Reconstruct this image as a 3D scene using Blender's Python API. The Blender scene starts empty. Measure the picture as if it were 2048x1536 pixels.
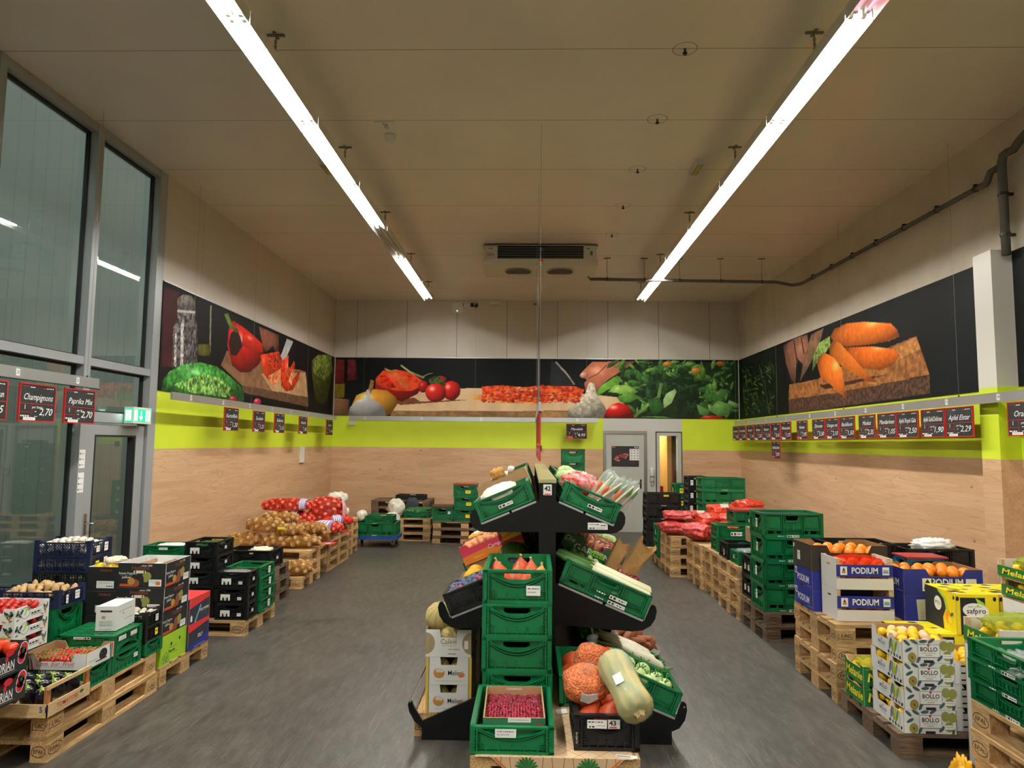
import bpy, math, random
import numpy as np
from mathutils import Matrix, Vector, noise
from mathutils.geometry import tessellate_polygon
SC = bpy.context.scene
COL = SC.collection
PI = math.pi
# ---------------------------------------------------------------- camera
cd = bpy.data.cameras.new('camera'); cam = bpy.data.objects.new('camera', cd); COL.objects.link(cam)
F = 1385.0
yw = Vector((34, 120, F)).normalized()
up = Vector((.008, -1, 0)); up = (up - up.dot(yw)*yw).normalized()
xw = yw.cross(up)
if xw.x < 0: xw = -xw
Rm = Matrix((xw, yw, up)).transposed()            # world -> camera (x right, y down, z forward)
right, down, fwd = Rm[0], Rm[1], Rm[2]
cam.matrix_world = Matrix(((right[0], -down[0], -fwd[0], 0), (right[1], -down[1], -fwd[1], 0), (right[2], -down[2], -fwd[2], 1.9), (0, 0, 0, 1)))
cd.sensor_width = 36; cd.lens = F/2048*36; cd.clip_start = .05; cd.clip_end = 100
SC.camera = cam
# ---------------------------------------------------------------- world, exposure
w = bpy.data.worlds.new('dusk'); SC.world = w; w.use_nodes = True
w.node_tree.nodes['Background'].inputs[0].default_value = (.60, .70, .68, 1)
w.node_tree.nodes['Background'].inputs[1].default_value = .7
SC.view_settings.view_transform = 'Standard'; SC.view_settings.look = 'None'
SC.view_settings.exposure = 0.82; SC.view_settings.gamma = 1.0; SC.view_settings.use_curve_mapping = False
try:
    SC.cycles.max_bounces = 8; SC.cycles.diffuse_bounces = 5; SC.cycles.glossy_bounces = 3; SC.cycles.transparent_max_bounces = 12
    SC.cycles.transmission_bounces = 4; SC.cycles.caustics_reflective = False; SC.cycles.caustics_refractive = False
    SC.cycles.use_denoising = True; SC.cycles.sample_clamp_indirect = 6
except Exception: pass
TUBE = 120.0                                        # radiance of a burning fluorescent tube
# ---------------------------------------------------------------- materials
def lin(c):
    if isinstance(c, str): c = tuple(int(c[i:i+2], 16)/255 for i in (0, 2, 4))
    return tuple(x/12.92 if x <= .04045 else ((x+.055)/1.055)**2.4 for x in c)
MATS = {}
def mat(name, col, rough=.55, metal=0, var=0., ns=18., bump=0., spec=.5, col2=None, stretch=None, orand=0., emit=0, alpha=1., coat=0, tex='noise', lo=.35, hi=.65, bs=None):
    m = bpy.data.materials.new(name); m.use_nodes = True; nt = m.node_tree; N = nt.nodes; L = nt.links
    b = N['Principled BSDF']; c = lin(col)
    b.inputs['Roughness'].default_value = rough; b.inputs['Metallic'].default_value = metal
    b.inputs['Specular IOR Level'].default_value = spec; b.inputs['Coat Weight'].default_value = coat
    b.inputs['Base Color'].default_value = (*c, 1); b.inputs['Alpha'].default_value = alpha
    if emit: b.inputs['Emission Color'].default_value = (*c, 1); b.inputs['Emission Strength'].default_value = emit
    if var or col2 or bump:
        tc = N.new('ShaderNodeTexCoord'); mp = N.new('ShaderNodeMapping'); L.new(tc.outputs['Object'], mp.inputs[0])
        if stretch: mp.inputs['Scale'].default_value = stretch
        oi = N.new('ShaderNodeObjectInfo'); 
        ad = N.new('ShaderNodeVectorMath'); ad.operation = 'ADD'; L.new(mp.outputs[0], ad.inputs[0])
        sc = N.new('ShaderNodeMath'); sc.operation = 'MULTIPLY'; sc.inputs[1].default_value = 37.; L.new(oi.outputs['Random'], sc.inputs[0]); L.new(sc.outputs[0], ad.inputs[1])
        if tex == 'voronoi':
            t = N.new('ShaderNodeTexVoronoi'); t.inputs['Scale'].default_value = ns; fac = t.outputs['Distance']
        else:
            t = N.new('ShaderNodeTexNoise'); t.inputs['Scale'].default_value = ns; t.inputs['Detail'].default_value = 4; fac = t.outputs['Fac']
        L.new(ad.outputs[0], t.inputs['Vector'])
        if var or col2:
            r = N.new('ShaderNodeValToRGB'); L.new(fac, r.inputs[0])
            r.color_ramp.elements[0].position = lo; r.color_ramp.elements[1].position = hi
            d = lin(col2) if col2 else tuple(x*(1-var) for x in c)
            a = c if col2 else tuple(min(1, x*(1+var)) for x in c)
            r.color_ramp.elements[0].color = (*d, 1); r.color_ramp.elements[1].color = (*a, 1)
            out = r.outputs[0]
            if orand:
                h = N.new('ShaderNodeHueSaturation'); L.new(out, h.inputs['Color'])
                mr = N.new('ShaderNodeMapRange'); L.new(oi.outputs['Random'], mr.inputs[0]); mr.inputs[3].default_value = 1-orand; mr.inputs[4].default_value = 1+orand
                L.new(mr.outputs[0], h.inputs['Value']); out = h.outputs[0]
            L.new(out, b.inputs['Base Color'])
        if bump:
            bp = N.new('ShaderNodeBump'); bp.inputs['Strength'].default_value = bump; bp.inputs['Distance'].default_value = .01 if bs is None else bs
            L.new(fac, bp.inputs['Height']); L.new(bp.outputs[0], b.inputs['Normal'])
    MATS[name] = m; return m
def film(name, col, fac=.35, rough=.12):
    m = bpy.data.materials.new(name); m.use_nodes = True; nt = m.node_tree; N = nt.nodes; L = nt.links
    N.remove(N['Principled BSDF']); o = N['Material Output']
    t = N.new('ShaderNodeBsdfTransparent'); t.inputs[0].default_value = (*[.6+.4*x for x in lin(col)], 1)
    d = N.new('ShaderNodeBsdfPrincipled'); d.inputs['Base Color'].default_value = (*lin(col), 1); d.inputs['Roughness'].default_value = rough
    x = N.new('ShaderNodeMixShader'); x.inputs[0].default_value = fac
    L.new(t.outputs[0], x.inputs[1]); L.new(d.outputs[0], x.inputs[2]); L.new(x.outputs[0], o.inputs[0]); MATS[name] = m; return m
for a in [
 ('pallet_wood', 'd8b483', .75, 0, 0, 9., .25, .3, 'a5804f', (1, 14, 14), .2), ('pallet_block', 'cda877', .8, 0, 0, 40., .3, .3, 'a88358', (2, 2, 1), .2),
 ('old_wood', '7d6650', .85, 0, 0, 9., .3, .3, '4e4035', (1, 14, 14), .2),
 ('burn', '3a2a1a', .9), ('crate_green', '076a3c', .34, 0, .12, 3., 0, .5, None, None, .12), ('crate_light_green', '12925a', .4, 0, .1, 3.),
 ('crate_black', '101214', .4, 0, .2, 4.), ('crate_navy', '121d40', .45, 0, .15, 4.), ('crate_red', 'a02a30', .45), ('crate_teal', '17607a', .5, 0, .2, 20.),
 ('card_brown', 'a9855f', .85, 0, .06, 8.), ('card_inner', 'b48f68', .9, 0, .06, 8.), ('card_white', 'dfe0de', .7, 0, .02, 8.), ('card_black', '191a1c', .55), ('card_navy', '1d2a86', .55, 0, .05, 6.),
 ('card_darkbrown', '2c241f', .6), ('card_yellow', 'f1da12', .55), ('card_lime', 'a3cf2b', .6), ('card_red', 'e0303c', .6), ('card_dark_blue', '232b38', .6), ('card_melon_yellow', 'e3b73c', .6), ('card_green', '0f6a30', .55),
 ('card_pink', 'd8385c', .6), ('card_orange', 'ef8a32', .6), ('card_blue', '37487e', .6), ('card_cream', 'e8dcc2', .7), ('poplar', 'd8bd90', .75, 0, 0, 10., .1, .3, 'c3a372', (1, 10, 10)), ('post_wood', 'b97a45', .7, 0, 0, 10., .1, .3, '9c6236', (8, 8, 1)), ('white_wood', 'dcdad4', .65),
 ('paper', 'e9e9e6', .7), ('ink', '1a1a1c', .7), ('ink_grey', '77787a', .7), ('ink_red', 'c42030', .6), ('ink_green', '2c6b46', .6), ('ink_orange', 'e8742c', .6), ('ink_yellow', 'f5e02a', .6), ('ink_lime', 'a9d438', .6), ('ink_gold', 'b98a3c', .6), ('ink_blue', '20306f', .6), ('ink_pale', 'c9d2c4', .6), ('ink_white', 'f2f2ef', .6), ('ink_tan', 'a68f72', .6), ('ink_olive', '8f9146', .6), ('ink_teal', '3f5a5c', .6), ('ink_rust', '8a4a32', .6), ('ink_sky', '7fb2d0', .6),
 ('slate', '17191b', .8, 0, .25, 6.), ('frame_red', 'b3201f', .4), ('chalk', 'eef0ee', .8),
 ('alu', 'b9bdc0', .35, .7), ('alu_frame', 'a2a7aa', .45, .25), ('steel', '9c9a96', .35, .9), ('gasket', '16181a', .6), ('chrome', 'd0d2d4', .12, 1.), ('wire', '8e8c88', .4, .8),
 ('lamp_body', 'd9d9d4', .35, .2), ('tray', 'e8e8e4', .25), ('galv', '77736a', .5, .6), ('pipe_grey', '57554f', .55), ('clamp_black', '1b1b1b', .5),
 ('shelf_black', '05080b', .38, 0, 0, 18., 0, .3), ('shelf_top', 'a9a678', .25, .1), ('white_plastic', 'dcdcd6', .4), ('cooler_white', 'cfccc0', .4), ('coil', '0d0e10', .5), ('fan_dark', '34332f', .6),
 ('door_grey', 'b9bbb4', .45), ('panel_white', 'c9c9c2', .5), ('red_paint', '8c1f22', .5), ('dark_brown', '4a3122', .6), ('orange_wood', 'd79a4a', .5), ('blue_dolly', '1c3f8f', .45), ('rubber', '26272a', .7),
 ('tomato', 'b3190f', .22, 0, .12, 14.), ('tomato_orange', 'cc3a16', .22, 0, .12, 14.), ('stem_green', '5d7d2c', .6, 0, .2, 30.), ('dry_stem', 'a08a58', .8), ('potato', 'd0b080', .75, 0, 0, 9., .1, .3, 'b08c5a', None, .12), ('potato_pale', 'cfae7e', .75, 0, 0, 9., .1, .3, 'b08c5c', None, .1),
 ('mushroom', 'e8e2d4', .7, 0, 0, 12., 0, .3, 'cfc6b2'), ('orange', 'f08a1c', .4, 0, .08, 60., .15, .5, None, None, .08), ('lemon', 'f2c81e', .4, 0, .06, 60., .15, .5, None, None, .06), ('lemon_paper', 'e8c8a0', .7),
 ('onion', 'd8503a', .4, 0, 0, 10., 0, .5, 'ee8a6a', None, .2), ('red_onion', '8c2740', .35, 0, .2, 10.), ('melon', 'd8c48a', .75, 0, 0, 40., .35, .3, 'b7a05e'), ('melon_line', 'a39a5c', .75), ('honeydew', 'efc11e', .6, 0, 0, 25., .3, .4, 'dca616'), ('watermelon', '35602a', .4, 0, 0, 8., 0, .5, '8aa34a', (1, 1, 4)),
 ('squash', 'd5582c', .45, 0, 0, 7., .05, .5, 'c0471f', None, .1), ('squash_yellow', 'e29a3c', .5, 0, 0, 7., .05, .5, 'd57f33'), ('squash_stem', 'b9a274', .8), ('musk', '93a07c', .5, 0, 0, 9., .15, .5, 'c7b673', (3, 3, .7)), ('eggplant', '15101f', .15), ('calyx', 'a3bf5a', .6, 0, .15, 20.),
 ('plum', '363e56', .55, 0, 0, 5., 0, .4, '596480'), ('plum_red', '9c4058', .45), ('peach', 'e58a6e', .55, 0, 0, 6., 0, .4, 'efb070', None, .1), ('mango', 'eeaa2e', .45, 0, .1, 8.), ('berry', '8c1730', .2, 0, .3, 60., 0, .5, None, None, .3),
 ('leek_white', 'e6e6c0', .45), ('leek_green', '5c8a4c', .5), ('daikon', 'ece5cf', .4, 0, .05, 20.), ('kohlrabi', 'cfe0a0', .45, 0, .06, 20.), ('leaf', '3f8a33', .55, 0, .25, 25.), ('cabbage', 'c5d69a', .5, 0, 0, 16., .4, .5, '8fb15c'), ('sweet_potato', 'bd7a58', .7, 0, 0, 12., .2, .4, '9c5f44'), ('carrot', 'e0672a', .45, 0, .1, 30.),
 ('pepper_yellow', 'f2c414', .25), ('cucumber', '1e5a2e', .4, 0, .25, 14.), ('garlic', 'e9e4da', .55), ('granule', 'f47a1c', .4, 0, 0, 95., .9, .5, 'b8400a', None, 0, 0, 1., 0, 'voronoi', .1, .6),
 ('white_sack', 'e9e4d8', .6, 0, 0, 14., .3, .4, 'cfc8b6'), ('cotton', 'e6dccb', .8, 0, .05, 14., .2), ('kraft', 'b98d58', .75, 0, .1, 12., .15), ('osb', 'c99a55', .8, 0, 0, 30., .1, .3, 'a97a3c'),
 ('carrot_bag', 'e04a2c', .25, 0, 0, 22., .9, .6, 'c2331f', None, .12, 0, 1., 0, 'noise', .35, .65, .025), ('carrot_bag_pink', 'cf4a44', .22, 0, 0, 22., .9, .6, 'a82c32', None, .1, 0, 1., 0, 'noise', .35, .65, .025), ('net_purple', '8d7fc0', .6), ('net_pink', 'c45a70', .6), ('net_lime', 'c9d42c', .6, 0, 0, 20., .3, .4, '9dac22'), ('dark_cloth', '2b3338', .8), ('brown_pack', '6b4a40', .7), ('tape_brown', '8a6a44', .6),
 ('exit_green', '0fa060', .4, 0, 0, 18., 0, .5, None, None, 0, 1.6), ('exit_white', 'e8fff4', .4, 0, 0, 18., 0, .5, None, None, 0, 2.2), ('led_green', '40f0a0', .4, 0, 0, 18., 0, .5, None, None, 0, 4.), ('tube_pink', 'f08aa0', .4, 0, 0, 18., 0, .5, None, None, 0, 1.0), ('tube_dead', 'b7a48e', .35), ('led_cell', 'b8b05a', .4),
 ('warm_room', 'd9c9a4', .7), ('room_dark', '5a4630', .7), ('calendar_black', '1a1719', .45), ('calendar_red', '8f2a2c', .5), ('calendar_skin', 'c58a78', .5), ('yellow_bag', 'e8a81c', .35, 0, .15, 8., .4)]:
    mat(*a)
film('clear_film', 'eef2f2', .22, .08); film('thin_film', 'eef2f2', .05, .06); film('sack_net', 'cf9848', .34, .5); film('red_net', 'e02a22', .34, .4); film('lime_net', 'b8c830', .35, .5); film('red_film', 'ee3018', .45, .15); film('brown_net', 'b08040', .4, .5)
tb = bpy.data.materials.new('tube_lit'); tb.use_nodes = True; N = tb.node_tree.nodes; N.remove(N['Principled BSDF']); e = N.new('ShaderNodeEmission'); e.inputs[0].default_value = (1., .97, .90, 1); e.inputs[1].default_value = TUBE
tb.node_tree.links.new(e.outputs[0], N['Material Output'].inputs[0]); MATS['tube_lit'] = tb
gl = bpy.data.materials.new('window_glass'); gl.use_nodes = True; N = gl.node_tree.nodes; L = gl.node_tree.links; N.remove(N['Principled BSDF'])
t = N.new('ShaderNodeBsdfTransparent'); t.inputs[0].default_value = (.72, .77, .745, 1); g = N.new('ShaderNodeBsdfGlossy'); g.inputs['Roughness'].default_value = .015; g.inputs[0].default_value = (1, 1, 1, 1)
fr = N.new('ShaderNodeFresnel'); ge = N.new('ShaderNodeNewGeometry'); mi = N.new('ShaderNodeMapRange'); mi.inputs[3].default_value = 1.7; mi.inputs[4].default_value = 1/1.7; L.new(ge.outputs['Backfacing'], mi.inputs[0]); L.new(mi.outputs[0], fr.inputs[0]); x = N.new('ShaderNodeMixShader'); L.new(fr.outputs[0], x.inputs[0]); L.new(t.outputs[0], x.inputs[1]); L.new(g.outputs[0], x.inputs[2]); L.new(x.outputs[0], N['Material Output'].inputs[0]); MATS['window_glass'] = gl
def big_mat(name, build):
    m = bpy.data.materials.new(name); m.use_nodes = True; nt = m.node_tree; b = nt.nodes['Principled BSDF']
    tc = nt.nodes.new('ShaderNodeTexCoord'); build(nt, b, tc.outputs['Object']); MATS[name] = m
def nd(nt, t, **k):
    n = nt.nodes.new(t)
    for a, v in k.items():
        if a.startswith('i_'): n.inputs[a[2:].replace('_', ' ')].default_value = v
        else: setattr(n, a, v)
    return n
def ramp(nt, src, stops):
    r = nt.nodes.new('ShaderNodeValToRGB'); nt.links.new(src, r.inputs[0]); el = r.color_ramp.elements
    while len(el) < len(stops): el.new(.5)
    for e_, (p, c) in zip(el, stops): e_.position = p; e_.color = (*lin(c), 1) if isinstance(c, str) else (c, c, c, 1)
    return r.outputs[0]
def mapped(nt, src, sc, loc=(0, 0, 0), rot=(0, 0, 0)):
    m = nd(nt, 'ShaderNodeMapping'); m.inputs['Scale'].default_value = sc; m.inputs['Location'].default_value = loc; m.inputs['Rotation'].default_value = rot; nt.links.new(src, m.inputs[0]); return m.outputs[0]
def mixc(nt, f, a, b_, mode='MIX'):
    m = nt.nodes.new('ShaderNodeMix'); m.data_type = 'RGBA'; m.blend_type = mode
    for s, k in ((f, 0), (a, 6), (b_, 7)):
        if isinstance(s, (int, float)): m.inputs[k].default_value = s
        elif isinstance(s, tuple): m.inputs[k].default_value = (*s, 1)
        else: nt.links.new(s, m.inputs[k])
    return m.outputs[2]
def f_floor(nt, b, o):
    n1 = nd(nt, 'ShaderNodeTexNoise', i_Scale=1.1, i_Detail=6.); nt.links.new(o, n1.inputs[0])
    n2 = nd(nt, 'ShaderNodeTexNoise', i_Scale=3.2, i_Detail=8., i_Roughness=.7); nt.links.new(mapped(nt, o, (4.5, 1.2, 1), rot=(0, 0, .7)), n2.inputs[0])
    n3 = nd(nt, 'ShaderNodeTexNoise', i_Scale=60., i_Detail=2.); nt.links.new(o, n3.inputs[0])
    v = nd(nt, 'ShaderNodeTexNoise', i_Scale=9., i_Detail=3.); nt.links.new(mapped(nt, o, (9, .35, 1), rot=(0, 0, -.5)), v.inputs[0])
    base = ramp(nt, n1.outputs['Fac'], [(.3, '2b2926'), (.7, '4a463f')])
    c = mixc(nt, ramp(nt, n2.outputs['Fac'], [(.42, 0.), (.70, .7)]), base, lin('65615a'))
    c = mixc(nt, ramp(nt, v.outputs['Fac'], [(.60, 0.), (.70, .55)]), c, lin('7c776e'))
    c = mixc(nt, ramp(nt, n3.outputs['Fac'], [(.3, .35), (.5, 0.)]), c, lin('33322f'))
    nt.links.new(c, b.inputs['Base Color']); b.inputs['Roughness'].default_value = .42; b.inputs['Specular IOR Level'].default_value = .5
    bp = nd(nt, 'ShaderNodeBump', i_Strength=.12, i_Distance=.01); nt.links.new(n3.outputs['Fac'], bp.inputs['Height']); nt.links.new(bp.outputs[0], b.inputs['Normal'])
big_mat('floor_concrete', f_floor)
def f_oak(axis):
    def f(nt, b, o):
        sc = (1, 1, 1)
        s1 = (.55, 5., 5.) if axis == 'x' else (5., .55, 5.)
        n1 = nd(nt, 'ShaderNodeTexNoise', i_Scale=1.3, i_Detail=5., i_Distortion=.6); nt.links.new(mapped(nt, o, s1), n1.inputs[0])
        s2 = (1.6, 60., 60.) if axis == 'x' else (60., 1.6, 60.)
        n2 = nd(nt, 'ShaderNodeTexNoise', i_Scale=1., i_Detail=3.); nt.links.new(mapped(nt, o, s2), n2.inputs[0])
        n3 = nd(nt, 'ShaderNodeTexVoronoi', i_Scale=2.1); nt.links.new(mapped(nt, o, (1, 1, 1.6)), n3.inputs[0])
        md = nd(nt, 'ShaderNodeMath', operation='MULTIPLY'); nt.links.new(n1.outputs['Fac'], md.inputs[0]); md.inputs[1].default_value = 7.
        fr_ = nd(nt, 'ShaderNodeMath', operation='FRACT'); nt.links.new(md.outputs[0], fr_.inputs[0])
        c = ramp(nt, n1.outputs['Fac'], [(.3, 'c79f7a'), (.55, 'd6af8a'), (.75, 'ddb994')])
        c = mixc(nt, ramp(nt, fr_.outputs[0], [(0., .5), (.1, 0.), (.9, 0.), (1., .25)]), c, lin('9c7856'))
        c = mixc(nt, ramp(nt, n2.outputs['Fac'], [(.35, .35), (.6, 0.)]), c, lin('b48c68'))
        c = mixc(nt, ramp(nt, n3.outputs['Distance'], [(.02, .8), (.06, 0.)]), c, lin('6e4b30'))
        nt.links.new(c, b.inputs['Base Color']); b.inputs['Roughness'].default_value = .5
    return f
big_mat('oak_cladding_x', f_oak('x')); big_mat('oak_cladding_y', f_oak('y'))
def f_panel(axis, pitch, off, col, colseam, rough, wd=.012):
    def f(nt, b, o):
        sp = nd(nt, 'ShaderNodeSeparateXYZ'); nt.links.new(o, sp.inputs[0])
        a = nd(nt, 'ShaderNodeMath', operation='ADD'); nt.links.new(sp.outputs[axis], a.inputs[0]); a.inputs[1].default_value = 100*pitch-off
        m = nd(nt, 'ShaderNodeMath', operation='MODULO'); nt.links.new(a.outputs[0], m.inputs[0]); m.inputs[1].default_value = pitch
        l = nd(nt, 'ShaderNodeMath', operation='LESS_THAN'); nt.links.new(m.outputs[0], l.inputs[0]); l.inputs[1].default_value = wd
        n = nd(nt, 'ShaderNodeTexNoise', i_Scale=.7, i_Detail=3.); nt.links.new(o, n.inputs[0])
        base = ramp(nt, n.outputs['Fac'], [(.3, col), (.7, tuple_hex(col, 1.05))])
        nt.links.new(mixc(nt, l.outputs[0], base, lin(colseam)), b.inputs['Base Color']); b.inputs['Roughness'].default_value = rough
        bp = nd(nt, 'ShaderNodeBump', i_Strength=.5, i_Distance=.004, invert=True); nt.links.new(l.outputs[0], bp.inputs['Height']); nt.links.new(bp.outputs[0], b.inputs['Normal'])
    return f
def tuple_hex(h, k):
    return ''.join('%02x' % min(255, int(int(h[i:i+2], 16)*k)) for i in (0, 2, 4))
big_mat('ceiling_panel', f_panel(1, 1.243, .42, 'e8ded6', '9c9188', .32, .009))
big_mat('wall_panel_back', f_panel(0, 1.13, -.52, 'c9c4b8', '77736a', .5)); big_mat('wall_panel_side', f_panel(1, 1.2, .6, 'cbc2b6', '9a938a', .5, .006))
big_mat('outer_panel', f_panel(1, .3, 0, '9da09c', '7e817e', .6, .01)); 
def f_plaster(nt, b, o):
    n = nd(nt, 'ShaderNodeTexNoise', i_Scale=2.2, i_Detail=8.); nt.links.new(o, n.inputs[0]); n2 = nd(nt, 'ShaderNodeTexNoise', i_Scale=14., i_Detail=5.); nt.links.new(o, n2.inputs[0])
    c = ramp(nt, n.outputs['Fac'], [(.3, 'c3b8a6'), (.7, 'd2c8b8')]); c = mixc(nt, ramp(nt, n2.outputs['Fac'], [(.66, 0.), (.74, .35)]), c, lin('9a8f80'))
    nt.links.new(c, b.inputs['Base Color']); b.inputs['Roughness'].default_value = .85
    bp = nd(nt, 'ShaderNodeBump', i_Strength=.25, i_Distance=.02); nt.links.new(n2.outputs['Fac'], bp.inputs['Height']); nt.links.new(bp.outputs[0], b.inputs['Normal'])
big_mat('plaster', f_plaster)
mat('lime_paint', 'd2e534', .5, 0, .03, 2.); mat('column_white', 'd6d3ca', .5); mat('mural_dark', '0a0e12', .55, 0, 0, 18., 0, .2); mat('outer_ground', '6a6b68', .9)
def f_print(nt, b, o):
    a = nt.nodes.new('ShaderNodeVertexColor'); a.layer_name = 'print'; nt.links.new(a.outputs[0], b.inputs['Base Color']); b.inputs['Roughness'].default_value = .6; b.inputs['Specular IOR Level'].default_value = .12
big_mat('printed_picture', f_print)
def f_cloth(nt, b, o):
    r = mapped(nt, o, (1, 1, 1), rot=(0, 0, PI/4)); sp = nd(nt, 'ShaderNodeSeparateXYZ'); nt.links.new(r, sp.inputs[0]); prev = None
    for k in (0, 1):
        m = nd(nt, 'ShaderNodeMath', operation='PINGPONG'); nt.links.new(sp.outputs[k], m.inputs[0]); m.inputs[1].default_value = .035
        l = nd(nt, 'ShaderNodeMath', operation='LESS_THAN'); nt.links.new(m.outputs[0], l.inputs[0]); l.inputs[1].default_value = .0013
        if prev is None: prev = l.outputs[0]
        else:
            mx = nd(nt, 'ShaderNodeMath', operation='MAXIMUM'); nt.links.new(prev, mx.inputs[0]); nt.links.new(l.outputs[0], mx.inputs[1]); prev = mx.outputs[0]
    nt.links.new(mixc(nt, prev, lin('dcbd96'), lin('a5663c')), b.inputs['Base Color']); b.inputs['Roughness'].default_value = .8
big_mat('table_cloth_check', f_cloth)
# ---------------------------------------------------------------- mesh helpers
class Fr:                                            # a flat drawing frame: origin, u and v axes, normal u x v
    def __init__(s, o, u, v): s.o = Vector(o); s.u = Vector(u); s.v = Vector(v); s.n = s.u.cross(s.v)
    def __call__(s, a, b, d=0): return s.o + s.u*a + s.v*b + s.n*d
TEXT = {}
def text_geo(s, bold=0., shear=0.):
    k = (s, bold, shear)
    if k not in TEXT:
        c = bpy.data.curves.new('t', 'FONT'); c.body = s; c.offset = bold; c.shear = shear; c.resolution_u = 2; c.align_x = 'CENTER'; c.align_y = 'CENTER'
        o = bpy.data.objects.new('t', c); me = o.to_mesh()
        TEXT[k] = ([(v.co.x, v.co.y) for v in me.vertices], [tuple(p.vertices) for p in me.polygons])
        o.to_mesh_clear(); bpy.data.objects.remove(o); bpy.data.curves.remove(c)
    return TEXT[k]
class MB:
    def __init__(s): s.v = []; s.f = []; s.m = []; s.slots = []
    def mi(s, m):
        if m not in s.slots: s.slots.append(m)
        return s.slots.index(m)
    def add(s, vs, fs, m):
        b = len(s.v); k = s.mi(m); s.v += [tuple(p) for p in vs]; s.f += [tuple(b+i for i in f) for f in fs]; s.m += [k]*len(fs); return s
    def box(s, x0, x1, y0, y1, z0, z1, m):
        return s.add([(x0, y0, z0), (x1, y0, z0), (x1, y1, z0), (x0, y1, z0), (x0, y0, z1), (x1, y0, z1), (x1, y1, z1), (x0, y1, z1)],
                     [(0, 3, 2, 1), (4, 5, 6, 7), (0, 1, 5, 4), (1, 2, 6, 5), (2, 3, 7, 6), (3, 0, 4, 7)], m)
    def fbox(s, fr, u0, u1, v0, v1, d0, d1, m):
        P = [fr(u, v, d) for d in (d0, d1) for u, v in ((u0, v0), (u1, v0), (u1, v1), (u0, v1))]
        return s.add(P, [(0, 3, 2, 1), (4, 5, 6, 7), (0, 1, 5, 4), (1, 2, 6, 5), (2, 3, 7, 6), (3, 0, 4, 7)], m)
    def extr(s, fr, poly, d0, d1, m, holes=(), mb=None, ms=None):
        loops = [list(poly)]+[list(h) for h in holes]; flat = [p for l in loops for p in l]
        tri = tessellate_polygon([[Vector((p[0], p[1], 0)) for p in l] for l in loops]); n = len(flat)
        T = []
        for t in tri:
            a, b_, c = (flat[i] for i in t); ar = (b_[0]-a[0])*(c[1]-a[1])-(b_[1]-a[1])*(c[0]-a[0])
            if abs(ar) > 1e-12: T.append(t if ar > 0 else t[::-1])
        s.add([fr(*p, d1) for p in flat], T, m); s.add([fr(*p, d0) for p in flat], [t[::-1] for t in T], mb or m)
        for l in loops:
            k = len(l); s.add([fr(*p, d0) for p in l]+[fr(*p, d1) for p in l], [(i, (i+1) % k, k+(i+1) % k, k+i) for i in range(k)], ms or mb or m)
        return s
    def flat(s, fr, poly, d, m): 
        tri = tessellate_polygon([[Vector((p[0], p[1], 0)) for p in poly]]); T = []
        for t in tri:
            a, b_, c = (poly[i] for i in t); ar = (b_[0]-a[0])*(c[1]-a[1])-(b_[1]-a[1])*(c[0]-a[0])
            if abs(ar) > 1e-12: T.append(t if ar > 0 else t[::-1])
        return s.add([fr(*p, d) for p in poly], T, m)
    def rect(s, fr, u0, u1, v0, v1, d, m): return s.add([fr(u0, v0, d), fr(u1, v0, d), fr(u1, v1, d), fr(u0, v1, d)], [(0, 1, 2, 3)], m)
    def disc(s, fr, u, v, ru, rv, d, m, n=20, rot=0.):
        c, q = math.cos(rot), math.sin(rot)
        P = [(ru*math.cos(2*PI*i/n), rv*math.sin(2*PI*i/n)) for i in range(n)]
        return s.add([fr(u+a*c-b*q, v+a*q+b*c, d) for a, b in P], [tuple(range(n))], m)
    def ring(s, fr, u, v, ru, rv, t, d, m, n=24):
        P = [(math.cos(2*PI*i/n), math.sin(2*PI*i/n)) for i in range(n)]
        return s.add([fr(u+ru*a, v+rv*b, d) for a, b in P]+[fr(u+(ru-t)*a, v+(rv-t)*b, d) for a, b in P], [(i, (i+1) % n, n+(i+1) % n, n+i) for i in range(n)], m)
    def text(s, fr, t, u, v, size, d, m, bold=.01, shear=0., w=None, rot=0.):
        vs, fs = text_geo(t, bold, shear)
        if not vs: return s
        k = size; kx = size
        if w: ext = max(a for a, _ in vs)-min(a for a, _ in vs); kx = w/ext
        c, q = math.cos(rot), math.sin(rot)
        return s.add([fr(u+a*kx*c-b*k*q, v+a*kx*q+b*k*c, d) for a, b in vs], fs, m)
    def line(s, fr, pts, t, d, m):
        for (a, b), (c, e_) in zip(pts, pts[1:]):
            l = math.hypot(c-a, e_-b) or 1; nx, ny = -(e_-b)/l*t/2, (c-a)/l*t/2
            s.add([fr(a-nx, b-ny, d), fr(c-nx, e_-ny, d), fr(c+nx, e_+ny, d), fr(a+nx, b+ny, d)], [(0, 1, 2, 3)], m)
        return s
    def bar(s, fr, pts, t, d0, d1, m):                # a raised rib following points in a frame
        for (a, b), (c, e_) in zip(pts, pts[1:]):
            l = math.hypot(c-a, e_-b) or 1; nx, ny = -(e_-b)/l*t/2, (c-a)/l*t/2; Q = [(a-nx, b-ny), (c-nx, e_-ny), (c+nx, e_+ny), (a+nx, b+ny)]
            P = [fr(*p, d) for d in (d0, d1) for p in Q]
            s.add(P, [(4, 5, 6, 7), (0, 1, 5, 4), (1, 2, 6, 5), (2, 3, 7, 6), (3, 0, 4, 7)], m)
        return s
    def scrawl(s, fr, u0, u1, v, h, d, m, seed=0, t=None):   # an unreadable line of small print
        r = random.Random(seed); u = u0; t = t or h*.6
        while u < u1:
            w_ = r.uniform(.3, 1.6)*h; s.rect(fr, u, min(u1, u+w_), v-t/2, v+t/2, d, m); u += w_+h*.45
        return s
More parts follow.
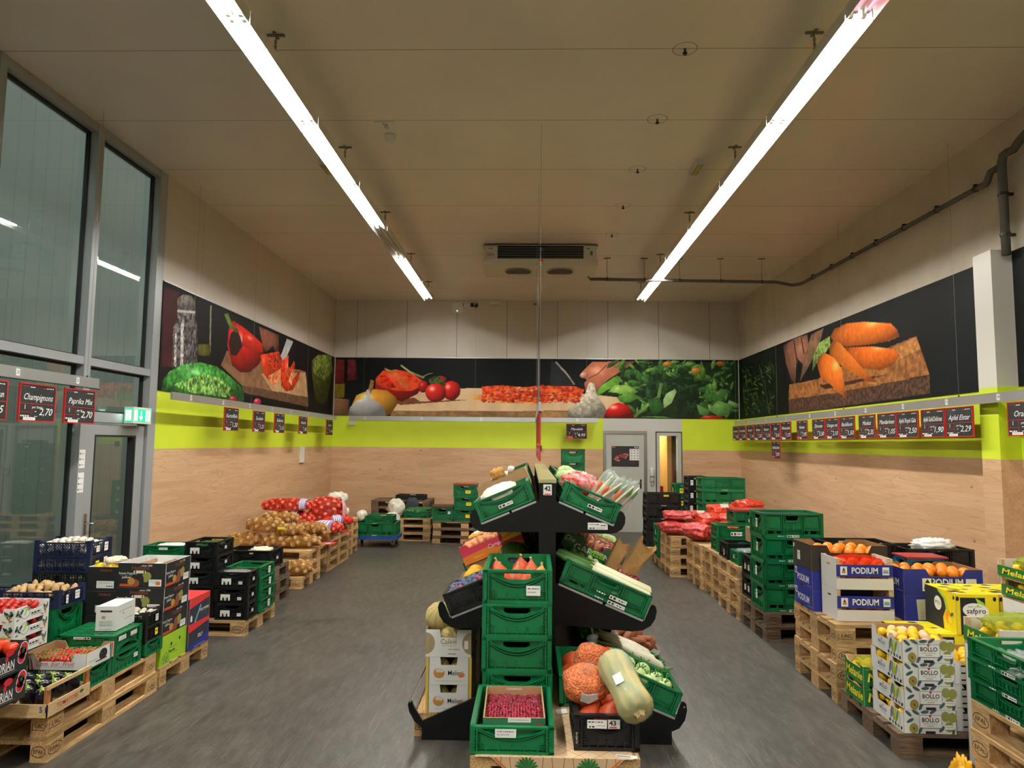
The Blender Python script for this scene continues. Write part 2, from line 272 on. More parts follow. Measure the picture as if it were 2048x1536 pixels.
    def tube(s, pts, r, m, n=8, caps=True):
        pts = [Vector(p) for p in pts]; rs = r if isinstance(r, (list, tuple)) else [r]*len(pts); rings = []; pu = None
        for i, p in enumerate(pts):
            t = (pts[min(i+1, len(pts)-1)]-pts[max(i-1, 0)]).normalized()
            a = pu if pu is not None else (Vector((0, 0, 1)) if abs(t.z) < .9 else Vector((1, 0, 0)))
            a = (a-a.dot(t)*t).normalized(); pu = a; b = t.cross(a)
            rings.append([p+(a*math.cos(2*PI*k/n)+b*math.sin(2*PI*k/n))*rs[i] for k in range(n)])
        V = [q for R_ in rings for q in R_]; fs = [(i*n+k, i*n+(k+1) % n, (i+1)*n+(k+1) % n, (i+1)*n+k) for i in range(len(pts)-1) for k in range(n)]
        if caps: fs += [tuple(range(n))[::-1], tuple(range((len(pts)-1)*n, len(pts)*n))]
        return s.add(V, fs, m)
    def lathe(s, prof, m, n=14, c=(0, 0, 0), ribs=0, depth=0.):
        V = []; 
        for r, z in prof:
            for k in range(n):
                a = 2*PI*k/n; q = r*(1-depth*abs(math.cos(a*ribs/2))**3) if ribs else r
                V.append((c[0]+q*math.cos(a), c[1]+q*math.sin(a), c[2]+z))
        fs = [(i*n+k, i*n+(k+1) % n, (i+1)*n+(k+1) % n, (i+1)*n+k) for i in range(len(prof)-1) for k in range(n)]
        fs += [tuple(range(n))[::-1], tuple(range((len(prof)-1)*n, len(prof)*n))]
        return s.add(V, fs, m)
    def blob(s, rx, ry, rz, m, nu=14, nv=9, p=2., amp=0., fq=3., seed=0, c=(0, 0, 0), ridge=False):
        V = []; so = Vector((seed*7.3, seed*3.1, seed*1.7))
        def se(x): return math.copysign(abs(x)**(2/p), x)
        for i in range(nv+1):
            ph = -PI/2+PI*i/nv
            for k in range(nu):
                a = 2*PI*k/nu; d = Vector((se(math.cos(ph))*se(math.cos(a)), se(math.cos(ph))*se(math.sin(a)), se(math.sin(ph))))
                q = 1.
                if amp:
                    nz = noise.noise(d*fq+so); nz = (abs(nz)*2-.5) if ridge else nz; q += amp*(nz+.5*noise.noise(d*fq*2.3+so))
                V.append((c[0]+d.x*rx*q, c[1]+d.y*ry*q, c[2]+d.z*rz*q))
        fs = [(i*nu+k, i*nu+(k+1) % nu, (i+1)*nu+(k+1) % nu, (i+1)*nu+k) for i in range(nv) for k in range(nu)]
        return s.add(V, fs, m)
    def mesh(s, name, smooth=False):
        me = bpy.data.meshes.new(name); me.from_pydata(s.v, [], s.f)
        for m in s.slots: me.materials.append(MATS[m])
        me.polygons.foreach_set('material_index', s.m)
        if smooth: me.polygons.foreach_set('use_smooth', [True]*len(s.f))
        me.validate(); me.update(); return me
    def build(s, name, parent=None, smooth=False, M=None): return obj(name, s.mesh(name, smooth), parent, M)
I4 = Matrix.Identity(4)
def obj(name, me, parent=None, M=None):
    o = bpy.data.objects.new(name, me); COL.objects.link(o)
    if parent is not None: o.parent = parent
    if M is not None: o.matrix_basis = M
    return o
def tag(o, label=None, cat=None, group=None, kind=None):
    for k, v in (('label', label), ('category', cat), ('group', group), ('kind', kind)):
        if v: o[k] = v
    return o
def thing(name, label, cat, M=None, group=None):
    o = bpy.data.objects.new(name, None); o.empty_display_size = .1; COL.objects.link(o)
    if M is not None: o.matrix_basis = M
    return tag(o, label, cat, group)
def struct(name, mb, smooth=False, parent=None):
    o = mb.build(name, parent, smooth)
    if parent is None: o['kind'] = 'structure'
    return o
def Mx(x, y, z, rz=0., tilt=0.): return Matrix.Translation((x, y, z)) @ Matrix.Rotation(tilt, 4, 'Y') @ Matrix.Rotation(rz, 4, 'Z')
def Rot(x, y, z): return Matrix.Rotation(z, 4, 'Z') @ Matrix.Rotation(y, 4, 'Y') @ Matrix.Rotation(x, 4, 'X')
FX = Fr((0, 0, 0), (1, 0, 0), (0, 1, 0))
RND = random.Random(5)
ORD = ['first', 'second', 'third', 'fourth', 'fifth', 'sixth', 'seventh', 'eighth', 'ninth', 'tenth', 'eleventh', 'twelfth']
def from_top(k, n): return 'topmost' if k == n-1 else ('lowest' if k == 0 else ORD[n-1-k]+' from the top')
def from_floor(k): return 'bottom' if k == 0 else ORD[k]+' up'
# pictures printed on the wall panels: outlines in metres on their wall, printed colour, roundness, mottling, grain size, shine
PIC_LEFT = [
([(8.04,3.73),(8.43,3.75),(8.47,2.81),(8.11,2.77)],'3a1418',0,0.3,0.2,0),
([(8.34,2.79),(8.33,3.29),(8.42,3.41),(8.4,3.63),(8.83,3.72),(8.88,3.5),(8.95,3.32),(8.98,2.86)],'5f5a5a',0.3,1.3,0.035,0),
([(8.54,2.81),(8.51,3.35),(8.54,3.42),(8.58,3.42),(8.58,3.3),(8.62,2.82)],'c9c4c2',0,0.6,0.03,0),
([(8.38,2.81),(8.38,3.26),(8.42,3.26),(8.44,2.81)],'b5b0b2',0,0.9,0.03,0),
([(8.4,3.53),(8.39,3.66),(8.52,3.74),(8.73,3.77),(8.84,3.72),(8.86,3.6)],'6b6661',0.5,0.5,0.04,0),
([(8.4,3.52),(8.86,3.59),(8.86,3.56),(8.41,3.49)],'c8c4be',0,0.2,0.1,0),
([(9.27,3.75),(9.29,3.42),(9.31,3.1),(9.35,3.11),(9.33,3.43),(9.31,3.75)],'8d8d72',0,0.3,0.1,0),
([(8.98,3.17),(9.33,3.22),(9.34,3.07),(9.13,3.03),(8.99,3.04)],'5b5620',0.3,0.4,0.1,0),
([(9.68,2.97),(9.85,3.2),(13.4,3.27),(13.6,2.78),(10.45,2.74)],'8a6448',0.0,0.25,0.12,0),
([(11.17,3.0),(13.4,3.25),(13.6,2.78),(11.71,2.75)],'c39a70',0.0,0.2,0.12,0),
([(10.43,2.75),(13.6,2.78),(13.65,2.59),(10.51,2.64)],'5c4432',0,0.4,0.05,0),
([(8.14,2.5),(8.15,2.61),(8.3,2.74),(8.61,2.86),(9.07,2.94),(9.55,2.94),(10.03,2.83),(10.45,2.71),(10.54,2.57),(10.48,2.48),(9.91,2.46),(8.86,2.49)],'3f8a3a',0.7,0.8,0.05,0.3),
([(8.4,2.58),(8.69,2.67),(9.22,2.8),(9.72,2.79),(10.04,2.68),(9.9,2.53),(8.86,2.52)],'7fb258',0.2,1.1,0.04,0),
([(9.86,3.28),(9.89,3.56),(10.02,3.67),(10.36,3.64),(10.77,3.58),(11.19,3.49),(11.23,3.32),(11.05,3.14),(10.69,2.97),(10.35,2.94),(10.05,3.01)],'c2221a',0.8,0.15,0.1,0.5),
([(9.9,3.32),(9.96,3.48),(10.15,3.57),(10.29,3.48),(10.39,3.35),(10.19,3.17),(9.99,3.16)],'2a120e',0,0.4,0.06,0),
([(10.37,3.35),(10.38,3.59),(10.77,3.56),(11.19,3.49),(11.2,3.35),(10.75,3.33)],'d62c1c',0.3,0.15,0.1,0.4),
([(9.71,3.71),(9.89,3.56),(10.15,3.51),(10.24,3.57),(10.0,3.61),(9.83,3.75)],'5b7a34',0.4,0.3,0.05,0),
([(10.99,3.75),(11.88,3.75),(11.91,3.47),(11.75,3.44),(11.63,3.53),(11.43,3.42),(11.28,3.38),(11.11,3.57)],'7d4c3a',0.6,0.2,0.08,0),
([(12.29,3.75),(12.63,3.75),(12.22,3.32),(11.71,3.06),(11.68,3.09),(12.08,3.47)],'b5b4b6',0.1,0.15,0.1,0),
([(11.09,3.3),(11.91,3.47),(12.1,3.35),(12.0,3.17),(11.68,3.05),(11.48,2.93),(11.27,3.01)],'bf3a22',0.3,0.9,0.03,0),
([(11.09,3.3),(11.38,3.36),(11.55,3.04),(11.48,2.93),(11.27,3.01)],'e2451f',0.2,0.2,0.1,0.2),
([(11.47,2.99),(12.06,3.19),(12.05,2.99),(11.65,2.84)],'ee8a5a',0.1,0.6,0.04,0),
([(12.02,3.29),(12.41,3.47),(12.41,3.21),(12.31,3.05),(12.71,3.4),(12.78,3.34),(12.62,3.0),(13.08,3.29),(13.03,3.1),(12.7,2.85),(12.34,2.8),(12.09,2.89)],'d8401f',0.4,0.5,0.06,0.2),
([(12.44,3.0),(12.66,3.24),(12.73,3.2),(12.63,2.93)],'f0a070',0,0.5,0.05,0),
([(13.73,3.52),(14.1,3.69),(15.11,3.79),(15.25,3.52),(15.17,3.28),(14.87,2.76),(14.54,2.71),(14.13,2.74),(13.85,3.15)],'40441a',0.5,0.6,0.08,0),
([(13.81,3.55),(14.18,3.7),(15.11,3.82),(15.24,3.47),(14.65,3.2),(13.91,3.28)],'6f7f34',0.2,0.9,0.05,0),
([(10.29,2.52),(10.28,2.5),(10.25,2.49),(10.2,2.47),(10.14,2.47),(10.09,2.47),(10.04,2.47),(10.01,2.49),(10.0,2.5),(10.01,2.52),(10.03,2.54),(10.08,2.55),(10.13,2.56),(10.19,2.56),(10.24,2.55),(10.27,2.54)],'b22a40',0.6,0.1,0.1,0.5),
([(11.22,2.54),(11.21,2.52),(11.18,2.49),(11.13,2.48),(11.07,2.47),(11.0,2.47),(10.95,2.48),(10.91,2.5),(10.9,2.52),(10.91,2.54),(10.94,2.56),(10.99,2.58),(11.05,2.59),(11.12,2.59),(11.17,2.58),(11.21,2.56)],'c23a58',0.6,0.1,0.1,0.5),
([(9.87,2.63),(10.04,2.54),(10.07,2.55),(9.9,2.64)],'8f9a4a',0,0,0.1,0)]
PIC_BACK = [
([(-4.42,3.75),(-4.17,3.75),(-4.16,3.22),(-4.41,3.2)],'6b201a',0.2,0.4,0.1,0),
([(-4.41,3.2),(-4.14,3.21),(-4.15,2.9),(-4.4,2.9)],'7d6c1e',0.2,0.3,0.1,0),
([(-4.1,3.75),(-3.91,3.75),(-3.87,3.3),(-4.08,3.27)],'5e1c22',0.4,0.5,0.1,0),
([(-4.42,2.9),(-4.03,2.85),(-4.05,2.47),(-4.41,2.46)],'8a6048',0.5,0.1,0.1,0),
([(-3.07,2.56),(-2.93,3.11),(0.32,3.14),(0.32,2.59)],'dcbc94',0,0.12,0.3,0),
([(0.21,3.09),(1.93,2.98),(2.22,2.78),(1.59,2.65),(0.21,2.64)],'dcbc94',0,0.12,0.3,0),
([(-3.08,2.61),(0.32,2.63),(0.32,2.5),(-3.11,2.46)],'8a6845',0,0.3,0.08,0),
([(0.21,2.63),(1.59,2.64),(1.49,2.48),(0.21,2.48)],'a87d52',0,0.2,0.08,0),
([(-3.12,2.83),(-2.58,2.91),(-2.43,2.82),(-1.49,2.87),(-1.41,2.86),(-2.23,2.79),(-2.87,2.74)],'6d4128',0,0.2,0.1,0),
([(-3.45,3.08),(-3.45,3.35),(-3.29,3.51),(-2.99,3.53),(-2.69,3.49),(-2.44,3.31),(-2.38,3.19),(-2.5,2.99),(-2.85,2.81),(-3.12,2.91)],'a81a16',0.7,0.1,0.2,0.2),
([(-3.45,3.31),(-3.29,3.51),(-2.99,3.53),(-2.64,3.46),(-2.4,3.29),(-2.46,3.14),(-2.63,3.06),(-2.98,3.06),(-3.28,3.13),(-3.43,3.21)],'e9502a',0.15,0.25,0.12,0.1),
([(-3.35,3.38),(-3.24,3.41),(-3.08,3.26),(-2.98,3.13),(-3.13,3.11),(-3.31,3.23)],'b52a14',0.1,0.9,0.05,0),
([(-2.76,3.41),(-2.59,3.39),(-2.48,3.26),(-2.58,3.24)],'c9361a',0.1,0.6,0.05,0),
([(-3.09,3.51),(-2.89,3.41),(-2.68,3.14),(-2.83,3.11),(-2.98,3.31)],'f0743c',0.1,0.3,0.1,0),
([(-3.26,3.54),(-3.09,3.46),(-2.98,3.5),(-3.0,3.54),(-3.09,3.5),(-3.25,3.57)],'b7a24a',0.2,0.3,0.1,0),
([(-2.9,3.62),(-2.7,3.47),(-2.37,3.33),(-2.35,3.37),(-2.68,3.5),(-2.88,3.65)],'97a06c',0.3,0.3,0.1,0),
([(-2.38,3.37),(-2.26,3.43),(-2.16,3.46),(-2.17,3.47),(-2.27,3.45),(-2.39,3.39)],'7a8654',0.2,0.3,0.1,0),
([(-1.85,3.31),(-1.86,3.27),(-1.89,3.24),(-1.93,3.22),(-1.99,3.21),(-2.04,3.22),(-2.08,3.24),(-2.11,3.27),(-2.12,3.3),(-2.12,3.34),(-2.09,3.37),(-2.04,3.39),(-1.99,3.4),(-1.94,3.39),(-1.89,3.37),(-1.86,3.34)],'a3201c',0.7,0.1,0.1,0.3),
([(-2.26,3.15),(-2.27,3.1),(-2.29,3.06),(-2.33,3.03),(-2.37,3.02),(-2.41,3.02),(-2.45,3.05),(-2.47,3.1),(-2.48,3.15),(-2.48,3.2),(-2.45,3.25),(-2.42,3.28),(-2.37,3.29),(-2.33,3.28),(-2.29,3.25),(-2.27,3.21)],'a81f1a',0.7,0.1,0.1,0.3),
([(-1.54,3.07),(-1.55,2.99),(-1.6,2.92),(-1.66,2.87),(-1.74,2.85),(-1.82,2.87),(-1.89,2.91),(-1.94,2.98),(-1.96,3.07),(-1.95,3.15),(-1.9,3.22),(-1.83,3.27),(-1.75,3.29),(-1.67,3.27),(-1.6,3.23),(-1.55,3.15)],'c2241c',0.8,0.05,0.1,0.6),
([(-1.86,3.02),(-1.87,2.94),(-1.92,2.87),(-2.0,2.83),(-2.09,2.81),(-2.18,2.82),(-2.26,2.87),(-2.31,2.94),(-2.33,3.02),(-2.32,3.1),(-2.27,3.17),(-2.19,3.22),(-2.1,3.24),(-2.01,3.22),(-1.93,3.17),(-1.88,3.11)],'cb2a20',0.8,0.05,0.1,0.7),
([(-2.27,3.31),(-2.14,3.39),(-1.99,3.37),(-1.86,3.19),(-1.91,3.15),(-2.01,3.24),(-2.16,3.21),(-2.24,3.24)],'3c4a22',0.2,0.9,0.05,0),
([(-3.97,2.73),(-3.87,2.95),(-3.63,3.05),(-3.48,3.09),(-3.18,3.06),(-2.98,2.91),(-2.95,2.76),(-3.07,2.56),(-3.21,2.48),(-3.83,2.48)],'e0a03a',0.7,0.12,0.2,0.6),
([(-3.58,2.94),(-3.51,3.09),(-3.48,3.28),(-3.56,3.3),(-3.6,3.12),(-3.67,2.97)],'a87c46',0.4,0.5,0.06,0),
([(-4.06,2.47),(-4.01,2.68),(-3.87,2.83),(-3.67,2.9),(-3.65,3.08),(-3.58,3.08),(-3.55,2.88),(-3.35,2.78),(-3.22,2.61),(-3.2,2.47)],'cfcdd2',0.6,0.1,0.2,0.4),
([(-1.28,2.97),(-0.99,3.0),(-0.74,2.85),(0.32,2.83),(0.32,2.77),(-0.74,2.81),(-1.26,2.88)],'e2a052',0,0.2,0.1,0),
([(-1.07,3.17),(-0.6,3.2),(-0.2,3.16),(-0.01,3.17),(0.32,3.22),(0.32,2.83),(-0.25,2.83),(-0.64,2.85),(-1.04,2.88)],'dd4f28',0.2,0.75,0.06,0.1),
([(0.16,3.17),(0.51,3.21),(1.0,3.19),(1.22,3.12),(1.17,3.0),(0.75,2.87),(0.16,2.81)],'dd4f28',0.2,0.75,0.06,0.1),
([(0.48,3.75),(0.63,3.73),(0.82,3.46),(1.0,3.22),(0.82,3.19),(0.46,3.19)],'2a2d30',0.2,0.2,0.2,0),
([(0.57,3.72),(0.82,3.45),(0.99,3.22),(1.01,3.24),(0.85,3.47),(0.59,3.75)],'a89c94',0.1,0.2,0.1,0),
([(1.12,3.42),(1.17,3.52),(1.39,3.74),(2.35,3.76),(2.1,3.52),(1.78,3.37),(1.59,3.2),(1.47,3.02),(1.24,3.07),(1.22,3.27),(1.29,3.34)],'c4775a',0.6,0.12,0.12,0.2),
([(1.3,3.44),(1.3,3.41),(1.28,3.39),(1.25,3.37),(1.21,3.37),(1.18,3.37),(1.15,3.39),(1.13,3.41),(1.12,3.44),(1.13,3.46),(1.15,3.48),(1.18,3.5),(1.21,3.51),(1.25,3.5),(1.28,3.49),(1.3,3.46)],'d9a08a',0.5,0,0.1,0.2),
([(1.3,3.35),(1.52,3.46),(1.79,3.72),(1.78,3.74),(1.51,3.48),(1.29,3.37)],'8a4a38',0,0,0.1,0),
([(1.49,3.0),(1.83,3.4),(2.13,3.6),(2.47,3.74),(4.69,3.76),(4.67,2.51),(3.17,2.5),(2.34,2.5),(1.98,2.95)],'1c2c18',0,0.5,0.1,0),
([(1.47,3.01),(1.59,3.2),(1.88,3.4),(2.02,3.42),(1.98,3.22),(1.71,3.1),(1.51,2.97)],'6fae3c',0.3,0.3,0.1,0.1),
([(1.75,3.07),(1.88,3.22),(2.18,3.23),(2.42,3.08),(2.22,2.98),(1.93,3.05)],'8fbf5a',0.4,0.3,0.1,0.1),
([(1.93,2.95),(2.23,3.08),(2.44,2.96),(2.22,2.83),(2.03,2.84)],'5b9036',0.4,0.3,0.1,0.1),
([(2.34,2.49),(2.64,2.76),(2.89,2.94),(2.96,3.27),(2.89,3.29),(2.83,2.98),(2.59,2.81),(2.29,2.54)],'7da552',0.4,0.2,0.1,0.1),
([(2.96,2.89),(3.03,3.04),(3.23,3.15),(3.26,3.09),(3.15,2.84),(2.98,2.72)],'a8cc86',0.3,0.15,0.1,0),
([(2.62,2.91),(2.88,2.96),(2.98,2.72),(2.78,2.54),(2.69,2.62)],'2f5a28',0.3,0.3,0.1,0),
([(4.03,3.0),(4.25,3.17),(4.42,3.12),(4.27,2.9),(4.08,2.82)],'4f7f3c',0.4,0.3,0.1,0.1),
([(3.69,2.82),(3.98,2.68),(3.93,2.53),(3.76,2.59)],'5f8a4a',0.3,0.2,0.1,0),
([(3.98,2.73),(4.17,2.9),(4.49,2.8),(4.39,2.58),(4.17,2.54)],'6a9a52',0.3,0.25,0.1,0.1),
([(4.38,2.84),(4.59,2.74),(4.63,2.82),(4.41,2.91)],'8fae72',0.4,0.1,0.1,0),
([(2.47,2.52),(3.17,2.5),(2.95,2.54),(2.66,2.54)],'5f9038',0,0.2,0.1,0),
([(3.81,3.56),(3.8,3.53),(3.77,3.51),(3.74,3.49),(3.7,3.48),(3.65,3.49),(3.62,3.51),(3.6,3.53),(3.59,3.56),(3.6,3.59),(3.62,3.61),(3.65,3.63),(3.7,3.63),(3.74,3.63),(3.77,3.61),(3.8,3.59)],'d08a3a',0.5,0.2,0.1,0.1),
([(3.16,3.7),(3.15,3.68),(3.13,3.67),(3.1,3.65),(3.06,3.65),(3.02,3.65),(2.99,3.66),(2.97,3.68),(2.96,3.7),(2.97,3.72),(2.99,3.74),(3.02,3.75),(3.06,3.76),(3.1,3.75),(3.13,3.74),(3.15,3.73)],'c9813a',0.5,0.2,0.1,0.1),
([(4.33,3.73),(4.33,3.71),(4.3,3.69),(4.27,3.68),(4.24,3.67),(4.2,3.68),(4.17,3.69),(4.15,3.7),(4.14,3.72),(4.15,3.74),(4.17,3.76),(4.2,3.77),(4.24,3.77),(4.27,3.77),(4.31,3.76),(4.33,3.74)],'b8642c',0.5,0.2,0.1,0),
([(0.83,2.47),(0.85,2.65),(1.0,2.82),(1.22,2.95),(1.29,3.19),(1.34,3.29),(1.44,3.25),(1.49,3.02),(1.64,2.8),(1.72,2.66),(1.65,2.48)],'d6cdb8',0.6,0.35,0.05,0.3),
([(1.64,2.48),(1.71,2.66),(1.81,2.78),(1.98,2.84),(2.17,2.78),(2.3,2.64),(2.32,2.48)],'c3221a',0.8,0.05,0.1,0.7),
([(3.71,2.46),(3.83,2.55),(4.04,2.57),(4.24,2.54),(4.36,2.46)],'b22018',0.6,0.05,0.1,0.3)]
PIC_RIGHT = [
([(15.41,3.72),(13.15,3.77),(12.96,3.04),(13.05,2.77),(14.08,2.5),(15.48,2.48)],'10180e',0,0.5,0.1,0),
([(12.44,3.0),(11.22,2.99),(10.61,3.07),(8.35,3.24),(8.11,2.75),(10.64,2.71),(12.49,2.74)],'9a6438',0,0.45,0.05,0),
([(9.25,3.13),(8.35,3.23),(8.27,3.07),(9.11,2.97)],'c98a4c',0,0.4,0.05,0),
([(12.49,2.74),(10.64,2.72),(8.11,2.74),(8.11,2.53),(12.47,2.48)],'4a3428',0,0.8,0.03,0),
([(11.17,2.89),(10.32,2.86),(8.89,2.85),(9.19,2.84),(10.14,2.8),(10.95,2.8)],'3a2016',0,0.3,0.1,0),
([(12.69,3.74),(12.11,3.79),(11.59,3.77),(11.54,3.57),(11.81,3.3),(12.07,3.44),(12.16,2.98),(12.36,3.1),(12.56,3.39)],'8a5c48',0.6,0.2,0.08,0.1),
([(12.21,3.77),(12.07,3.33),(12.01,3.33),(12.15,3.77)],'4a2c22',0,0,0.1,0),
([(11.87,3.77),(11.76,3.45),(11.71,3.45),(11.82,3.77)],'4a2c22',0,0,0.1,0),
([(11.41,3.75),(10.94,3.77),(11.13,3.52),(11.5,3.27),(11.96,3.01),(11.74,3.4)],'7a5a44',0.2,0.3,0.1,0),
([(11.37,3.38),(11.12,3.56),(10.73,3.61),(10.72,3.46),(10.91,3.37),(11.26,3.24),(11.42,3.13)],'7f9a4c',0.4,0.7,0.04,0.1),
([(10.71,3.6),(10.57,3.69),(10.17,3.71),(9.63,3.64),(8.92,3.49),(8.78,3.39),(8.72,3.29),(8.97,3.27),(9.48,3.3),(10.19,3.37),(10.58,3.5)],'f07a26',0.65,0.14,0.05,0.3),
([(10.29,3.37),(9.4,3.26),(8.87,3.15),(8.73,3.06),(8.88,2.96),(9.23,2.92),(9.67,2.99),(10.02,3.18)],'ee7424',0.65,0.14,0.05,0.3),
([(10.75,3.46),(10.58,3.53),(10.38,3.45),(10.1,3.26),(9.67,2.97),(9.34,2.77),(9.56,2.79),(10.03,2.97),(10.5,3.17),(10.75,3.32)],'f0802c',0.6,0.12,0.05,0.3),
([(11.23,3.24),(11.14,3.35),(10.91,3.37),(10.6,3.26),(10.36,3.07),(10.28,2.82),(10.22,2.59),(10.43,2.69),(10.73,2.85),(11.11,3.01)],'f27c28',0.65,0.12,0.05,0.3),
([(8.76,3.08),(8.68,3.01),(8.66,3.02),(8.74,3.08)],'e8a060',0,0,0.1,0),
([(9.56,2.78),(9.34,2.75),(9.34,2.76),(9.56,2.79)],'e8a060',0,0,0.1,0)]
_r = random.Random(3); _L = []
for i in range(230):                                # basil leaves of the printed picture
    x, y = _r.uniform(1.8, 4.5), _r.uniform(2.6, 3.75); d = 2.65 < x < 3.75 and y < 3.45
    if (y < 3.0 and 2.85 < x < 3.55) or (x < 2.25 and y < 2.9): continue
    a, l = _r.uniform(0, PI), _r.uniform(.05, .20); w = l*_r.uniform(.26, .42); c, s = math.cos(a), math.sin(a)
    col = _r.choice(('1a3018', '20391f', '284626')) if d else _r.choice(('33602a', '44742f', '588a36', '274d22', '6c9a44', '3d6b33'))
    _L.append(([(x+l*u*c-w*v*s, y+l*u*s+w*v*c) for u, v in ((-1, 0), (-.6, .75), (0, 1), (.55, .7), (1, 0), (.55, -.7), (0, -1), (-.6, -.75))], col, .55, .35, .05, .06))
    if i % 2: _L.append(([(x-l*c, y-l*s), (x+l*c-.006*s, y+l*s+.006*c), (x+l*c+.006*s, y+l*s-.006*c)], '9aae6c' if not d else '3c5a34', 0, 0, .1, 0))
PIC_BACK[34:34] = _L; _L = []
for i in range(170):                                # chopped tomato
    x = _r.uniform(-1.02, 1.12); y = 2.83+.32*_r.random()*(.75+.25*math.cos(x*3)); r = _r.uniform(.03, .075); a = _r.uniform(0, 6)
    _L.append(([(x+r*math.cos(a+k*1.26)*_r.uniform(.7, 1.2), y+.6*r*math.sin(a+k*1.26)*_r.uniform(.7, 1.2)) for k in range(5)], _r.choice(('d8401c', 'e8592a', 'c93318', 'ee7440', 'b82a16', 'e06030', 'f0936a')), .4, .25, .04, .12))
PIC_BACK += _L; _L = []
for i in range(110):                                # dark herbs
    y, z = _r.uniform(13.2, 15.2), _r.uniform(2.55, 3.55); a = _r.uniform(-.3, 1.4); l = _r.uniform(.08, .22); w = _r.uniform(.008, .022); c, s = math.cos(a), math.sin(a)
    _L.append(([(y+l*u*c-w*v*s, z+l*u*s+w*v*c) for u, v in ((-1, 0), (0, 1), (1, 0), (0, -1))], _r.choice(('2c4020', '3d5628', '4d6a30', '1f2f18')), .2, .2, .1, 0))
PIC_RIGHT[1:1] = _L
# ---------------------------------------------------------------- the room
LX, RX, BY, FY, CZ = -4.4, 4.65, 15.4, -3.6, 5.11
struct('floor', MB().box(LX-.3, RX+.3, FY-.3, BY+4.2, -.2, 0, 'floor_concrete'))
struct('ceiling', MB().box(LX-.3, RX+.3, FY-.3, BY+.3, CZ, CZ+.2, 'ceiling_panel'))
WT = .15
def wall_bands(mb, axis, fixed, a0, a1, side):
    # white panel on top, lime band, oak cladding; the picture hangs in front as its own board
    for z0, z1, m in ((0, 1.80, 'oak'), (1.80, 2.49, 'lime_paint'), (2.49, CZ, 'top')):
        if m == 'oak': m = 'oak_cladding_y' if axis == 'x' else 'oak_cladding_x'
        if m == 'top': m = {'l': 'wall_panel_side', 'r': 'plaster', 'b': 'wall_panel_back'}[side]
        lo, hi = (fixed-WT, fixed) if side == 'l' else (fixed, fixed+WT)
        if axis == 'x': mb.box(lo, hi, a0, a1, z0, z1, m)
        else: mb.box(a0, a1, lo, hi, z0, z1, m)
m = MB(); wall_bands(m, 'x', LX, 8.06, BY, 'l'); struct('wall_left', m)
m = MB(); wall_bands(m, 'x', RX, 6.9, BY, 'r')
m.box(RX, RX+WT, FY, 6.9, 0, 1.8, 'oak_cladding_y').box(RX, RX+WT, FY, 6.9, 1.8, 2.49, 'lime_paint').box(RX, RX+WT, FY, 6.9, 2.49, CZ, 'plaster'); struct('wall_right', m)
m = MB()                                            # back wall with the opening for door and side light
wall_bands(m, 'y', BY, LX-.1, 1.64, 'b'); wall_bands(m, 'y', BY, 3.37, RX+.1, 'b')
m.box(1.64, 3.37, BY, BY+WT, 2.21, 2.47, 'panel_white').box(1.64, 3.37, BY, BY+WT, 2.47, CZ, 'wall_panel_back').box(1.64, 1.67, BY, BY+WT, 0, 2.21, 'panel_white').box(2.56, 2.8, BY, BY+WT, 0, 2.21, 'panel_white')
m.box(2.8, 2.88, BY, BY+WT, 0, 2.21, 'door_grey').box(3.27, 3.37, BY, BY+WT, 0, 2.21, 'door_grey').box(2.88, 3.27, BY, BY+WT, 0, .12, 'door_grey').box(2.88, 3.27, BY, BY+WT, 2.11, 2.21, 'door_grey')
struct('wall_back', m)
struct('wall_front', MB().box(LX-.2, RX+.2, FY-WT, FY, 0, CZ, 'wall_panel_back'))
# door in the back wall
fr = Fr((0, BY, 0), (1, 0, 0), (0, 0, 1))           # normal faces the room (-Y)
m = MB(); m.box(1.64, 1.70, BY-.03, BY+.1, 0, 2.21, 'steel').box(2.53, 2.60, BY-.03, BY+.1, 0, 2.21, 'steel').box(1.70, 2.53, BY-.03, BY+.1, 2.14, 2.21, 'steel'); 
d = struct('door_1', MB().box(1.70, 2.53, BY-.012, BY+.05, .012, 2.14, 'door_grey'))
struct('door_frame', m, parent=d)
m = MB(); m.fbox(fr, 2.44, 2.475, .95, 1.15, .012, .02, 'ink').tube([fr(2.457, 1.07, .02), fr(2.457, 1.07, .06), fr(2.35, 1.065, .06)], .009, 'chrome'); m.build('door_handle', d)
# wall calendar on the door
m = MB(); m.fbox(fr, 1.82, 2.42, 1.425, 1.875, .013, .016, 'calendar_black'); c = m.build('wall_calendar'); tag(c, 'black 2024 wall calendar with a picture of meat hung on the grey door', 'calendar')
m = MB(); m.rect(fr, 2.215, 2.42, 1.565, 1.815, .0165, 'paper')
for i in range(3):
    for j in range(4): m.rect(fr, 2.245+i*.065, 2.275+i*.065, 1.595+j*.058, 1.612+j*.058, .0168, 'ink_grey').text(fr, str(j*3+i+1), 2.26+i*.065, 1.625+j*.058, .022, .0169, 'ink')
m.text(fr, '2024', 2.36, 1.845, .045, .0168, 'paper').rect(fr, 1.83, 1.905, 1.835, 1.87, .0168, 'card_red')
m.scrawl(fr, 2.22, 2.38, 1.51, .014, .0168, 'calendar_red', 3).scrawl(fr, 2.22, 2.34, 1.48, .012, .0168, 'calendar_red', 4).build('calendar_pages', c)
m = MB(); m.flat(fr, [(1.88, 1.60), (1.93, 1.56), (2.0, 1.55), (2.02, 1.58), (1.96, 1.6), (1.98, 1.64), (2.05, 1.62), (2.12, 1.6), (2.14, 1.63), (2.19, 1.69), (2.17, 1.72), (2.08, 1.7), (2.02, 1.7), (1.98, 1.68), (1.91, 1.66)], .0167, 'calendar_red')
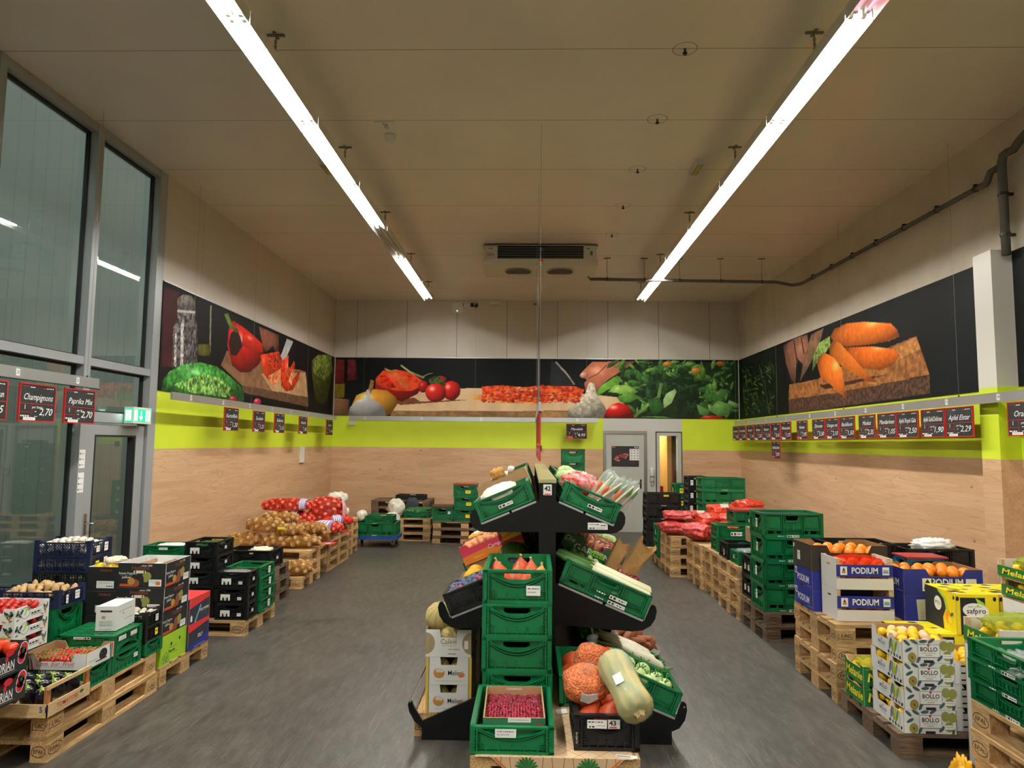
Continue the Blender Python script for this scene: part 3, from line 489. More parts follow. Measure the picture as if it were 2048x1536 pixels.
m.line(fr, [(1.88, 1.60), (1.93, 1.56), (2.0, 1.55)], .02, .0169, 'calendar_skin').line(fr, [(2.12, 1.6), (2.19, 1.69), (2.08, 1.71)], .014, .0169, 'calendar_skin').disc(fr, 1.95, 1.62, .025, .018, .017, 'calendar_skin', 10).build('meat_picture', c)
# side light beside the door and the lit room behind it
w_ = struct('window_1', MB().box(2.87, 3.28, BY+.06, BY+.07, .12, 2.11, 'window_glass'))
struct('window_frame', MB().box(2.79, 2.81, BY-.012, BY, 0, 2.2, 'gasket').box(3.355, 3.37, BY-.012, BY, 0, 2.2, 'gasket').box(2.81, 3.355, BY-.012, BY, 2.185, 2.2, 'gasket').box(3.24, 3.252, BY-.05, BY, .7, 1.35, 'chrome'), parent=w_)
BR = BY+3.
m = MB(); m.box(1.3, 4.6, BR, BR+.1, 0, 2.6, 'warm_room').box(1.3, 1.4, BY+WT, BR, 0, 2.6, 'warm_room').box(4.5, 4.6, BY+WT, BR, 0, 2.6, 'warm_room').box(1.3, 4.6, BY+WT, BR, 2.6, 2.7, 'warm_room')
m.box(3.14, 3.24, BY+.5, BY+1.6, 0, 2.6, 'orange_wood').box(3.24, 4.3, BY+1.2, BY+1.3, 0, 2.6, 'dark_brown').box(2.9, 3.1, BY+1.6, BY+1.9, 0, 1.55, 'tape_brown').box(2.86, 3.2, BY+1., BY+1.25, 0, .95, 'red_paint'); struct('wall_passage', m)
m = MB(); m.tube([(3.09, BY-.35, .0), (3.09, BY-.28, 1.47)], .013, 'red_paint').box(2.97, 3.21, BY-.42, BY-.3, .0, .06, 'red_paint'); b_ = m.build('floor_broom'); tag(b_, 'broom with a thin red handle leaning before the narrow window', 'broom')
ld = bpy.data.lights.new('passage_lamp', 'AREA'); ld.energy = 60; ld.color = (1, .93, .82); ld.size = .5; lo_ = bpy.data.objects.new('passage_lamp', ld); lo_.location = (2.6, BY+1.2, 2.5); COL.objects.link(lo_)
# soap dispenser
m = MB(); m.lathe([(.03, 0), (.05, .02), (.05, .14), (.052, .15), (.052, .27), (.045, .30), (.02, .31)], 'white_plastic', 14, (2.70, BY-.055, 1.10)).box(2.66, 2.74, BY-.03, BY, 1.12, 1.4, 'white_plastic'); s_ = m.build('soap_dispenser', None, True); tag(s_, 'white soap dispenser on the wall strip between door and narrow window', 'dispenser')
MB().tube([(2.70, BY-.06, 1.10), (2.70, BY-.06, 1.04)], .02, 'cooler_white').box(2.65, 2.75, BY-.11, BY-.105, 1.2, 1.235, 'ink_grey').build('nozzle', s_)
# ---------------------------------------------------------------- printed picture friezes
def picture(name, PIC, a0, a1, place, label, bg='101418', seed=1, h=1.31, step=.0105, z0=2.49):
    nx = int((a1-a0)/step); ny = int(h/step); A = np.linspace(a0, a1, nx+1); Z = np.linspace(z0, z0+h, ny+1); X, Y = np.meshgrid(A, Z)
    rng = np.random.RandomState(seed)
    def field(sc):
        gx, gy = int((a1-a0)/sc)+3, int(h/sc)+3; G = rng.rand(gy, gx); fx = (X-a0)/sc; fy = (Y-z0)/sc; ix = fx.astype(int); iy = fy.astype(int); tx = fx-ix; ty = fy-iy
        tx = tx*tx*(3-2*tx); ty = ty*ty*(3-2*ty)
        return (G[iy, ix]*(1-tx)+G[iy, ix+1]*tx)*(1-ty)+(G[iy+1, ix]*(1-tx)+G[iy+1, ix+1]*tx)*ty
    cache = {}
    C = np.zeros(X.shape+(3,)); C[:] = [int(bg[i:i+2], 16)/255 for i in (0, 2, 4)]; C *= (.5+.5*field(1.2))[..., None]
    for pts, col, shade, ta, ts, hi in PIC:
        p = np.array(pts); x0, y0 = p.min(0); x1, y1 = p.max(0)
        ii = np.where((A >= x0) & (A <= x1))[0]; jj = np.where((Z >= y0) & (Z <= y1))[0]
        if len(ii) == 0 or len(jj) == 0: continue
        s = np.s_[jj[0]:jj[-1]+1, ii[0]:ii[-1]+1]; px, py = X[s], Y[s]; ins = np.zeros(px.shape, bool); n = len(p)
        for i in range(n):
            xa, ya = p[i]; xb, yb = p[(i+1) % n]
            if ya == yb: continue
            ins ^= ((ya > py) != (yb > py)) & (px < (xb-xa)*(py-ya)/(yb-ya)+xa)
        u = (px-(x0+x1)/2)/max((x1-x0)/2, 1e-3); v = (py-(y0+y1)/2)/max((y1-y0)/2, 1e-3); r2 = np.clip(u*u+v*v, 0, 1.6); nz = np.sqrt(np.clip(1-r2*.8, 0, 1))
        l = np.clip(-.38*u+.5*v+.78*nz, 0, 1.2); f = 1-shade+shade*(.25+.95*l)
        if ta:
            if ts not in cache: cache[ts] = field(ts)*.65+field(ts*.45)*.35
            f = f*(1+ta*1.5*(cache[ts][s]-.5))
        c = np.array([int(col[i:i+2], 16)/255 for i in (0, 2, 4)])[None, None]*f[..., None]
        if hi: c = c+hi*np.exp(-((u+.35)**2+(v-.4)**2)/.05)[..., None]
        C[s][ins] = np.clip(c, 0, 1)[ins]
    lin_ = np.where(C <= .04045, C/12.92, ((np.maximum(C, .04045)+.055)/1.055)**2.4)
    V = place(X.ravel(), Y.ravel()); k = nx+1
    a = (np.arange(ny)[:, None]*k+np.arange(nx)[None]).ravel(); Fq = np.stack([a, a+1, a+k+1, a+k], 1)
    if name == 'flip' or place(np.array([0., 1.]), np.array([0., 0.]))[1][1] > .5 and V[0][0] > 0: Fq = Fq[:, ::-1]
    me = bpy.data.meshes.new(name); me.from_pydata(V.tolist(), [], Fq.tolist()); me.materials.append(MATS['printed_picture'])
    at = me.color_attributes.new('print', 'FLOAT_COLOR', 'POINT'); at.data.foreach_set('color', np.concatenate([lin_.reshape(-1, 3), np.ones((len(V), 1))], 1).ravel())
    me.update(); o = obj('wall_picture', me); tag(o, label, 'picture'); return o
E_ = .012
o = picture('left', PIC_LEFT, 8.06, BY-.02, lambda a, z: np.stack([np.full_like(a, LX+E_), a, z], 1), 'long printed wall picture of a cucumber, red peppers and a shaker on the left wall', '120f13', 2)
MB().box(LX, LX+E_-.001, 8.06, BY-.02, 2.49, 3.80, 'mural_dark').box(LX, LX+.02, 8.06, BY, 3.8, 3.81, 'alu').build('backing_board', o)
o = picture('back', PIC_BACK, LX+.03, RX-.03, lambda a, z: np.stack([a, np.full_like(a, BY-E_), z], 1), 'long printed wall picture of tomatoes, garlic and basil on the back wall', '11161a', 3)
MB().box(LX+.03, RX-.03, BY-E_+.001, BY, 2.49, 3.80, 'mural_dark').box(LX, RX, BY-.02, BY, 3.8, 3.81, 'alu').build('backing_board', o)
o = picture('right', PIC_RIGHT, 6.95, BY-.02, lambda a, z: np.stack([np.full_like(a, RX-E_), a, z], 1), 'long printed wall picture of carrots on a wooden block on the right wall', '0e1215', 4, step=.011)
MB().box(RX-E_+.001, RX, 6.95, BY-.02, 2.49, 3.80, 'mural_dark').build('backing_board', o)
o = MB().box(RX-E_, RX, FY, 6.66, 2.49, 3.80, 'mural_dark').build('wall_picture'); tag(o, 'plain black end of the wall picture beyond the white boxed column', 'picture')
# boxed column on the right wall
m = MB(); m.box(RX-.2, RX, 6.68, 6.95, 2.49, 3.82, 'column_white').box(RX-.2, RX, 6.68, 6.95, 1.8, 2.49, 'lime_paint').box(RX-.2, RX, 6.68, 6.95, 0, 1.8, 'oak_cladding_y'); struct('trim_1', m)
# ---------------------------------------------------------------- window front on the left
GX = LX-.10
def bar3(mb, y0, y1, z0, z1, m='alu_frame', d=.10): return mb.box(GX-.03, GX+d, y0, y1, z0, z1, m)
m = MB(); posts = [(7.90, 8.06), (6.70, 6.80)]+[(5.38-1.45*k, 5.46-1.45*k) for k in range(7)]
for a, b in posts: bar3(m, a, b, 0, CZ)
bar3(m, FY, 8.0, 5.02, CZ-.002, d=.094); bar3(m, FY, 8.0, 2.64, 2.72, d=.094); bar3(m, FY, 6.75, .002, .12, d=.094); bar3(m, 6.78, 7.92, 2.08, 2.18, d=.094)
struct('wall_glazed', m)
ys = [8.06, 7.90, 6.80, 6.70]+[v for k in range(6) for v in (5.46-1.45*k, 5.38-1.45*k)]
bays = [(6.80, 7.90), (5.46, 6.70)]+[(5.46-1.45*(k+1), 5.38-1.45*k) for k in range(6)]
n = 2
for a, b in bays:
    for z0, z1 in (((2.72, 5.02), (2.18, 2.64)) if a > 6.75 else ((2.72, 5.02), (.12, 2.64))):
        g = struct('window_%d' % n, MB().box(GX-.003, GX+.003, a, b, z0, z1, 'window_glass')); n += 1
        k = MB(); t = .022
        for q in (k.box(GX-.02, GX+.02, a, a+t, z0, z1, 'gasket'), k.box(GX-.02, GX+.02, b-t, b, z0, z1, 'gasket'), k.box(GX-.02, GX+.02, a, b, z0, z0+t, 'gasket'), k.box(GX-.02, GX+.02, a, b, z1-t, z1, 'gasket')): pass
        struct('window_frame', k, parent=g)
m = MB(); bar3(m, 6.82, 6.98, .02, 2.06, d=.07); bar3(m, 7.72, 7.88, .02, 2.06, d=.07); bar3(m, 6.97, 7.73, 1.95, 2.055, d=.068); bar3(m, 6.97, 7.73, .022, .2, d=.068); d = struct('door_2', m)
struct('door_glass', MB().box(GX-.003, GX+.003, 6.98, 7.72, .2, 1.95, 'window_glass'), parent=d)
k = MB(); k.box(GX-.01, GX+.073, 6.98, 7.0, .2, 1.95, 'gasket').box(GX-.01, GX+.073, 7.70, 7.72, .2, 1.95, 'gasket').box(GX-.01, GX+.073, 7.0, 7.7, 1.93, 1.95, 'gasket'); struct('door_gasket', k, parent=d)
k = MB(); k.box(GX+.07, GX+.078, 6.88, 6.92, .95, 1.16, 'chrome').tube([(GX+.07, 6.90, 1.06), (GX+.125, 6.90, 1.06), (GX+.13, 6.93, 1.06), (GX+.13, 7.04, 1.075)], .011, 'chrome').build('door_handle', d)
frl = Fr((LX, 0, 0), (0, 1, 0), (0, 0, 1))          # faces +X; u = y
for i, (z0, z1, t) in enumerate(((1.62, 1.80, 'upper white sheet of small labels stuck on the grey window post'), (1.38, 1.575, 'lower white sheet of small labels stuck on the grey window post'))):
    m = MB(); m.fbox(frl, 6.705, 6.795, z0, z1, .001, .003, 'paper')
    for q in range(3): m.scrawl(frl, 6.73, 6.78, z0+.03+q*.055, .012, .0035, 'ink_grey', q+i).rect(frl, 6.712, 6.724, z0+.02+q*.055, z0+.04+q*.055, .0035, 'ink')
    tag(m.build('label_sheet'), t, 'label')
m = MB(); m.box(LX+.0, LX+.10, 7.42, 7.78, 2.08, 2.26, 'white_plastic'); ex = m.build('exit_sign'); tag(ex, 'lit green emergency exit sign box over the glass door', 'exit sign')
# two lit faces: towards the room and towards the camera
m = MB()
for f in (Fr((LX+.101, 7.6, 2.17), (0, 1, 0), (0, 0, 1)), Fr((LX+.05, 7.418, 2.17), (1, 0, 0), (0, 0, 1))):
    hw = .165 if f.u.y else .042
    m.rect(f, -hw, hw, -.07, .07, .001, 'exit_green')
    if f.u.y: m.rect(f, -.16, -.10, -.06, .06, .002, 'exit_white').line(f, [(-.03, .05), (-.03, -.04)], .02, .002, 'exit_white').flat(f, [(-.065, -.01), (-.03, -.06), (.005, -.01)], .002, 'exit_white').rect(f, .06, .15, -.06, .06, .002, 'exit_white').disc(f, .10, .045, .012, .012, .003, 'exit_green').line(f, [(.10, .03), (.105, -.005), (.085, -.05)], .016, .003, 'exit_green').line(f, [(.105, -.005), (.13, -.04)], .014, .003, 'exit_green').line(f, [(.08, .01), (.125, .02)], .01, .003, 'exit_green')
    else: m.rect(f, -.03, .03, -.055, .055, .002, 'exit_white')
m.build('sign_face', ex)
struct('wall_outside', MB().box(-7.6, -7.5, -8, 20, -.1, 7.5, 'outer_panel')); struct('ground_outside', MB().box(-7.5, LX-.3, -8, 20, -.2, -.02, 'outer_ground'))
for y in (3., 9., 14.):  # unseen area lights added outside to brighten the view through the glazing
    ld = bpy.data.lights.new('yard_lamp', 'AREA'); ld.shape = 'RECTANGLE'; ld.energy = 75; ld.color = (.93, 1, .97); ld.size = .4; ld.size_y = 5.; lo_ = bpy.data.objects.new('yard_lamp', ld); lo_.location = (-5.3, y, 6.6); lo_.rotation_euler = (0, -.45, 0); COL.objects.link(lo_)
# ---------------------------------------------------------------- fluorescent lines
def lamp(x, y0, lab, burning='tube_lit', hang=None):
    y1 = y0+1.535; z = 4.80
    t = thing('ceiling_lamp', lab, 'lamp', Mx(x, y0, 4.86))
    L_ = 1.535; m = MB(); m.box(-.045, .045, 0, L_, -.01, .055, 'lamp_body').build('housing', t)
    m = MB(); m.box(-.085, .085, .004, L_-.004, -.018, -.01, 'tray')
    for s in (-1, 1): m.add([(s*.085, .004, -.018), (s*.085, L_-.004, -.018), (s*.092, L_-.004, -.110), (s*.092, .004, -.110)], [(0, 1, 2, 3)], 'tray').box(s*.093-.0015, s*.093+.0015, .004, L_-.004, -.110, -.016, 'lamp_body')
    m.box(-.008, .008, .02, L_-.02, -.05, -.018, 'tray'); m.build('reflector', t)
    for s in (-.043, .043):
        MB().tube([(s, .045, -.06), (s, L_-.045, -.06)], .013, burning, 10).build('tube', t)
        for a, c in ((.012, .045), (L_-.045, L_-.012)): MB().box(s-.014, s+.014, a, c, -.075, -.018, 'white_plastic').build('lamp_holder', t)
    if hang is not None:
        m = MB(); q = hang-y0; h = CZ-4.86
        m.box(-.07, .07, q-.012, q+.012, h-.012, h-.001, 'galv').box(-.012, .012, q-.05, q+.05, h-.01, h-.002, 'galv').tube([(0, q, h-.01), (0, q, .05)], .004, 'galv', 6)
        for i in range(4): m.tube([(math.cos(a)*.010, q, .07+i*.04+math.sin(a)*.018) for a in [PI*2*j/8 for j in range(9)]], .0028, 'galv', 5)
        m.build('hanger', t)
    return t
Y0 = 12.17; HANG = {0: 13.55, 1: 11.5, 3: 9.38, 4: 7.26, 5: 5.18}
for row, x in (('left', -2.03), ('right', 2.19)):
    for k in range(11):
        y0 = Y0-1.54*k; b = 'tube_lit'
        lab = 'long twin-tube fluorescent lamp, %s from the far end of the %s ceiling line' % (ORD[k] if k < 11 else k, row)
        if row == 'left' and k == 2: b = 'tube_dead'; lab = 'unlit fluorescent lamp, dark gap near the far end of the left ceiling line'
        if row == 'right' and k == 6: b = 'tube_pink'; lab = 'unlit pinkish fluorescent lamp at the near end of the right ceiling line'  # unlit tube; weak pink emission stands in for the light it reflects
        lamp(x, y0, lab, b, HANG.get(k))
# ---------------------------------------------------------------- things on the ceiling and the upper walls
def cool():
    t = thing('cooling_unit', 'white ceiling air cooler with black coil grille and two round fans', 'cooler', Mx(.16, 10.9, 0))
    m = MB(); m.box(-.90, -.69, 0, .62, 4.84, 5.07, 'cooler_white').box(.69, .90, 0, .62, 4.84, 5.07, 'cooler_white').box(-.9, .9, .5, .62, 4.84, 5.07, 'cooler_white').box(-.92, .92, -.01, .63, 5.07, 5.085, 'steel').build('casing', t)
    P = [(-.01, 4.86), (.0, 4.82), (.05, 4.76), (.72, 4.73), (.78, 4.76), (.78, 4.86)]; fr_ = Fr((0, 0, 0), (0, 1, 0), (0, 0, 1)); MB().extr(fr_, P, -.92, .92, 'cooler_white').build('drip_tray', t)
    m = MB(); m.box(-.69, .69, .02, .5, 4.85, 5.06, 'coil')
    for i in range(5): m.box(-.69, .69, .0, .02, 4.87+i*.042, 4.878+i*.042, 'galv')
    for i in range(3): m.box(-.06+i*.05, -.054+i*.05, -.002, .01, 4.85, 5.06, 'galv')
    m.build('coil', t)
    for cx in (-.36, .33):
        m = MB(); fd = Fr((cx, .39, 4.742), (1, 0, 0), (0, -1, 0)); q = math.atan2(.03, .67)
        m.ring(fd, 0, 0, .235, .235, .02, .002, 'cooler_white', 28).disc(fd, 0, 0, .215, .215, .003, 'fan_dark', 28)
        for i in range(5): m.ring(fd, 0, 0, .2-i*.04, .2-i*.04, .006, .007, 'galv', 24)
        for i in range(6): a = i*PI/3; m.line(fd, [(0, 0), (.21*math.cos(a), .21*math.sin(a))], .006, .007, 'galv')
        m.build('fan_grille', t)
    m = MB(); ff = Fr((0, -.001, 0), (1, 0, 0), (0, 0, 1)); m.text(ff, 'GEA', -.80, 4.93, .065, .001, 'ink_grey', .02).rect(ff, .80, .835, 4.92, 4.99, .001, 'ink_green').rect(ff, -.03, .05, 4.81, 4.845, .012, 'ink_orange')
    for s in (-.82, -.79, .75, .78): m.disc(ff, s, 5.03, .01, .01, .002, 'ink')
    m.build('label', t)
cool()
def pipe_tree():
    t = thing('drain_pipe', 'grey drain pipe from the ceiling cooler across and along the right wall', 'pipe')
    y = 11.75; a = [(.98, 11.5, 4.80), (.98, 11.55, 4.75), (1.03, y, 4.74), (2., y, 4.725), (4.2, y, 4.70), (4.34, y-.04, 4.66), (4.42, y-.12, 4.62), (4.52, y-.2, 4.62), (4.56, y-.35, 4.63)]
    a += [(4.56, 6.95, 4.55)]; MB().tube(a, .027, 'pipe_grey', 10).build('pipe', t, True)
    MB().tube([(4.56, 6.95, 4.55), (4.56, 6.86, 4.545), (4.54, 6.80, 4.56), (4.53, 6.74, 4.62), (4.55, 6.66, 4.63)], .033, 'pipe_grey', 10).build('elbow', t, True)
    MB().tube([(4.56, 6.62, 3.75), (4.56, 6.62, 4.66), (4.55, 6.58, 4.72), (4.54, 6.5, 4.72), (4.54, 6.42, 4.71), (4.55, 6.36, 4.76), (4.56, 6.28, 4.80), (4.56, 5.2, 4.9)], .04, 'pipe_grey', 12).build('downpipe', t, True)
    for k in range(7):
        yy = 11.1-k*.68; z = 4.55+.08*(yy-6.95)/(11.55-6.95-.15); MB().tube([(4.56, yy-.015, z), (4.56, yy+.015, z)], .034, 'clamp_black', 10).box(4.54, RX, yy-.012, yy+.012, z+.02, z+.05, 'clamp_black').build('clamp', t)
    for z in (4.35, 3.95): MB().tube([(4.56, 6.62, z-.015), (4.56, 6.62, z+.015)], .047, 'clamp_black', 12).box(4.58, RX, 6.605, 6.635, z-.012, z+.012, 'clamp_black').build('clamp', t)
    for xx in (1.31, 1.95, 2.55, 3.25, 3.95):
        z = 4.74-.04*(xx-1)/3.2; MB().tube([(xx, y-.012, z), (xx+.02, y-.012, z)], .034, 'clamp_black', 10).tube([(xx+.01, y, z), (xx+.01, y, CZ-.002)], .004, 'galv', 6).box(xx-.05, xx+.07, y-.015, y+.015, CZ-.012, CZ-.001, 'galv').build('hanger', t)
pipe_tree()
t = thing('smoke_detector', 'white smoke detector with a small number plate on the ceiling', 'smoke detector', Mx(-1.48, 6.97, 0))
MB().lathe([(.03, CZ-.075), (.05, CZ-.06), (.055, CZ-.03), (.06, CZ-.001)], 'white_plastic', 18).build('housing', t, True)
fd = Fr((0, -.22, CZ-.004), (1, 0, 0), (0, 1, 0)); fd.n = Vector((0, 0, -1))
MB().fbox(fd, -.10, .10, -.09, .11, 0, .003, 'paper').text(fd, '15/02', 0, 0, .06, .004, 'ink', .01, 0, None, -PI/2).build('number_plate', t)
for x, lab in ((1.90, 'small grey emergency light with a grid face, right part of the ceiling'), (-2.38, 'small emergency light half hidden behind the left lamp line')):
    t = thing('emergency_light', lab, 'light', Mx(x, 7.75, 0)); m = MB(); m.box(-.045, .045, -.17, .17, CZ-.06, CZ-.001, 'lamp_body').build('housing', t)
    m = MB()
    for i in range(2):
        for j in range(6): m.box(-.035+i*.04, -.003+i*.04, -.15+j*.05, -.11+j*.05, CZ-.065, CZ-.06, 'led_cell')
    m.build('diffuser', t)
for i, y in enumerate((5.40, 6.62, 7.87, 9.11, 10.38)):
    m = MB(); m.ring(fd if False else Fr((1.24, y, CZ-.002), (1, 0, 0), (0, -1, 0)), 0, 0, .10, .10, .006, 0, 'galv', 24).lathe([(.012, CZ-.05), (.02, CZ-.035), (.008, CZ-.03), (.008, CZ-.001)], 'clamp_black', 8, (1.24, y, 0))
    tag(m.build('ceiling_nozzle'), 'small dark ceiling nozzle, %s of the row running back to the cooler' % (ORD[i]), 'nozzle', 'nozzles in the ceiling panels')
for i, x in enumerate((1.56, 1.64, 1.74)): tag(MB().lathe([(.02, CZ-.03), (.035, CZ-.02), (.04, CZ-.001)], 'white_plastic', 14, (x, 13.4, 0)).build('ceiling_sensor'), '%s of three small round sensors on the ceiling right of the cooler' % ('first', 'middle', 'last')[i], 'sensor')
# access point, cables and box on the back wall
t = thing('wireless_router', 'white rounded router with a green light high on the back wall', 'router', Mx(-1.64, BY, 4.94))
fb = Fr((0, -.001, 0), (1, 0, 0), (0, 0, 1)); c = [(.12*math.copysign(abs(math.cos(a))**.5, math.cos(a)), .12*math.copysign(abs(math.sin(a))**.5, math.sin(a))) for a in [2*PI*i/24 for i in range(24)]]
MB().extr(fb, c, 0, .04, 'white_plastic').build('housing', t); MB().disc(fb, 0, -.07, .012, .012, .0415, 'led_green').build('light', t)
m = MB(); m.fbox(fb, .16, .30, .03, .13, 0, .03, 'white_plastic').fbox(fb, .30, .36, .03, .11, 0, .05, 'ink').fbox(fb, .41, .46, .03, .10, 0, .04, 'ink').tube([fb(.12, .04, .02), fb(.14, .10, .03), fb(.18, .12, .02)], .006, 'ink').tube([fb(.36, .07, .02), fb(.42, .01, .02), fb(.47, .06, .02)], .005, 'ink').build('adapter', t)
tag(MB().box(-.89, -.66, BY-.10, BY, 4.98, CZ-.01, 'white_plastic').box(-.88, -.67, BY-.102, BY-.1, 4.99, 5.0, 'galv').build('junction_box'), 'small plain white box high under the ceiling on the back wall', 'box')
tag(MB().tube([(.10, BY-.1, 5.02), (.17, BY-.06, 5.0), (.2, BY-.05, 4.9), (.2, BY-.05, 2.45)], .014, 'wire', 8).box(.09, .115, BY-.12, BY-.08, 5.0, 5.04, 'clamp_black').build('conduit'), 'thin grey cable conduit running down the middle of the back wall', 'conduit')
t = thing('wall_lamp', 'small white emergency lamp on the lime band of the back wall', 'light', Mx(-3.95, BY, 2.33)); MB().fbox(fb, -.07, .07, -.05, .05, 0, .05, 'white_plastic').build('housing', t); MB().fbox(fb, -.06, .06, -.045, -.01, .05, .06, 'paper').build('lens', t)
tag(MB().box(LX, LX+.03, 13.25, 13.45, 1.50, 1.80, 'white_plastic').build('document_holder'), 'white paper holder on the oak cladding of the left wall', 'holder')
tag(MB().fbox(Fr((.23, BY-.001, 1.82), (1, 0, 0), (0, 0, 1)), -.03, .05, -.07, .05, 0, .05, 'ink').build('wall_switch'), 'small black switch box at the top of the oak cladding behind the shelf', 'switch')
# ---------------------------------------------------------------- pallets
PM = {}
def pallet_meshes(wood, block):
    k = (wood, block)
    if k in PM: return PM[k]
    r = random.Random(3); d = {}
    m = MB()
    for y, wd in ((-.3275, .145), (-.165, .1), (0, .145), (.165, .1), (.3275, .145)): j = r.uniform(-.006, .006); m.box(-.6+j, .6+j*.5, y-wd/2, y+wd/2, .122, .144, wood)
    d['top'] = m.mesh('top_boards')
    m = MB()
    for x in (-.5275, 0, .5275): m.box(x-.0725, x+.0725, -.4, .4, .100, .1215, wood)
    d['cross'] = m.mesh('cross_boards')
    m = MB()
    for y, wd in ((-.35, .1), (0, .145), (.35, .1)): m.box(-.6, .6, y-wd/2, y+wd/2, 0, .022, wood)
    d['bottom'] = m.mesh('bottom_boards')
    for n, wd in (('edge', .1), ('mid', .145)):
        m = MB(); m.box(-.0725, .0725, -wd/2, wd/2, 0, .0775, block); d[n] = m.mesh('block')
    for n, t in (('EPAL', 'EPAL'), ('UIC', 'UIC')):
        for wd, key in ((.1, 'x'), (.145, 'y')):
            m = MB(); f = Fr((0, 0, .039), (1, 0, 0), (0, 0, 1))
            if n == 'EPAL': m.ring(f, 0, 0, wd*.44, .033, .0045, .0008, 'burn').text(f, t, 0, 0, .03, .0008, 'burn', .015, 0, wd*.62)
            else: m.text(f, t, 0, 0, .032, .0008, 'burn', .02, .25, wd*.55).line(f, [(-wd*.36, .018), (-wd*.4, -.02), (wd*.3, -.024), (wd*.42, .01)], .004, .0008, 'burn')
            d[n+key] = m.mesh('stamp')
    PM[k] = d; return d
def pallet(label, M, group, wood='pallet_wood', block='pallet_block', stamps=True, seed=0):
    d = pallet_meshes(wood, block); r = random.Random(seed)
    t = thing('wooden_pallet', label, 'pallet', M, group)
    for n, k in (('top_boards', 'top'), ('cross_boards', 'cross'), ('bottom_boards', 'bottom')): obj(n, d[k], t)
    for x in (-.5275, 0, .5275):
        for y in (-.35, 0, .35):
            b = obj('block', d['edge' if y else 'mid'], t, Matrix.Translation((x, y, .0222)))
            if stamps and x and y:
                s = r.choice(('EPAL', 'EPAL', 'UIC'))
                obj('stamp', d[s+'x'] if False else d[s+'y'], b, Matrix.Rotation(0 if y < 0 else PI, 4, 'Z') @ Matrix.Translation((0, -.05, 0)))
                obj('stamp', d[s+'x'], b, Matrix.Rotation(PI/2 if x > 0 else -PI/2, 4, 'Z') @ Matrix.Translation((0, -.0725, 0)))
    return t
def pallets(n, x, y, rz, where, group, z=0, seed=0, jit=.008, **k):
    r = random.Random(seed)
    for i in range(n):
        lab = ('single pallet '+where) if n == 1 else '%s pallet of %d %s' % ('bottom' if i == 0 else ('top' if i == n-1 else ORD[i]), n, where)
        pallet(lab, Mx(x+r.uniform(-jit, jit), y+r.uniform(-jit, jit), z+.1442*i, rz+r.uniform(-.008, .008)), group, seed=seed*9+i, **k)
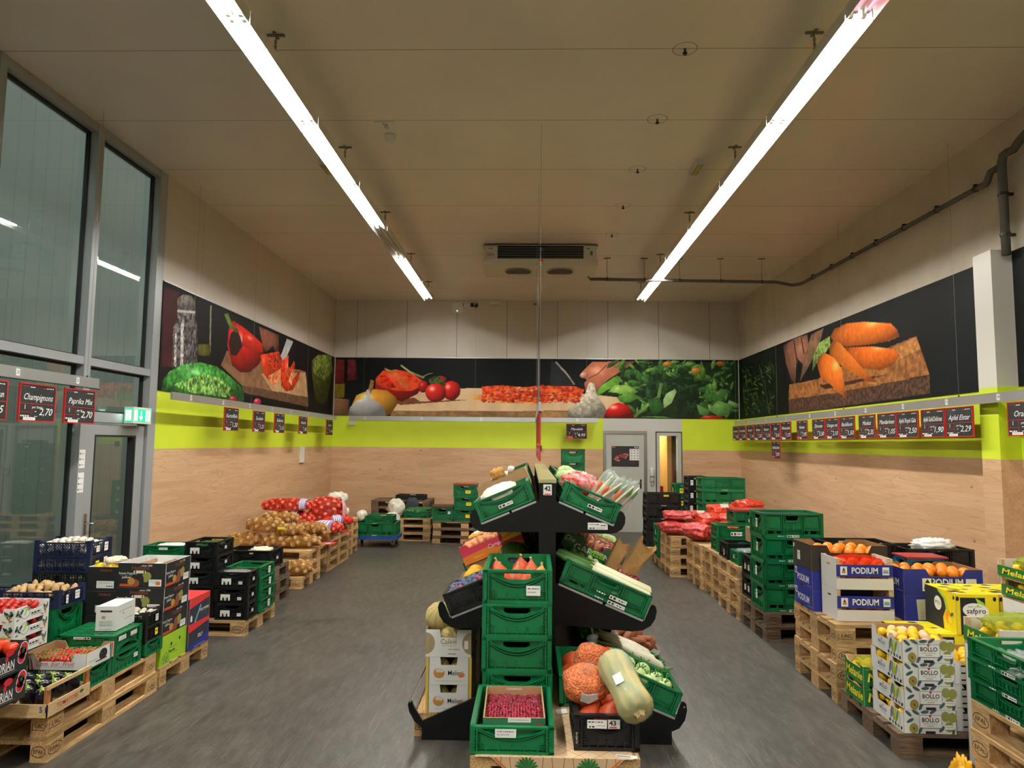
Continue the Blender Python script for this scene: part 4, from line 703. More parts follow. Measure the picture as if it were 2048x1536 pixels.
# ---------------------------------------------------------------- folding plastic crates
CM = {}
FS = Fr((0, 0, 0), (1, 0, 0), (0, 0, 1))             # side panels: u along the side, v up, normal outwards (-Y)
def arc(u, v0, v1, n=10): return [(-u+2*u*i/n, v0+(v1-v0)*(1-((2*i/n)-1)**2)) for i in range(n+1)]
def side_mesh(w, h, kind, m):
    k = (round(w, 3), round(h, 3), kind, m)
    if k in CM: return CM[k]
    b = MB(); f = FS; q = w/2
    if kind == 's':
        hu = min(.075, w*.19); hole = [(-hu*.72, .70*h), (hu*.72, .70*h), (hu, .76*h), (hu, .88*h), (-hu, .88*h), (-hu, .76*h)]
        b.extr(f, [(-q, .02*h), (q, .02*h), (q, h), (-q, h)], -.025, -.020, m, [hole])
        b.fbox(f, -q, q, .93*h, h, -.026, 0, m).fbox(f, -q, q, 0, .10*h, -.026, 0, m).fbox(f, -q, q, .895*h, .915*h, -.021, -.003, m)
        for s in (-1, 1):
            for uu in (q-.005, q-.034): b.fbox(f, s*uu-.004, s*uu+.004, .1*h, .93*h, -.021, 0, m)
            for i in range(7): v = h*(.16+.115*i); b.fbox(f, min(s*(q-.034), s*(q-.005)), max(s*(q-.034), s*(q-.005)), v, v+.004, -.021, -.003, m)
            b.bar(f, [(s*hu*1.25, .70*h), (s*(q*.78), .86*h)], .005, -.021, -.003, m)
            for i in range(4): v = h*(.16+.07*i); b.fbox(f, s*(q-.055)-.012, s*(q-.055)+.012, v, v+.003, -.021, -.004, m)
        b.bar(f, arc(q-.04, .93*h, .60*h), .006, -.021, 0, m).bar(f, arc(q-.04, .86*h, .52*h), .005, -.021, -.001, m)
        a = arc(q-.05, .74*h, .46*h, 8); b.extr(f, [(-q+.05, .14*h), (q-.05, .14*h)]+a[::-1], -.021, -.011, m)
        for i in range(-2, 3): u = i*(q-.06)/2.3; b.fbox(f, u-.003, u+.003, .1*h, .30*h, -.014, -.002, m)
        for i in range(9): u = -q*.6+i*q*.15; b.fbox(f, u-.004, u+.004, h*.925, h*.95, 0, .0025, m)
    elif kind == 'l':
        hu = min(.06, w*.12); hole = [(-hu*.75, .70*h), (hu*.75, .70*h), (hu, .77*h), (hu, .87*h), (-hu, .87*h), (-hu, .77*h)]
        hs = []; n = 6
        for i in range(n):
            if i in (2, 3) : continue
            u = -q+.05+(w-.1)*(i+.5)/n; hs.append([(u-.028, .15*h), (u+.028, .15*h), (u+.028, .26*h), (u-.028, .26*h)])
        b.extr(f, [(-q, .02*h), (q, .02*h), (q, h), (-q, h)], -.025, -.020, m, [hole]+hs)
        b.fbox(f, -q, q, .92*h, h, -.026, 0, m).fbox(f, -q, q, 0, .11*h, -.026, 0, m).fbox(f, -q, q, .30*h, .33*h, -.021, 0, m)
        for s in (-1, 1):
            for uu in (q-.005, q-.034, w*.18, w*.15): b.fbox(f, s*uu-.0035, s*uu+.0035, .1*h, .93*h, -.021, -.001, m)
            for i in range(7): v = h*(.16+.115*i); b.fbox(f, min(s*(q-.034), s*(q-.005)), max(s*(q-.034), s*(q-.005)), v, v+.004, -.021, -.003, m)
            for i in range(5): v = h*(.38+.11*i); b.fbox(f, min(s*w*.15, s*w*.18), max(s*w*.15, s*w*.18), v, v+.004, -.021, -.003, m)
            u0, u1 = sorted((s*w*.20, s*(q-.045))); b.fbox(f, u0, u1, .38*h, .86*h, -.021, -.013, m)
            for i in range(3): b.fbox(f, u0+.012, u0+.03, h*(.45+.14*i), h*(.455+.14*i)+.003, -.014, -.006, m)
        b.fbox(f, -w*.13, w*.13, .36*h, .60*h, -.021, -.011, m)
        for i in range(-2, 3): b.fbox(f, i*w*.05-.003, i*w*.05+.003, .33*h, .58*h, -.014, -.002, m)
        b.bar(f, [(-hu*1.3, .88*h), (-hu*1.2, .68*h), (-hu*.8, .64*h), (hu*.8, .64*h), (hu*1.2, .68*h), (hu*1.3, .88*h)], .005, -.021, -.002, m)
    elif kind in ('g', 'x'):                            # lattice sides
        b.fbox(f, -q, q, .80*h, .88*h, -.012, 0, m).fbox(f, -q, q, 0, .09*h, -.012, 0, m)
        for s in (-1, 1): b.fbox(f, min(s*q, s*(q-.035)), max(s*q, s*(q-.035)), 0, 1.0*h, -.012, -.001, m); b.fbox(f, min(s*(q-.014), s*(q-.05)), max(s*(q-.014), s*(q-.05)), .88*h, .98*h, -.010, -.003, m)
        n = max(3, int(w/.075))
        for i in range(1, n): u = -q+.03+(w-.06)*i/n; b.fbox(f, u-.004, u+.004, 0, .86*h, -.010, 0, m)
        if kind == 'g':
            for i in range(1, 6): v = h*(.09+.72*i/6); b.fbox(f, -q, q, v-.0016, v+.0016, -.008, -.003, m)
            for i in range(1, n*3): u = -q+.03+(w-.06)*i/n/3; b.fbox(f, u-.0014, u+.0014, .05*h, .82*h, -.008, -.003, m)
        else:
            st = .022; k_ = int((w+h)/st)
            for i in range(-int(h/st), int(w/st)+1):
                for s in (-1, 1):
                    u0 = -q+.03+i*st; p, e = (u0, .09*h), (u0+.71*h, .80*h)
                    if s < 0: p, e = (-p[0], p[1]), (-e[0], e[1])
                    if abs(p[0]) < q and abs(e[0]) < q: b.bar(f, [p, e], .0026, -.008, -.003, m)
    me = b.mesh('side'); CM[k] = me; return me
def sticker_mesh(mb, f, u, v, w, h, kind, seed=0):
    d = .0035
    if kind == 'w': mb.rect(f, u-w/2, u+w/2, v-h/2, v+h/2, d, 'paper').scrawl(f, u-w*.4, u+w*.4, v+h*.2, h*.16, d+.0005, 'ink', seed).scrawl(f, u-w*.4, u+w*.2, v-h*.15, h*.14, d+.0005, 'ink_grey', seed+1)
    elif kind == 'm':                                    # white slip with two notches cut out below
        a, b_ = w/2, h/2
        mb.flat(f, [(u-a, v+b_), (u-a, v-b_), (u-a*.62, v-b_), (u-a*.55, v), (u-a*.3, v), (u-a*.22, v-b_), (u+a*.22, v-b_), (u+a*.3, v), (u+a*.55, v), (u+a*.62, v-b_), (u+a, v-b_), (u+a, v+b_)], d, 'paper').scrawl(f, u-a*.15, u+a*.2, v-b_*.6, h*.12, d+.0005, 'ink', seed)
    elif kind == 'y': mb.rect(f, u-w/2, u+w/2, v-h/2, v+h/2, d, 'ink_yellow').scrawl(f, u-w*.35, u+w*.35, v+h*.1, h*.3, d+.0005, 'ink', seed)
    elif kind == 'b': mb.rect(f, u-w/2, u+w/2, v-h/2, v+h/2, d, 'paper').scrawl(f, u-w*.45, u-w*.05, v, h*.75, d+.0005, 'ink', seed, h*.6).scrawl(f, u+w*.02, u+w*.45, v, h*.5, d+.0005, 'ink', seed+3)
    elif kind == 's': mb.scrawl(f, u-w/2, u+w/2, v, h, d, 'ink_white', seed)
    elif kind == 'l': mb.text(f, 'IFCO', u, v, h, d, 'ink_white')
SIDE = {'F': (0, lambda L, W: (0, -W/2)), 'R': (PI/2, lambda L, W: (L/2, 0)), 'B': (PI, lambda L, W: (0, W/2)), 'L': (-PI/2, lambda L, W: (-L/2, 0))}
def crate(label, M, L=.6, W=.4, H=.2, col='crate_green', kind='fold', group=None, stick=(), seed=0, flip=False, cat='crate', sealed=False):
    if flip: M = M @ Matrix.Translation((0, 0, H)) @ Matrix.Rotation(PI, 4, 'X')
    name = 'plastic_crate' if kind == 'fold' else 'lattice_crate'
    t = thing(name, label, cat, M, group); kl, ks = ('l', 's') if kind == 'fold' else (('g', 'g') if kind == 'lat' else ('x', 'g'))
    for s in 'FRBL':
        a, p = SIDE[s]; w = L if s in 'FB' else W; kk = (kl if w >= .45 else 's') if kind == 'fold' else (kl if s in 'FB' else ks)
        obj('long_side' if s in 'FB' else 'short_side', side_mesh(w, H, kk, col), t, Matrix.Translation((*p(L, W), .0)) @ Matrix.Rotation(a, 4, 'Z'))
    k = ('base', L, W, col, flip)
    if k not in CM:
        b = MB(); b.extr(FX, [(-L/2+.012, -W/2+.012), (L/2-.012, -W/2+.012), (L/2-.012, W/2-.012), (-L/2+.012, W/2-.012)], .004, .010, col, [[(u-.018, v-.005), (u+.018, v-.005), (u+.018, v+.005), (u-.018, v+.005)] for u in [-L*.36+i*L*.18 for i in range(5)] for v in [-W*.33+j*W*.165 for j in range(5)]] if flip else ())
        for s in (-1, 1): b.box(-L/2+.02, L/2-.02, s*W*.25-.01, s*W*.25+.01, 0.001, .005, col)
        CM[k] = b.mesh('base')
    obj('base', CM[k], t)
    if stick:
        b = MB()
        for i, (s, u, v, w, h, kd) in enumerate(stick):
            a, p = SIDE[s]; f = Fr((*p(L, W), 0), Matrix.Rotation(a, 3, 'Z') @ Vector((1, 0, 0)), (0, 0, 1)); sticker_mesh(b, f, u, v*H, w, h, kd, seed*5+i)
        o = b.build('sticker', t)
        if not any(x[5] in 'sl' for x in stick): o['label'] = 'paper sticker'
    return t
def crates(n, where, x, y, z, rz, L, W, H, group, col='crate_green', kind='fold', stick=(), jit=.006, seed=0, gap=.0005, cols=None, what=None):
    r = random.Random(seed+11); out = []
    for i in range(n):
        c = cols[i] if cols else col; cn = {'crate_green': 'green plastic crate', 'crate_black': 'black plastic crate', 'crate_navy': 'dark blue plastic crate'}[c]
        lab = '%s %s %s' % (from_top(i, n) if n > 1 else 'single', what or cn, where)
        st = stick(i) if callable(stick) else stick
        out.append(crate(lab, Mx(x+r.uniform(-jit, jit), y+r.uniform(-jit, jit), z+i*(H+gap), rz+r.uniform(-.01, .01)), L, W, H, c, kind, group, st, seed+i))
    return out
# ---------------------------------------------------------------- cartons and wooden trays
def frames(L, W): return {'F': Fr((0, -W/2, 0), (1, 0, 0), (0, 0, 1)), 'R': Fr((L/2, 0, 0), (0, 1, 0), (0, 0, 1)), 'B': Fr((0, W/2, 0), (-1, 0, 0), (0, 0, 1)), 'L': Fr((-L/2, 0, 0), (0, -1, 0), (0, 0, 1))}
def dip(w, h, dw, dh, sl=.02, left=None):
    q = w/2
    if not dw: return [(-q, 0), (q, 0), (q, h), (-q, h)]
    c = 0 if left is None else left
    return [(-q, 0), (q, 0), (q, h), (c+dw/2, h), (c+dw/2-sl, h-dh), (c-dw/2+sl, h-dh), (c-dw/2, h), (-q, h)]
def carton(label, M, L, W, H, out, inner='card_inner', prof=None, pr=None, group=None, name='cardboard_box', t=.006, lid=None, cat='box', holes=None, edge=None):
    o = thing(name, label, cat, M, group); f = frames(L, W); prof = prof or {}; holes = holes or {}
    b = MB()
    for s in 'FRBL':
        w = (L if s in 'FB' else W-2*t); b.extr(f[s], prof.get(s) or dip(w, H, 0, 0), -t, 0, out, holes.get(s, ()), inner, edge or inner)
    b.box(-L/2+t, L/2-t, -W/2+t, W/2-t, 0, .005, inner)
    b.build('body', o)
    if lid:
        b = MB(); b.box(-L/2, L/2, -W/2, -.002, H, H+.004, lid).box(-L/2, L/2, .002, W/2, H, H+.004, lid); b.build('flap', o)
    if pr: b = MB(); pr(b, f, L, W, H); b.build('print', o)
    return o
# ---------------------------------------------------------------- produce, one mesh of each kind
PR = {}
def P(name, fn, smooth=True):
    b = MB(); fn(b); PR[name] = b.mesh(name, smooth)
def v3(k, n, fn):
    for i in range(n): P('%s%d' % (k, i), lambda b: fn(b, i))
v3('tomato', 2, lambda b, i: (b.blob(1, 1, .86, 'tomato', 14, 9, 2, .03, 2, i), b.lathe([(.30, .80), (.12, .90), (.05, 1.0)], 'stem_green', 5)))
v3('bigtomato', 2, lambda b, i: (b.lathe([(.05, -.8), (.6, -.74), (.95, -.3), (1, .1), (.8, .55), (.4, .74), (.1, .66)], 'tomato_orange', 18, ribs=5, depth=.12), b.lathe([(.32, .74), (.1, .80), (.05, 1.0)], 'stem_green', 5)))
v3('potato', 4, lambda b, i: b.blob(1.25+.15*i, .9, .8, 'potato', 14, 9, 2.1, .10, 1.6, i+1))
v3('sackpotato', 3, lambda b, i: b.blob(1.12, .98, .92, 'potato', 12, 8, 2.1, .06, 1.6, i+1))
v3('palepotato', 3, lambda b, i: b.blob(1.5, .8, .75, 'potato_pale', 14, 9, 2.1, .10, 1.5, i+1))
v3('mushroom', 3, lambda b, i: (b.lathe([(.02, .72), (.45, .66), (.82, .42), (1., .02), (.92, -.2), (.6, -.12), (.3, -.1)], 'mushroom', 14), b.lathe([(.3, -.1), (.27, -.5), (.33, -.8), (.05, -.84)], 'mushroom', 10)))
P('orange', lambda b: (b.blob(1, 1, .96, 'orange', 16, 11), b.lathe([(.09, .955), (.05, .975)], 'stem_green', 5)))
P('lemon', lambda b: b.lathe([(.04, -1.38), (.16, -1.30), (.30, -1.12), (.70, -.8), (.95, -.3), (.97, .2), (.75, .75), (.35, 1.08), (.15, 1.22), (.03, 1.24)], 'lemon', 14))
P('wraplemon', lambda b: b.blob(1.1, .95, .9, 'lemon_paper', 14, 9, 2, .12, 3, 2))
v3('onion', 2, lambda b, i: b.lathe([(.05, -.9), (.5, -.8), (.95, -.3), (1, .1), (.75, .6), (.3, .9), (.12, 1.15), (.05, 1.3)], 'onion', 12))
P('redonion', lambda b: b.lathe([(.05, -.9), (.5, -.8), (.95, -.3), (1, .1), (.75, .6), (.3, .9), (.12, 1.15), (.05, 1.3)], 'red_onion', 12))
P('honeydew', lambda b: b.blob(1.3, 1, 1, 'honeydew', 18, 12, 2, .03, 5, 1))
P('watermelon', lambda b: b.blob(1.2, 1, 1, 'watermelon', 20, 12))
P('plum', lambda b: b.blob(1.1, .95, .95, 'plum', 12, 9)); P('redplum', lambda b: b.blob(1.1, .95, .95, 'plum_red', 12, 9))
P('peach', lambda b: b.blob(1, 1, .95, 'peach', 12, 9, 2, .04, 2, 3)); P('mango', lambda b: b.blob(1.3, .9, .8, 'mango', 12, 9, 2, .06, 1.5, 3))
P('berry', lambda b: b.blob(1, 1, 1, 'berry', 8, 6)); P('sweetpotato', lambda b: b.blob(1.8, .75, .7, 'sweet_potato', 12, 9, 2, .16, 1.6, 3)); P('garlicbulb', lambda b: b.lathe([(.2, -.7), (.8, -.6), (1, -.1), (.7, .4), (.25, .75), (.15, 1.3)], 'garlic', 14, ribs=8, depth=.12))
P('pepper', lambda b: b.lathe([(.1, -1), (.6, -.95), (.85, -.4), (1, .4), (.85, .85), (.3, .8), (.1, .75)], 'pepper_yellow', 16, ribs=4, depth=.2))
P('cucumber', lambda b: b.tube([(-.5, 0, 0), (-.48, 0, 0), (-.42, 0, .005), (-.2, 0, .012), (0, 0, .016), (.2, 0, .012), (.42, 0, .005), (.48, 0, 0), (.5, 0, 0)], [.02, .05, .075, .085, .088, .085, .075, .05, .02], 'cucumber', 10))
P('cabbage', lambda b: b.blob(1, 1, .95, 'cabbage', 22, 14, 2, .10, 3.2, 5, ridge=True)); P('longcabbage', lambda b: b.blob(1.9, .9, .85, 'cabbage', 22, 14, 2, .10, 3.2, 7, ridge=True))
P('film', lambda b: b.blob(1.05, 1.05, 1.0, 'clear_film', 20, 12, 2, .12, 4, 9, ridge=True))
P('calyx', lambda b: b.lathe([(.62, .42), (.66, .62), (.42, .88), (.18, 1.0), (.12, 1.25), (.10, 1.42)], 'calyx', 10, ribs=5, depth=.3))
P('eggplant', lambda b: b.lathe([(.05, -2.0), (.5, -1.92), (.88, -1.5), (1., -.9), (.9, -.2), (.7, .4), (.5, .8), (.2, .95)], 'eggplant', 16))
P('squash', lambda b: b.lathe([(.1, -.85), (.6, -.84), (.98, -.35), (1, .05), (.8, .5), (.45, .9), (.2, 1.2), (.12, 1.3)], 'squash', 18, ribs=8, depth=.03)); P('yellowsquash', lambda b: b.lathe([(.1, -.85), (.6, -.84), (.98, -.35), (1, .05), (.8, .5), (.45, .9), (.2, 1.2), (.12, 1.3)], 'squash_yellow', 18, ribs=8, depth=.03))
P('squashstem', lambda b: b.tube([(0, 0, 1.2), (.02, 0, 1.4), (.10, .02, 1.6)], [.13, .10, .12], 'squash_stem', 7), False)
def melon(b):
    n = 40; prof = [(math.cos(a), math.sin(a)*.95) for a in [-PI/2+PI*i/14 for i in range(15)]]
    V = []; 
    for r, z in prof:
        for k in range(n): a = 2*PI*k/n; q = max(r, .02)*(1-.035*max(0, math.cos(a*10))**6); V.append((q*math.cos(a), q*math.sin(a), z))
    fs = [(i*n+k, i*n+(k+1) % n, (i+1)*n+(k+1) % n, (i+1)*n+k) for i in range(14) for k in range(n)]
    A = [f for f in fs if f[0] % n % 4 != 0]; B_ = [f for f in fs if f[0] % n % 4 == 0]
    b.add(V, A, 'melon'); b.add(V, B_, 'melon_line')
P('melon', melon)
def put(name, mesh, label, cat, M, group=None, kids=()):
    o = obj(name, PR[mesh] if isinstance(mesh, str) else mesh, None, M); tag(o, label, cat, group)
    for n_, k in kids: obj(n_, PR[k], o)
    return o
def fill(name, meshes, label, cat, M, sx, sy, z, r, nx, ny, group, seed=0, dome=0., flat=False, jit=.25, layers=1, kids=(), skip=0., sc=.12, up=False):
    R_ = random.Random(seed); out = []
    for l in range(layers):
        for i in range(nx):
            for j in range(ny):
                if R_.random() < skip: continue
                u = ((i+.5+(.25 if j % 2 else -.25)*(nx > 1))/nx-.5)*sx+R_.uniform(-1, 1)*jit*r; v = ((j+.5)/ny-.5)*sy+R_.uniform(-1, 1)*jit*r
                u = max(-sx/2+r*.6, min(sx/2-r*.6, u)); v = max(-sy/2+r*.6, min(sy/2-r*.6, v))
                h = z-l*1.55*r+dome*(1-(2*u/sx)**2)*(1-(2*v/sy)**2)+R_.uniform(-.2, .2)*r
                rt = Rot(R_.uniform(-.35, .35), R_.uniform(-.35, .35), R_.uniform(0, 2*PI)) if (flat or up) else Rot(*(R_.uniform(0, 2*PI) for _ in range(3)))
                s = r*R_.uniform(1-sc, 1+sc)
                out.append(put(name, R_.choice(meshes), label, cat, M @ Matrix.Translation((u, v, h)) @ rt @ Matrix.Scale(s, 4), group, kids))
    return out
def wrap(m, items, C, a, b, c, p, mt, nu, nv, base=.9, amp=0., seed=0, sm=1):   # a skin drawn tight over round contents
    def se(x): return np.sign(x)*np.abs(x)**(2/p)
    ph = (-PI/2+PI*np.arange(nv+1)/nv)[:, None]; th = (2*PI*np.arange(nu)/nu)[None]
    D = np.stack([se(np.cos(ph))*se(np.cos(th))*a, se(np.cos(ph))*se(np.sin(th))*b, se(np.sin(ph))*c*np.ones_like(th)], -1); R0 = np.linalg.norm(D, axis=-1); U = D/np.maximum(R0, 1e-6)[..., None]; R1 = R0*base
    for x, y, z, r in items:
        o = np.array([x-C[0], y-C[1], z-C[2]]); t = U@o; h = r*r-(o@o-t*t); R1 = np.maximum(R1, np.where((h > 0) & (t > -r), t+np.sqrt(np.maximum(h, 0)), 0))
    for _ in range(sm): R1 = .5*R1+.25*(np.roll(R1, 1, 1)+np.roll(R1, -1, 1)); R1[1:-1] = .5*R1[1:-1]+.25*(R1[2:]+R1[:-2])
    if amp: R1 = R1*np.array([[1+amp*(abs(noise.noise(Vector(U[i, j])*7+Vector((seed, 0, 0))))*2-.5+.6*noise.noise(Vector(U[i, j])*16+Vector((0, seed, 0)))) for j in range(nu)] for i in range(nv+1)])
    R1[0] = R1[0].mean(); R1[-1] = R1[-1].mean(); V = (U*R1[..., None]+np.array(C)).reshape(-1, 3)
    m.add([tuple(q) for q in V], [(i*nu+k, i*nu+(k+1) % nu, (i+1)*nu+(k+1) % nu, (i+1)*nu+k) for i in range(nv) for k in range(nu)], mt)
def wrapped(name, label, cat, M, a, b, c, mt, seed, r=.055, n=30, p=2.8, amp=.05, group=None):   # a filled soft sack whose contents show as bumps
    R_ = random.Random(seed); its = []
    for i in range(n):
        z = 1-2*(i+.5)/n; q = math.sqrt(1-z*z); t = i*2.39996+R_.uniform(-.2, .2); its.append((q*math.cos(t)*(a-r), q*math.sin(t)*(b-r), c+z*(c-r), r*R_.uniform(.85, 1.15)))
    k = MB(); wrap(k, its, (0, 0, c), a, b, c, p, mt, 60, 34, .80, amp, seed); return tag(k.build(name, None, True, M), label, cat, group)
def sack(label, M, a, b, c, net, meshes, r, n, item, itemlab, cat, seed=0, group=None, igroup=None, band=None, p=2.5, tail=True):
    R_ = random.Random(seed); g = (math.sqrt(5)-1)*PI
    def se(x): return math.copysign(abs(x)**(2/p), x)
    k = 0
    items = []
    for i in range(n*2):
        zz = 1-2*(i+.5)/(n*2)
        if zz < -.45: continue
        q = math.sqrt(1-zz*zz); d = Vector((se(q*math.cos(i*g)), se(q*math.sin(i*g)), se(zz)))
        ct = (d.x*(a-r), d.y*(b-r), c+d.z*(c-r*.8)); q = r*R_.uniform(.88, 1.12); items.append((*ct, q*1.08))
        put(item, R_.choice(meshes), itemlab, cat, M @ Matrix.Translation(ct) @ Rot(*(R_.uniform(0, 6) for _ in range(3))) @ Matrix.Scale(q, 4), igroup)
    m = MB(); wrap(m, items, (0, 0, c), a, b, c, p, net, 52, 28, .90)
    if tail: m.add([(a*.9, -b*.55, c*.8), (a*.9, b*.55, c*.8), (a*1.22, b*.7, c*.35), (a*1.22, -b*.7, c*.35), (a*1.05, 0, c*.75), (a*1.25, 0, c*.45)], [(0, 4, 5, 3), (4, 1, 2, 5)], net)
    o = m.build('net_sack', None, True, M); tag(o, label, 'sack', group)
    if band:
        m = MB(); nn = 28; x0, x1 = band[1], band[2]
        for s in range(10):
            xa, xb = x0+(x1-x0)*s/10, x0+(x1-x0)*(s+1)/10; mt = band[0] if s % 2 == 0 or s in (0, 9) else 'paper'; V = []
            for x in (xa, xb):
                w_ = max(.05, 1-abs(x/a)**p)**(1/p)
                for j in range(nn+1): t = -.35+(PI+.7)*j/nn; V.append((x, se(math.cos(t))*b*1.06*w_, c+se(math.sin(t))*c*1.07*w_))
            m.add(V, [(j, j+1, nn+2+j, nn+1+j) for j in range(nn)], mt)
        m.build('printed_band', o, True)
    return o
def lump(name, label, cat, M, a, b, c, m, seed, amp=.1, fq=2.5, p=2.4, group=None, ridge=True, nu=34, nv=20, zc=True):
    k = MB(); k.blob(a, b, c, m, nu, nv, p, amp, fq, seed, (0, 0, c if zc else 0), ridge); o = k.build(name, None, True, M); return tag(o, label, cat, group)
# ================================================================ LEFT ROW
RL = -2.83                                           # aisle edge of the row
G_PL = 'pallets along the left wall'
pallets(3, -3.47, 3.46, PI/2, 'at the near left corner under the black tomato cartons', G_PL, seed=1)
pallets(2, -3.23, 4.78, PI/2, 'under the eggplant tray and green crates on the left', G_PL, seed=2)
pallets(1, -3.43, 5.85, 0, 'on the left under the black pepper cartons', G_PL, seed=3)
pallets(1, -3.36, 7.29, 0, 'on the left under the near black crates', G_PL, seed=4)
pallets(3, -3.55, 8.26, 0, 'on the left under the lone black crate', G_PL, seed=5, wood='old_wood', block='old_wood')
pallets(1, -3.53, 9.47, 0, 'lying on the floor with one fallen potato sack', G_PL, seed=6)
pallets(2, -3.53, 10.02-.2, 0, 'carrying the brown potato sacks', G_PL, z=.1444, seed=7)
pallets(4, -3.34, 10.88, PI/2, 'carrying the red onion sacks', G_PL, seed=8)
pallets(4, -3.62, 11.98, 0, 'behind the onion sacks under the white sacks', G_PL, seed=9)
# --- black tomato cartons on the nearest pallets
def pr_rian(b, f, L, W, H):
    g = f['R']; b.text(g, 'ORIAN', .035, H*.34, .068, .001, 'ink_white', .012, 0, .125).line(g, [(-.03, H*.17), (.10, H*.17)], .004, .001, 'ink_white').scrawl(g, -.17, .12, H*.10, .008, .001, 'ink_grey', 3)
    b.disc(g, .037, H*.34+.042, .012, .014, .0014, 'ink_red', 12).disc(g, .06, H*.80, .032, .020, .001, 'ink_red', 16)
    for u, v, r in ((.155, H*.62, .034), (.165, H*.78, .034), (.15, H*.46, .03)): b.disc(g, u, v, r, r*1.1, .001, 'ink_white', 14).disc(g, u, v, r*.87, r*.97, .0015, 'ink_red', 14)
    b.text(g, '*', .158, H*.62, .06, .002, 'ink_green').text(g, '*', .168, H*.76, .05, .002, 'ink_green')
for i in range(2):
    o = carton('%s black tomato carton with white lettering and red tomato prints at the near left' % ('upper' if i else 'lower'), Mx(-3.02, 3.83, .4335+.158*i), .30, .40, .1555, 'card_black', 'card_black', {'R': dip(.388, .1555, .27, .045, .03), 'L': dip(.388, .1555, .27, .045, .03)}, pr_rian, 'black tomato cartons')
fill('large_tomato', ['bigtomato0', 'bigtomato1'], 'large orange-red tomato in the upper black carton at the near left', 'tomato', Mx(-3.02, 3.83, .70), .27, .37, .02, .047, 3, 4, 'large tomatoes in the black carton', 2, .02, up=True)
fill('large_tomato', ['bigtomato0', 'bigtomato1'], 'tomato inside the lower black carton at the near left', 'tomato', Mx(-3.02, 3.83, .51), .27, .37, 0, .042, 3, 4, 'large tomatoes in the lower black carton', 3, 0, up=True)
# --- white tomato cartons
def pr_white(b, f, L, W, H):
    for g, w in ((f['R'], W), (f['F'], L)):
        for i in range(16):
            r = random.Random(i); s = 1 if (i % 2 or w == L) else -1; u = s*(w/2-r.uniform(.012, .065)); v = r.uniform(.15, .8)*H
            b.disc(g, u, v, r.uniform(.008, .018), r.uniform(.004, .009), .001+.0001*i, ['ink_green', 'ink_teal', 'ink', 'ink_gold'][i % 4], 8, r.uniform(0, 3))
    g = f['R']; b.ring(g, -.06, H*.55, .038, .036, .003, .001, 'ink_grey', 18).line(g, [(-.07, H*.4), (-.05, H*.75)], .008, .0012, 'ink_lime').disc(g, -.05, H*.75, .012, .009, .0013, 'ink_lime', 8)
    b.scrawl(g, -.01, .075, H*.40, .016, .001, 'ink', 5).line(g, [(-.01, H*.27), (.08, H*.27)], .002, .001, 'ink'); b.line(f['F'], [(-.05, H*.3), (-.02, H*.38), (.01, H*.28), (.03, H*.40)], .005, .001, 'ink_red')
crates(2, 'hidden under the white tomato cartons', -3.46, 4.345, .289, 0, .42, .30, .152, 'green crates on the left pallets', seed=62)
for i in range(3):
    M_ = Mx(-3.30, 4.355, .597+.0925*i); carton('%s white tomato carton with printed leaves at the left' % from_top(i, 3), M_, .42, .30, .092, 'card_white', 'card_white', {'R': dip(.288, .092, .15, .034, .004, .03), 'L': dip(.288, .092, .15, .034, .004), 'F': dip(.42, .092, .28, .04, .01)}, pr_white, 'white tomato cartons at the left')
    fill('vine_tomato', ['tomato0', 'tomato1'], 'red vine tomato in the %s white leaf-printed carton' % from_top(i, 3), 'tomato', M_, .38, .26, .07, .022, 8, 5, 'vine tomatoes in the white cartons', i, .025 if i == 2 else 0)
# --- eggplant tray of wood
E_M = Mx(-3.0, 4.295, .289)
t = thing('wooden_tray', 'low wooden tray of eggplants on the corner of the left pallets', 'tray', E_M)
EL, EW = .44, .40
def slats(t, L, W, rows, m, posts='post_wood', ph=.17, rail=None):
    for s in 'FBLR':
        f = frames(L, W)[s]; w = L if s in 'FB' else W
        b = MB()
        for v0, v1 in rows: b.fbox(f, -w/2, w/2, v0, v1, -.006, 0, m)
        if rail: b.fbox(f, -w/2, w/2, rail[0], rail[1], -.012, -.001, m) if s in 'LR' else 0
        b.build('side_board', t)
    for sx in (-1, 1):
        for sy in (-1, 1): MB().box(sx*(L/2-.007)-.011*(1+sx), sx*(L/2-.007)+.011*(1-sx), sy*(W/2-.007)-.014*(1+sy), sy*(W/2-.007)+.014*(1-sy), .004, ph, posts).build('corner_post', t)
    MB().box(-L/2+.006, L/2-.006, -W/2+.006, W/2-.006, 0, .004, m).build('base', t)
slats(t, EL, EW, [(0, .075)], 'poplar', rail=(.155, .178))
f = frames(EL, EW); m = MB(); m.text(f['R'], 'TOMATOES', -.02, .04, .035, .001, 'ink_red', .01, 0, .2).scrawl(f['R'], -.12, .14, .018, .006, .001, 'ink_grey', 3).disc(f['R'], .11, .05, .02, .01, .001, 'ink_green', 8).text(f['F'], 'S F', .2, .045, .045, .001, 'ink_blue', .015).build('print', t)
R_ = random.Random(8)
for i in range(12):
    u, v = -.15+.10*(i % 4)+R_.uniform(-.02, .02), -.13+.12*(i//4)
    put('eggplant', 'eggplant', 'dark eggplant with a green cap in the wooden tray', 'eggplant', E_M @ Matrix.Translation((u, v, .105+R_.uniform(0, .02))) @ Rot(.55+R_.uniform(-.3, .3), R_.uniform(-.35, .35), R_.uniform(-.5, .5)) @ Matrix.Scale(.047, 4), 'eggplants in the wooden tray', [('calyx', 'calyx')])
